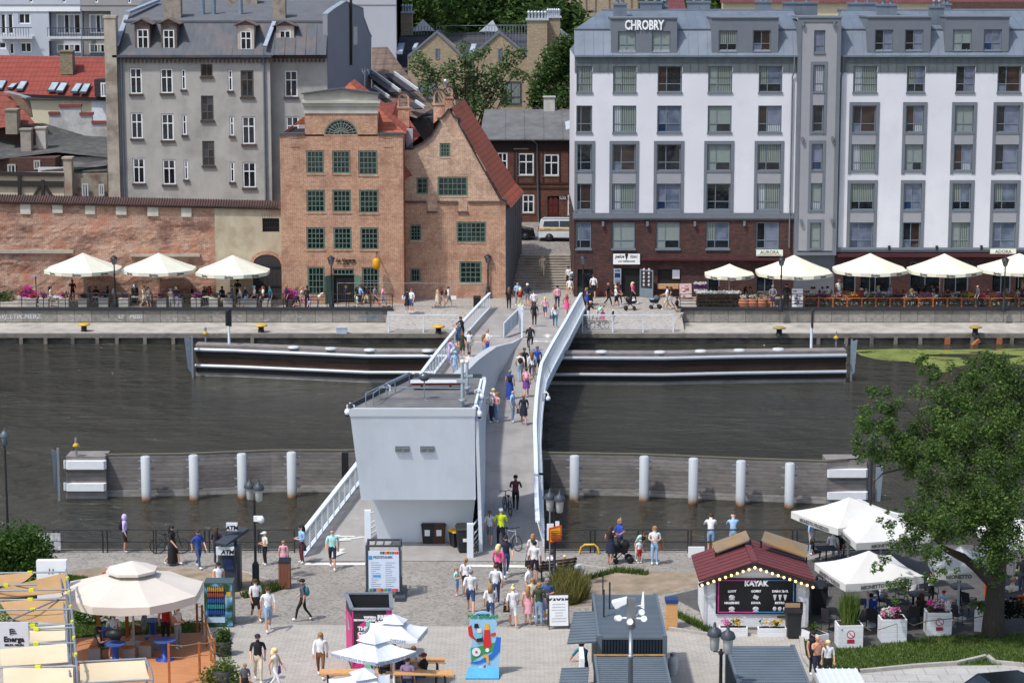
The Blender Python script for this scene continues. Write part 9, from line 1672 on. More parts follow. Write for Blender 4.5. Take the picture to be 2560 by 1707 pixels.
pram(G('c7',1470,1312),pi,"black pushchair with a white blanket pushed past the ice cream shop",BLACK);pram(G('c7',1718,1300),.1,"grey hooded pushchair near the serving hatch",PN((84,86,92),.8),PN((130,160,210),.8));pram(G('d7',1160,582),.1,"black pushchair at the quay railing beside the woman in navy",BLACK,PN((60,60,66),.8))
# the big tree on the right
random.seed(41);bp=G('d8',2085,1175);cr=[(F('d4',x,y,bp.y+dy),r)for x,y,dy,r in((1130,480,.3,.45),(1220,560,0,.7),(1060,690,.5,.6),(1130,700,-.5,.8),(1250,640,.3,.7),(1050,950,.6,.8),(1100,1000,-.4,.7),(1180,850,.2,.9),(1300,780,.5,.9),(1330,980,-.3,1.1),(1450,830,1.0,.8),(1450,940,.4,1.1),(1440,1080,-.5,1.1),(1530,220,.8,.45),(1560,330,.6,.5),(1640,330,.4,.45),(1660,480,1.0,.9),(1700,600,.0,1.0),(1640,600,.8,.8),(1760,740,-.8,1.2),(1620,760,.6,1.0),(1700,900,.8,1.1),(1560,1000,-.8,1.1),(1580,1160,-.6,1.1),(1720,1080,-1.2,1.2),(1850,450,1.5,1.0),(1940,320,1.2,.8),(1900,230,1.0,.5),(2030,300,.8,.7),(2130,260,1.0,.8),(2220,230,.6,.7),(2000,480,.6,1.2),(2130,450,1.2,1.3),(2280,400,.8,1.2),(2400,350,.6,1.2),(1950,640,.3,1.3),(2100,650,-.6,1.4),(2280,620,-.2,1.4),(2450,600,.4,1.4),(1900,820,-1.0,1.3),(2060,840,-1.2,1.4),(2220,850,-1.0,1.4),(2400,840,0,1.4),(1880,1000,-1.4,1.2),(2040,1050,-1.6,1.3),(2300,1050,-1.4,1.3),(2450,1080,-.6,1.3),(1780,1240,-1.6,1.1),(1950,1240,-1.8,1.2),(2120,1250,-1.8,1.1),(2300,1250,-1.6,1.2),(1640,1330,-1.4,.8),(1500,1420,-1.2,.9),(1560,1520,-1.6,.9),(1420,1500,-1.2,.5),(1250,1520,-1.0,.4),(1700,1480,-2,1.0),(1850,1420,-2,1.0),(2200,1440,-2,1.0),(2350,1430,-1.4,1.1))]+[(F('d8',x,y,bp.y+dy),r)for x,y,dy,r in((1500,380,-1.6,.9),(1330,420,-1.6,.6),(1600,480,-2,.8),(1680,580,-2,.55),(1360,780,-2,.6),(1170,590,-1.6,.4),(1580,720,-2,.45),(2100,590,-2,.7),(2180,680,-2,.5),(2040,380,-2,.9),(2250,420,-1.8,1.0),(1990,930,-1.2,.3),(2020,200,-2.4,1.1),(2160,120,-2.4,1.1),(2120,330,-2.6,1.0),(2230,250,-2.4,1.1),(2090,480,-2.6,.9),(1920,260,-2.4,1.0),(2180,560,-2.6,.7),(1820,300,-2.2,1.0),(1700,200,-2,1.0),(1560,200,-1.8,1.0))]
BT_=TH("tree",bp,"big leafy tree with a dark leaning trunk overhanging the square parasols on the right","tree");BARK=GR("bark",(52,46,42),(78,70,62),5,.95,(3,3,.6),.8,(40,36,34),1.2,.5);q=lambda x,y,dy=0:F('d8',x,y,bp.y+dy);tr=MB()
tr.path([bp+V3((.1,0,0)),q(2105,1000),q(2120,800,.1),q(2140,600,.1),F('d4',2140,1400,bp.y),F('d4',2180,1250,bp.y),F('d4',2170,900,bp.y+.3),F('d4',2140,500,bp.y+.8)],[.5,.4,.36,.33,.28,.2,.13,.04],10);tr.path([q(2100,760),q(1960,620,-.3),q(1850,540,-.5),q(1720,480,-.6),q(1600,380,-.8)],[.24,.2,.17,.12,.04],8)
for pts,r0 in(([(2170,1300),(1750,1380),(1600,1290),(1540,1180)],.2),([(2170,1000),(1900,1020),(1600,1010),(1330,920),(1240,820)],.16),([(2190,1200),(2280,1150),(2420,1000)],.16),([(2160,900),(1950,760),(1700,560),(1640,400)],.13),([(1600,1010),(1480,640),(1540,300)],.06),([(1330,920),(1160,900),(1080,960)],.07),([(1450,1060),(1200,1120),(1100,1220)],.05),([(1480,640),(1290,470)],.03),([(1600,780),(1360,560)],.03)):P=[F('d4',x,y,bp.y+RU(-.4,.4))for x,y in pts];tr.path(P,[r0*(1-.8*i/(len(P)-1))for i in range(len(P))],6)
tr.B("trunk",BARK,BT_);FB=FL("ash_leaves",[(48,72,36),(66,94,44),(86,112,54),(114,138,70)]);l=MB()
for c,r in cr:sub=[(V3(c)+V3((random.gauss(0,.45),random.gauss(0,.45),random.gauss(0,.38)))*r,r*RU(.26,.44))for _ in range(7)];LV(l,sub,int(680*r**2)+90,.066,1.0)
l.B("crown",FB,BT_)
# people
random.seed(99)
def skin_pose(J,lean=None):
 """J: joint -> point. One continuous skinned body, metres, facing -y; returns mesh with material slots by region"""
 C_=[("pel","wst"),("wst","chs"),("chs","nek"),("nek","hd"),("hd","top")];R_=dict(pel=(.15,.115),wst=(.135,.1),chs=(.165,.115),nek=(.055,.055),hd=(.088,.1),top=(.07,.08))
 for s in "lr":C_+=[("chs","sh"+s),("sh"+s,"el"+s),("el"+s,"wr"+s),("wr"+s,"ha"+s),("pel","hp"+s),("hp"+s,"kn"+s),("kn"+s,"an"+s),("an"+s,"to"+s)];R_.update({"sh"+s:(.07,.07),"el"+s:(.045,.045),"wr"+s:(.03,.032),"ha"+s:(.042,.022),"hp"+s:(.1,.1),"kn"+s:(.062,.062),"an"+s:(.042,.045),"to"+s:(.04,.03)})
 K=list(R_);me=bpy.data.meshes.new("b");me.from_pydata([J[k]for k in K],[(K.index(a),K.index(b))for a,b in C_],[]);o=bpy.data.objects.new("b",me);LO(o);md=o.modifiers.new("s",'SKIN');md.use_smooth_shade=True
 for i,k in enumerate(K):me.skin_vertices[0].data[i].radius=R_[k];me.skin_vertices[0].data[i].use_root=k=="pel"
 o.modifiers.new("u",'SUBSURF').levels=1;dg=bpy.context.evaluated_depsgraph_get();dg.update();ev=bpy.data.meshes.new_from_object(o.evaluated_get(dg));b=MB();P={k:V3_(J[k])for k in J}
 reg=[("pel","wst",1),("wst","chs",1),("chs","nek",1),("nek","hd",0),("hd","top",0)]+[q for s in "lr" for q in(("chs","sh"+s,1),("sh"+s,"el"+s,2),("el"+s,"wr"+s,3),("wr"+s,"ha"+s,0),("pel","hp"+s,4),("hp"+s,"kn"+s,4),("kn"+s,"an"+s,5),("an"+s,"to"+s,6))]
 b.v=[tuple(v.co)for v in ev.vertices];hips=min(P["hpl"].z,P["hpr"].z)
 for p in ev.polygons:
  c=p.center;best=9;m=1
  for a,e,r in reg:
   A,E=P[a],P[e];t=max(0,min(1,(c-A).dot(E-A)/max(1e-6,(E-A).length_squared)));d=(c-A.lerp(E,t)).length/(1.5 if r==1 else 1)
   if d<best:best=d;m=r
  if m==1 and(c-P["pel"]).dot((P["wst"]-P["pel"]).normalized())<.03:m=4
  b.f.append(tuple(p.vertices));b.m.append(m);b.s.append(True)
 H=P["hd"]
 b.blob(H+V3_((0,-.095,-.01)),(.016,.025,.022),6,4,0)
 for s in(-1,1):b.blob(H+V3_((s*.088,.0,0)),(.014,.025,.035),6,4,0).blob(H+V3_((s*.034,-.088,.025)),(.014,.01,.009),6,4,7)
 b.blob(H+V3_((0,-.088,-.05)),(.026,.01,.008),6,4,8)
 for s in "lr":
  w,h=P["wr"+s],P["ha"+s];d=(h-w).normalized();sd=d.cross(V3_((0,-1,.2))).normalized();n_=d.cross(sd)
  for i,L in enumerate((.07,.08,.075,.055)):q=h+d*.02+sd*(.027-.018*i);b.path([q-d*.02,q+d*L*.55,q+d*L+n_*.02],[.010,.009,.006],5,0)
  b.path([w.lerp(h,.4)+sd*.02,h+sd*.052,h+sd*.06+d*.035],[.012,.011,.008],5,0)
 me2=bpy.data.meshes.new("person");me2.from_pydata(b.v,[],b.f);me2.polygons.foreach_set("material_index",b.m);me2.polygons.foreach_set("use_smooth",b.s)
 for _ in range(9):me2.materials.append(SKIN)
 bpy.data.objects.remove(o);return me2,H,P
V3_=Vector
def J_(**k):
 d=dict(pel=(0,0,.95),wst=(0,0,1.1),chs=(0,.01,1.3),nek=(0,.01,1.46),hd=(0,-.02,1.59),top=(0,-.01,1.66))
 for s,n in(("r",-1),("l",1)):d.update({"sh"+s:(n*.19,.01,1.39),"el"+s:(n*.245,.03,1.12),"wr"+s:(n*.25,-.06,.9),"ha"+s:(n*.25,-.1,.82),"hp"+s:(n*.095,0,.86),"kn"+s:(n*.1,-.02,.49),"an"+s:(n*.1,.03,.08),"to"+s:(n*.12,-.12,.04)})
 d.update(k);return d
def mv(d,ks,v):
 for k in ks:d[k]=tuple(a+b for a,b in zip(d[k],v))
 return d
def walk(s):
 a,b=("l","r")if s>0 else("r","l");d=J_();x={"l":1,"r":-1}
 d.update({"kn"+a:(x[a]*.1,-.2,.5),"an"+a:(x[a]*.1,-.27,.09),"to"+a:(x[a]*.11,-.43,.07),"kn"+b:(x[b]*.1,.06,.49),"an"+b:(x[b]*.1,.33,.15),"to"+b:(x[b]*.11,.24,.04),"el"+a:(x[a]*.25,.13,1.13),"wr"+a:(x[a]*.24,.1,.9),"ha"+a:(x[a]*.24,.08,.82),"el"+b:(x[b]*.25,-.08,1.13),"wr"+b:(x[b]*.23,-.24,.95),"ha"+b:(x[b]*.22,-.3,.89)});return d
def arms(d,e,w,h,both=True):
 for s,n in(("r",-1),("l",1)):
  if both or s=="r":d.update({"el"+s:(n*e[0],e[1],e[2]),"wr"+s:(n*w[0],w[1],w[2]),"ha"+s:(n*h[0],h[1],h[2])})
 return d
def sit(d):
 for s,n in(("r",-1),("l",1)):d.update({"hp"+s:(n*.1,-.03,.9),"kn"+s:(n*.13,-.44,.95),"an"+s:(n*.13,-.4,.53),"to"+s:(n*.14,-.56,.49)})
 return{k:(v[0],v[1],v[2]-.45)for k,v in d.items()}
def bend(d,a):
 for k in list(d):
  if k[:2]in("ws","ch","ne","hd","to")and k not in("tol","tor")or k[:2]in("sh","el","wr","ha"):
   x,y,z=d[k];z-=.95;d[k]=(x,y*cos(a)-z*sin(a),z*cos(a)+y*sin(a)+.95)
 return d
hold=lambda d:arms(d,(.25,.03,1.13),(.12,-.24,1.12),(.05,-.3,1.14))
DEFS=dict(st=J_(),wa=walk(1),wb=walk(-1),ho=hold(J_()),si=sit(J_()),sh=sit(arms(J_(),(.25,-.08,1.14),(.14,-.32,1.2),(.08,-.38,1.22))),ph=arms(J_(),(.26,-.14,1.25),(.12,-.26,1.45),(.07,-.28,1.53)),pu=arms(walk(1),(.26,-.1,1.14),(.22,-.36,1.08),(.22,-.44,1.06)),le=arms(bend(J_(),.25),(.25,-.38,1.15),(.15,-.6,1.12),(.1,-.68,1.12)),be=bend(arms(J_(),(.22,-.1,1.12),(.15,-.2,.9),(.14,-.22,.82)),.95),po=arms(hold(J_()),(.3,-.25,1.3),(.34,-.48,1.36),(.35,-.56,1.38),False),hb=arms(J_(),(.27,.12,1.12),(.1,.2,.95),(.04,.21,.92)),cy=bend(arms(J_(),(.26,-.1,1.12),(.27,-.4,1.25),(.27,-.48,1.27)),.35))
for s,n,q in(("r",-1,.12),("l",1,-.08)):DEFS["cy"].update({"kn"+s:(n*.15,-.32,.68+q),"an"+s:(n*.12,-.18,.28+q),"to"+s:(n*.12,-.33,.25+q)})
POSE={k:skin_pose(d)for k,d in DEFS.items()}
HAIRM={}
def hair_mesh(k):
 if k in HAIRM:return HAIRM[k]
 b=MB();r=(.105,.118,.09)
 if k=='h':b.blob((0,.02,.045),r,10,6)
 elif k in 'lb':b.blob((0,.02,.045),r,10,6).path([(0,.06,.08),(0,.1,-.05),(0,.11,-.25),(0,.1,-.38 if k=='l' else-.2)],[.09,.11,.1,.04],8)
 elif k=='o':b.blob((0,.02,.045),r,10,6).blob((0,.06,.17),.055,8,5)
 elif k=='c':b.blob((0,.01,.055),(.108,.12,.085),10,6).hexa([(-.08,-.08,.05),(.08,-.08,.05),(.05,-.2,.04),(-.05,-.2,.04)],[(-.08,-.08,.065),(.08,-.08,.065),(.05,-.2,.05),(-.05,-.2,.05)])
 elif k=='t':b.lathe([(.21,.05),(.2,.065),(.12,.07),(.11,.14),(.03,.17)],(0,0,0),14)
 elif k=='d':b.blob((0,.03,.0),(.125,.125,.16),10,6)
 elif k=='p':b.blob((0,.02,.045),r,10,6).path([(0,.12,.1),(0,.17,0),(0,.15,-.2)],[.04,.04,.015],6)
 o=b.B("hair",SKIN);HAIRM[k]=o.data;bpy.data.objects.remove(o);return HAIRM[k]
def skirt_mesh(k,P):
 z0,x={'D':(.52,.22),'L':(.1,.26),'M':(.66,.2)}[k[0]];key=k
 if key in HAIRM:return HAIRM[key]
 o=LA([(.165,1.0),(.19,.9),(.2,.8),(x,z0)],(0,0,0),16,0,True,0,.85).B("skirt",SKIN);HAIRM[key]=o.data;bpy.data.objects.remove(o);return HAIRM[key]
PC=dict(w=(224,224,226),k=(30,30,34),n=(34,40,62),b=(42,74,160),l=(150,184,218),g=(128,130,134),a=(84,86,92),p=(222,160,172),m=(226,90,140),r=(176,36,44),e=(204,190,164),o=(120,84,56),f=(54,66,46),y=(206,224,40),d=(60,84,124),j=(134,162,192),t=(44,110,128),u=(120,70,150),i=(170,220,214),q=(200,180,220),s=(196,146,120),v=(224,214,196),x=(98,50,56),h=(156,120,80),z=(70,50,38),c=(226,206,150))
cm=lambda k:PN(PC[k],.8,0,.22,7)  # mottled cloth colour stands in for fold shading and print
SK=[PN(c,.6,0,.04)for c in((206,152,124),(194,138,110),(214,164,138))]
def person(p,pose,rz,sc,code,la,group=None):
 """code: top colour, sleeve 0-2, leg colour, leg cut (T trousers S shorts D M L dress or skirt), hair cut, hair colour, shoe colour"""
 me,H,P=POSE[pose];tc,sl,lc,cut,hc,hcol=code[:6];shoe=code[6]if len(code)>6 else 'w'
 o=bpy.data.objects.new("person",me);LO(o);o.location=p;o.rotation_euler=(0,0,radians(rz));o.scale=(sc,)*3;sk=RC(SK);top=cm(tc);leg=cm(lc)
 ms=[sk,top,top if sl in '12' else sk,top if sl=='2' else sk,leg if cut in 'TS' or pose in('si','sh')else sk,leg if cut=='T' else sk,cm(shoe),BLACK,PN((150,70,66),.6)]
 if cut in 'DML':ms[4]=leg
 for i,m in enumerate(ms):o.material_slots[i].link='OBJECT';o.material_slots[i].material=m
 if hc!='0':
  q=bpy.data.objects.new({'c':'cap','t':'hat','d':'hood'}.get(hc,"hair"),hair_mesh(hc));LO(q);q.parent=o;q.location=H;q.material_slots[0].link='OBJECT';q.material_slots[0].material=cm(hcol)
 if cut in 'DML' and pose not in('si','sh','cy'):
  q=bpy.data.objects.new("skirt",skirt_mesh(cut,P));LO(q);q.parent=o;q.material_slots[0].link='OBJECT';q.material_slots[0].material=leg
 tag(o,la,"person",group or "people");return o
def bag(name,o,at,col,la,big=1.0):
 b=BL((0,.04,0),(.14*big,.09*big,.2*big),8,6).blob((0,.1,-.05),(.1*big,.05,.1*big),8,5)if name=="backpack" else HX([(-.13*big,-.05,-.14),(.13*big,-.05,-.14),(.13*big,.05,-.14),(-.13*big,.05,-.14)],[(-.11*big,-.04,.12),(.11*big,-.04,.12),(.11*big,.04,.12),(-.11*big,.04,.12)]).path([(-.1,0,.12),(-.06,0,.42),(.06,0,.42),(.1,0,.12)],.012,4)
 t=b.B(name,cm(col));c,s=cos(o.rotation_euler.z),sin(o.rotation_euler.z);k=o.scale[0];x,y,z=at;t.location=o.location+V3_(((x*c-y*s)*k,(x*s+y*c)*k,z*k));t.rotation_euler=o.rotation_euler;tag(t,la,"bag")
BP=(0,.14,1.22);SBG=(.27,0,.78)
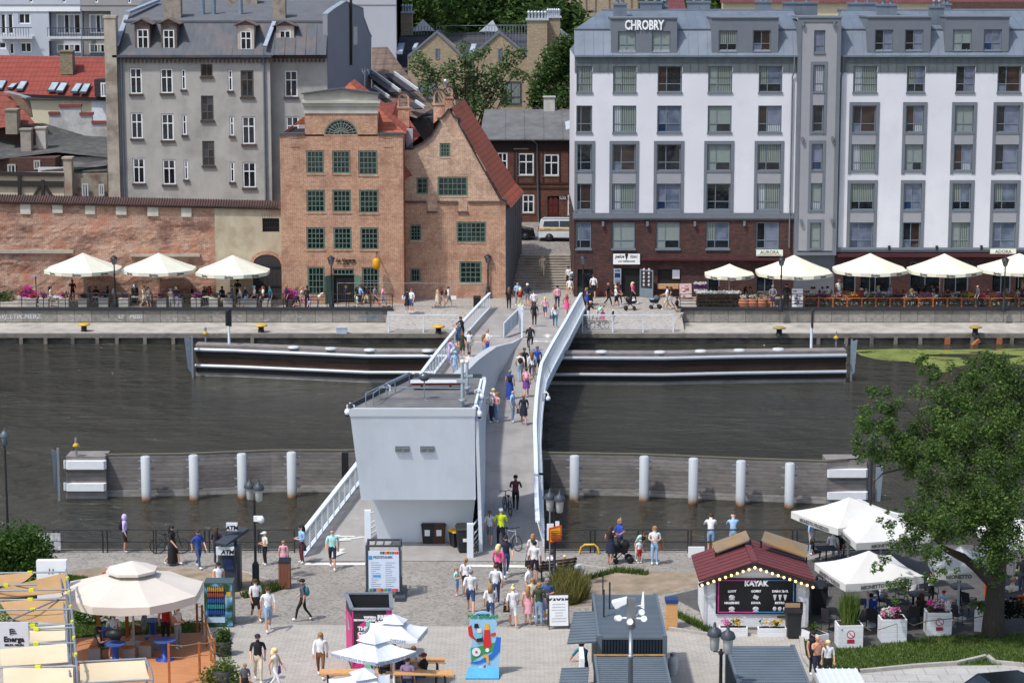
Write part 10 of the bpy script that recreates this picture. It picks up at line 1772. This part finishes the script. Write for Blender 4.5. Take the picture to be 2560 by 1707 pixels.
PPL="""@e3 Y=175
570 500 sh 90 1 w0jTlk waitress-like woman in a white vest seated far left of the terrace
930 520 po 20 1 k2kTok woman in a long black jacket reaching up under the first parasol
1210 500 sh 90 1 b1jTbo person in blue seated at the left of the lantern post
1310 480 sh 0 1 k1kThk person in black seated behind the woman in blue
1500 500 sh -90 1 n1nThk man in navy seated just left of the lantern post
1590 490 si -90 1 w1jThh woman in white seated behind the lantern post
@e3 Y=171.75
2100 590 wa 60 1 e1eSho man in beige shirt and shorts walking past the middle parasol
2165 592 wb 75 .95 w0dSbo woman in white top and denim shorts walking beside the man in beige
@e4 Y=171.75
310 590 ho -10 .88 v1wTcl woman in pale top and light blue cap holding a green bag
400 592 wa 0 .95 n1qTbc blonde woman in navy top and patterned trousers
1310 592 wb -70 1.02 a1dSca young man in a grey cap, grey shirt and denim shorts
1440 598 wa -80 .93 w1kMlh woman in white top and short black skirt walking left
1530 598 wa -70 .97 n1lS00 bald man in navy shirt and pale blue shorts
1675 594 wb -70 1 v1kTcl woman in cream top, black trousers and pale blue hat
1770 598 wa -60 .86 k1aThz boy in black shirt and grey trousers
1815 590 wb -70 .98 v1fMbo woman in a patterned top behind the boy in black
1930 592 wa -75 1.02 t1nShk man in teal shirt, navy shorts and glasses
2200 592 st -60 1.03 n1nThh man in navy shirt and navy trousers beside the granary
@e4 Y=174.9
660 560 sh 90 1.02 k1tSha big man in black with teal shorts seated at a table
860 540 si -40 1 f1aThg grey haired diner in green behind the third parasol's table
940 545 si -40 1 r1kTbz diner in a red top seated behind the third parasol's table
905 560 si 180 .95 k0kTlo woman in black seated with her back to the river
1150 560 si 150 1 n2nThk man in navy seated right of the woman in black
1405 520 ho 0 1.02 k1kThk waiter in black standing with a menu by the third parasol's pole
@c6 Y=171.7
205 1085 wa 90 .96 u1kMlo woman in purple top and black skirt before the granary
246 1082 wb 90 .95 v0pSlh long haired woman in floral shorts before the granary
290 1082 ho 160 .98 k1kTok dark haired woman in black beside the little girl in a pink cap
306 1085 st 30 .6 q1qDcp little girl in lilac dress and pink cap at the railing
375 1085 be 90 .92 w0dThz woman in white vest and jeans crouching at the railing
606 1085 ho 90 1 n1nSho man in navy looking down at a yellow cup by the granary door
720 1086 wa -60 1.04 l1kShz man in pale blue shirt and black shorts by the white poster board
697 1080 ho 90 .95 k1wTbk woman in black top and white trousers beside the man in pale blue
776 1080 wb -60 1.02 k1eShz man in black with beige shorts before the granary's right window
842 1082 wa 60 1.02 g1aShz man in grey shirt and dark shorts before the granary
906 1082 wb 100 1 p1jSch man in pink shirt, denim shorts and a grey cap
@c6
1102 1114 st 30 .98 n1nDlk long haired woman in a navy dress standing at the mesh fence
1140 1116 st -40 1.03 w1dSho man in white shirt and denim shorts standing at the mesh fence
1352 1078 wa 90 .95 e0eDlo woman in a beige dress passing the gabled house
1388 1074 wb 90 .96 x1eSlo woman in maroon top passing the gabled house
1442 1072 wa 80 .9 w1gShz boy in white shirt and grey shorts passing the gabled house
@e1
800 492 wa 180 1 k1kTlo long haired woman in black walking towards the steps
940 415 ho 0 1.04 l1gT0s man in pale blue shirt facing the bridge at the foot of the steps
985 485 st 170 .97 k1eSbc blonde woman in black with beige shorts and a red rucksack
1100 432 st 180 1.02 n1gScw man in navy shirt, grey shorts and white cap at the steps
1205 560 wa 180 1.02 w1aTha man in a white printed shirt walking away at the bridge end
1215 762 wb 180 1 k1kThz woman in black top and trousers walking off the bridge
1388 628 wa 170 .9 p1dSpc girl in pink top and denim shorts holding hands
1590 470 wa 180 1.02 p1nThk man in a pink shirt and navy trousers walking away
1740 580 wb 185 .95 m0mDbh woman in a bright pink dress beside the right railing
1555 780 wa 180 .97 w2tTbo woman in white top and dark green trousers carrying a striped bag
@c7
865 1095 st -30 1 w1kShk man in white shirt and black shorts on the lowest step
905 1125 st 170 1 w1kShz man in white shirt with a teal rucksack by the steps
992 1135 st 20 .97 w0wLbo woman in a long white dress behind the lantern post
1052 1140 st 150 1 k0kTlk woman in black vest with a black rucksack at the shop
1112 1196 st 170 1.05 w1kShz tall man in white shirt and black shorts at the hotel's wood panel
880 1150 si 0 1 w1eShg man in white sitting on the lowest step
1046 1285 ho 100 .85 b0bDbh girl in a blue dress at the black litter bin
1256 1276 wb 80 1.02 k1kThh man in black striding left past the ice cream shop
1330 1296 pu 90 .97 w1kSoc woman in white shirt and black shorts pushing a pushchair
1356 1262 wa 90 .98 x1kTlk woman in maroon walking behind the pushchair
1496 1256 wa 60 .98 m1kTbc woman in pink blouse at the ice cream shop door
1832 1312 pu -90 1.02 w1eShk man in white shirt and beige shorts pushing the grey pushchair
1866 1300 wb -80 .96 k0wMlz woman in black top and white skirt behind the man with the pushchair
1468 1160 st 180 1 l1kThz customer in pale blue inside the ice cream shop doorway
1060 1420 le 90 1 k1wTce man in black and a pale cap leaning over the bicycle
1140 1395 be 90 1 i1wShh man in a mint shirt with a black rucksack bending down
1204 1420 st 0 .62 m1mDcr small child in pink with a red cap behind the railing
1304 1420 st 60 .62 k1kScw small child in black with a white hat behind the railing
1930 1345 si 60 .97 k1kTok woman in black sitting on the wall end by the railing
@e5 Y=171.8
1155 522 hb 180 1.02 g1dShg man in grey shirt and denim shorts with hands clasped behind his back
1342 508 st 0 1.08 k2kThk big man in black standing at the hotel terrace entrance
@e6 Y=171.8
1712 505 st -80 1.04 a1nT0s balding man in a patterned dark shirt looking over the terrace planters
@e5 Y=174.6
2060 400 ho 0 1.06 w1jTcw waiter in white cap and colourful bib behind the purple flowers
420 420 si 10 1 g1kTcr diner in a red cap behind the hedge planter
530 400 si 160 1.05 g1kThg man in grey seated under the smallest hotel parasol
600 420 si 150 1 w1kThh woman in white seated under the smallest hotel parasol
790 440 si 90 1 k0kTlk woman in black seated behind the terracotta pots
850 410 si -90 1 g1kThk man in grey seated behind the terracotta pots
1690 380 si 60 1 w1kThk diner in white at the back of the second hotel parasol
1722 420 si -60 1 w1kThz diner in white in front under the second hotel parasol
1832 390 si 80 1 q1kTcb diner in lilac with a blue cap by the stair tower
1905 400 si -70 1.04 w1kThk dark haired man in white by the stair tower
1965 430 si 80 .75 i1jTbh child in mint seated by the waiter
@e6 Y=173.7
190 440 si 170 1 w1kThg grey haired man in white seated with his back to the river
125 430 si 0 1 r1kTtv diner in red with a straw hat
500 440 si 150 1.02 l1kThg man in pale blue seated at a front table
810 440 si 90 1 g1kTbc fair haired woman in grey at a front table
1110 440 si -90 1 a1kThg grey haired man seated at a front table
1310 440 si -60 1 k1kThx diner in dark clothes beside the third pole
1860 440 si -80 1.02 f1kT0s bald man in dark green at the right of the terrace
2110 440 si 90 1 g1kThg diner in grey near the right lantern post
2260 450 si -70 1 e1kTtk diner with a black sun hat at the far right
@e6 Y=175.4
360 400 si 90 1 w1kTbc woman in cream at a back table near the third parasol
530 390 si -90 1.04 p1kThg man in a pink shirt at a back table
910 390 si 80 1 k1kTlk woman in black at a back table under the fourth parasol
985 380 si -80 1 k2kTlk second woman in black at a back table, right of the first
1090 390 si -60 1 z1kThh man in brown at a back table under the fourth parasol
1170 380 si -90 1.04 f1kThz man in green at the back by the fourth pole
2320 370 st -90 1 e1kThh server in beige at the far right back
@e1
45 1010 le -60 1 k1kThk man in black leaning on the left railing of the bridge
150 1245 wa -10 .95 w1gSlo long haired woman in white top and grey shorts on the bridge
40 1270 st 10 .95 f1fSbo woman in a grey green playsuit beside the left railing
450 1235 ho -60 .95 w1bSoh woman in white shirt and blue shorts at the middle of the left lane
395 1300 ho 120 .95 s0jTbh person in pale jeans behind the woman in blue shorts
150 1640 ho 0 1 v1dThk woman in a cream top with a black bag behind the steel fin
80 1690 st 180 .7 y1jTlh small girl in yellow with long hair behind the steel fin
1145 1165 cy 180 1.02 k1kT0s bald cyclist in black riding away on the bridge
1050 1570 wa 180 1 k1kScf man in black printed shirt and cap among the group on the bridge
@e2
1570 560 wb 180 1 v1jThh man in pale shirt and jeans with a black rucksack
1905 465 wa 180 1.04 b1kSca man in bright blue shirt and grey cap near the right railing
1800 556 wa 180 1 w2aTlo woman with long braids in white top and grey trousers
1690 880 wb 180 .97 p0uDhz dark curly haired woman with a pale pink rucksack
1370 920 st 180 .97 b0bLhg woman in a long bright blue dress
1425 1378 st 70 1.04 l1jT0s bald man in pale blue shirt and light jeans
1640 1425 wa 180 .97 n1nDhh red haired woman in a navy dress with a shoulder bag
1000 1385 po -70 .97 w1nThc person in white shirt and navy trousers pointing over the tower wall
1112 1372 ho -50 .95 p0jTlh curly haired woman in pink vest and light jeans
1045 1320 ho -60 1 w1dThc fair haired person behind the two at the tower wall
@d2
1300 378 le 90 .95 q1qTbo girl in lilac trousers leaning on the left railing
1345 488 st 15 .97 l1lScl woman in a pale blue shirt and shorts set
1372 262 st 20 .93 d0dDlh woman in a denim dress by the left railing
1790 1465 pu 175 1 x1kTck cyclist in red and black jersey pushing a bicycle
@d2 h=1.6
1060 500 st 120 1 k1kTlz long haired woman behind the tower's far left corner
1160 497 st 0 1 k1kT0s balding man in sunglasses behind the tower roof
1266 497 st 0 1 w1eThc fair haired woman in white behind the tower roof
@d6
2040 440 wa 175 .9 w1gSpo girl in white shirt and grey shorts walking up the bridge
2130 470 pu 185 1.05 y1kTcw man in a neon yellow shirt with white helmet
2172 700 wb 10 1.02 n1dThk man in navy shirt and jeans coming off the bridge
2112 765 st 150 1 m2kTbc blonde woman in pink top and black trousers
1770 855 ho 60 .68 i1jSph little girl in mint shirt and pale shorts
1845 860 st 160 .92 w1kTph girl with a blonde ponytail in white top
1884 1002 wa 180 1.04 w1dShg broad man in white shirt and denim shorts
505 592 ho -60 .98 l2xTlk dark haired woman in a loose blue blouse with a black bag
757 642 wa 0 1.02 i1nS0s bald man in a teal checked shirt and navy shorts
130 1058 wa 20 .97 w1kMlz long haired girl in white shirt and black skirt
232 1145 wb 15 1.02 w1jShz man in white shirt and pale patterned shorts
515 1062 wa -100 .98 a1kTck woman in black cap and floral shirt with a teal rucksack
150 1565 wa 5 1.04 k1eTcn man in black shirt, beige trousers and dark cap
290 1640 wb 70 .93 v0wTbc woman in beige top with a purple bag
660 1525 wa 0 .98 w2oTbh woman in a white jacket and brown trousers
45 1680 st 20 .7 a1kThh child in dark clothes at the bottom edge beside the shrub
@d7
85 1090 wa 180 .95 w1dTbh woman in white shirt and jeans walking away holding a bag
130 940 wb 180 1 w1dThz man in white shirt with a dark sling strap
270 1112 wa 185 .95 w1wSoc fair haired woman in white with a black sling bag
392 1092 st 170 .9 p0pDlh girl in a pale pink dress in the queue
428 1040 st 10 .95 e0eDlh woman in a pale dress behind the girl in pink
482 1100 st 175 1 f1jThh man in dark green shirt and pale jeans in the queue
548 1060 ho 0 1 d1dDhg person in a loose blue dress with a dark bag by the lamp
445 745 st 175 1.02 w1nShk man in white shirt with a black shoulder bag
432 640 st 170 .9 w1eSbh fair haired girl behind the man with the black shoulder bag
400 850 si 60 1 w1nShz man in white sitting by the path with a black case
585 725 si 150 1 w1kThz man in white seated on the wooden bench
690 690 si 200 .7 c0eShc fair haired child in yellow on the wooden bench
1066 602 po 150 .98 n0nDlz long haired woman in a navy dress at the quay railing
1140 560 pu -60 1.04 b1kThh man in a bright blue shirt at the quay railing
1290 575 be 30 .97 i1wTbz woman in a mint top bending over a child
1300 590 st 30 .62 w1rScw small child in white with orange shorts
1425 602 ho 0 .98 w1lTbh woman in white shirt and wide pale blue trousers
1884 500 le 180 1 w1jShz man in white shirt with a cream rucksack at the railing
2066 500 le 180 1 l1jT0s balding man in pale blue at the railing behind the kiosk
850 1600 le -40 1 t1kThk vendor in teal leaning out of the container stall
@d5
1025 502 st 90 .98 q2kSdq walker in a pink hooded jacket and black leggings
1410 605 wa 70 1 k1kLlk woman in a long black dress walking along the quay
1622 632 wb 40 .97 b1dThz woman in bright blue shirt and flared jeans
1775 600 st 160 .95 n1nTlz dark haired woman behind the cash machine kiosk
1790 905 wa 20 .95 w0eTbk woman in a white vest behind the vending machine
2165 606 ho -60 .85 v1kTcw boy in a white cap and printed shirt by the lamp post
2318 650 st 180 .75 p1pDch small girl in a pale pink dress beside the tall bin
@d5 h=1.6
880 635 st 0 1 r0jT0s sunburnt bald man behind the big beige parasol
@d5 z=.14
815 1365 sh 90 .97 f0fLlk woman in a long green dress seated on a cube stool
930 1250 si 20 1 w1dTlk dark haired woman in white at the blue bar table
1180 1230 sh -90 1.04 g1oShz man in grey shirt and brown shorts on a stool at the deck's back
1355 1260 st 180 .97 r0kThc fair haired woman in a red top at the round bar table
1455 1286 ho 60 .95 v0gTpz girl in striped dungarees on the deck
@e8
1060 1500 si 180 1 a1kThz diner with a patterned dark shirt under the middle white parasol
1235 1450 sh 90 1 w1dThz man in white at the back of the beer table
1350 1560 si 170 1.06 n1dThg broad man in navy seen from behind at the beer table
1500 1720 si 175 1 q1dThz person in pale lilac seen from behind at the bottom edge
1620 1500 si 150 1 w1dTpo woman in white with a long ponytail at the beer table
1820 1640 sh -60 1 k1dTcx person in black with a maroon cap at the beer table
@d8
612 520 st 60 .95 l1lTbz woman in pale blue standing at the tables behind the kiosk
625 560 si 80 .75 k1kTbz child in black seated behind the kiosk
790 560 si 150 1.04 w1jT0s balding man in white seen from behind near the kiosk
832 545 si 150 .95 k1kTlz long haired woman beside the man in white near the kiosk
1098 1090 si 150 1 b1jThk man in blue shirt seated beside the tall grass planter
1195 960 si -60 1.04 w1jTcw man in white with a white cap at the terrace table
1440 930 si 10 1 w1kTlk dark haired woman in white at the middle of the terrace table
1510 1090 si 170 1 z0kTlz long brown haired woman seen from behind on the terrace
1590 930 ph 20 .8 w1kTlk woman in white with her hand at her cheek on the terrace
1690 1000 si 120 .75 l1jTcr child in pale blue with a red cap on the terrace
1740 780 si 90 1 k1kThk person in black under the parasol near the tree trunk
2250 960 si 60 1 e1kThh person in beige right of the big tree trunk
2335 860 st 0 1 k1nThk person in dark clothes at the right edge behind the orange banner
625 1500 st 30 .95 k0kTlk long dark haired woman beside the white van
660 1560 ph 20 1 s0nT0s bald shirtless man holding a phone beside the white van
745 1560 st 0 .9 w1kThc fair haired person behind the white van
"""
crop=None;Yp_=None;h_=.0;z_=None;PD={}
for ln in PPL.strip().split("\n"):
 if ln[0]=="@":
  q=ln[1:].split();crop=q[0];Yp_=None;h_=.0;z_=None
  for e in q[1:]:
   k,v=e.split("=")
   if k=="Y":Yp_=float(v)
   elif k=="h":h_=float(v)
   else:z_=float(v)
  continue
 x,y,ps,rz,sc,code,lab=ln.split(" ",6);x,y=float(x),float(y)
 if Yp_:p=F(crop,x,y,Yp_);p.z=.006
 elif z_ is not None:p=G(crop,x,y,z_)
 elif crop=='d5' and h_:p=G(crop,x,y,h_);p.z=.01
 elif crop in('e1','e2','d2')or crop=='d6' and x>2000 and y<520:p=Gd(crop,x,y,h_);p.z=zd(p.y)+.006 if p.y<172 else .006
 else:p=G(crop,x,y);p.z=.014
 if ps in('si','sh')and p.z<.1 and p.y>170:p.z=.01
 if ps=='cy':p.z+=.0
 code=code.replace('0g','')if len(code)>7 else code
 if crop=='c7' and y>1390:p=F('c7',x,y,168.0);p.z=LOW_Z+.36
 if 'sitting on the wall' in lab:p.z=.0
 if crop=='e1' and y>1600:p=Gd('e1',x,y)
 s_=float(sc)*(1.0 if ps in('si','sh')else 1.02);PD[lab]=person(p,ps,float(rz),s_,code,lab)
o=person(F('c7',612,862,184.2)*1,'wa',0,1.03,'e1eT0so',"man in beige walking down the stone steps with a dark bag");o.location.z=SZ*.385+.0;o.location.y=SY0+6.2*.31
o=person((F('c4',2002,420,HY+.55).x,HY+.55,F('c4',2002,500,HY).z-.75),'ph',0,1,'k1kT0s',"man leaning out of the topmost right hotel window")
def pk(s):return next(v for k,v in PD.items()if s in k)
for s,c,l in(("red rucksack",'r',"red rucksack on the blonde woman at the steps"),("teal rucksack by",'t',"teal rucksack on the man in white by the steps"),("black rucksack at the shop",'k',"black rucksack on the woman in the black vest"),("with a black rucksack bending",'k',"black rucksack on the man bending over"),("jeans with a black rucksack",'k',"black rucksack on the man in the pale shirt on the bridge"),("pale pink rucksack",'p',"pale pink rucksack on the curly haired woman"),("teal rucksack",'t',""),("floral shirt with a teal",'t',"teal rucksack on the woman in the black cap"),("cream rucksack",'v',"cream rucksack on the man at the quay railing"),("bright blue dress",'k',"small black rucksack over the bright blue dress"),("black with beige shorts before",'r',"red rucksack on the man in black before the granary"),("denim shorts standing",'k',"black rucksack on the man in white at the mesh fence"),("grey shorts passing",'k',"black rucksack on the boy passing the gabled house"),("denim shorts",'k',""),("white top and grey shorts on",'k',"black rucksack on the long haired woman on the bridge"),("pink hooded",'k',"black rucksack on the walker in the pink hood")):
 if l:o_=pk(s);b_=.55 if 'bending' in l or 'railing' in l else 0;bag("backpack",o_,(0,.14-b_*.9,1.22-b_*.1),c,l)
for s,c,l in(("striped bag",'d',"dark striped carrier bag held by the woman in green trousers"),("navy dress with a shoulder",'f',"dark shoulder bag on the red haired woman"),("cream top with a black bag",'k',"black handbag on the woman in the cream top"),("loose blue blouse",'k',"black handbag on the woman in the blue blouse"),("purple bag",'u',"purple handbag on the woman in beige"),("black sling bag",'k',"black sling bag on the fair haired woman in white"),("black shoulder bag",'k',"black shoulder bag on the man in white and navy shorts"),("holding a green bag",'i',"pale green bag held by the woman in the blue cap"),("loose blue dress",'k',"dark bag on the person in the loose blue dress"),("wide pale blue",'o',"brown handbag on the woman in pale blue trousers")):bag("handbag",pk(s),SBG,c,l)
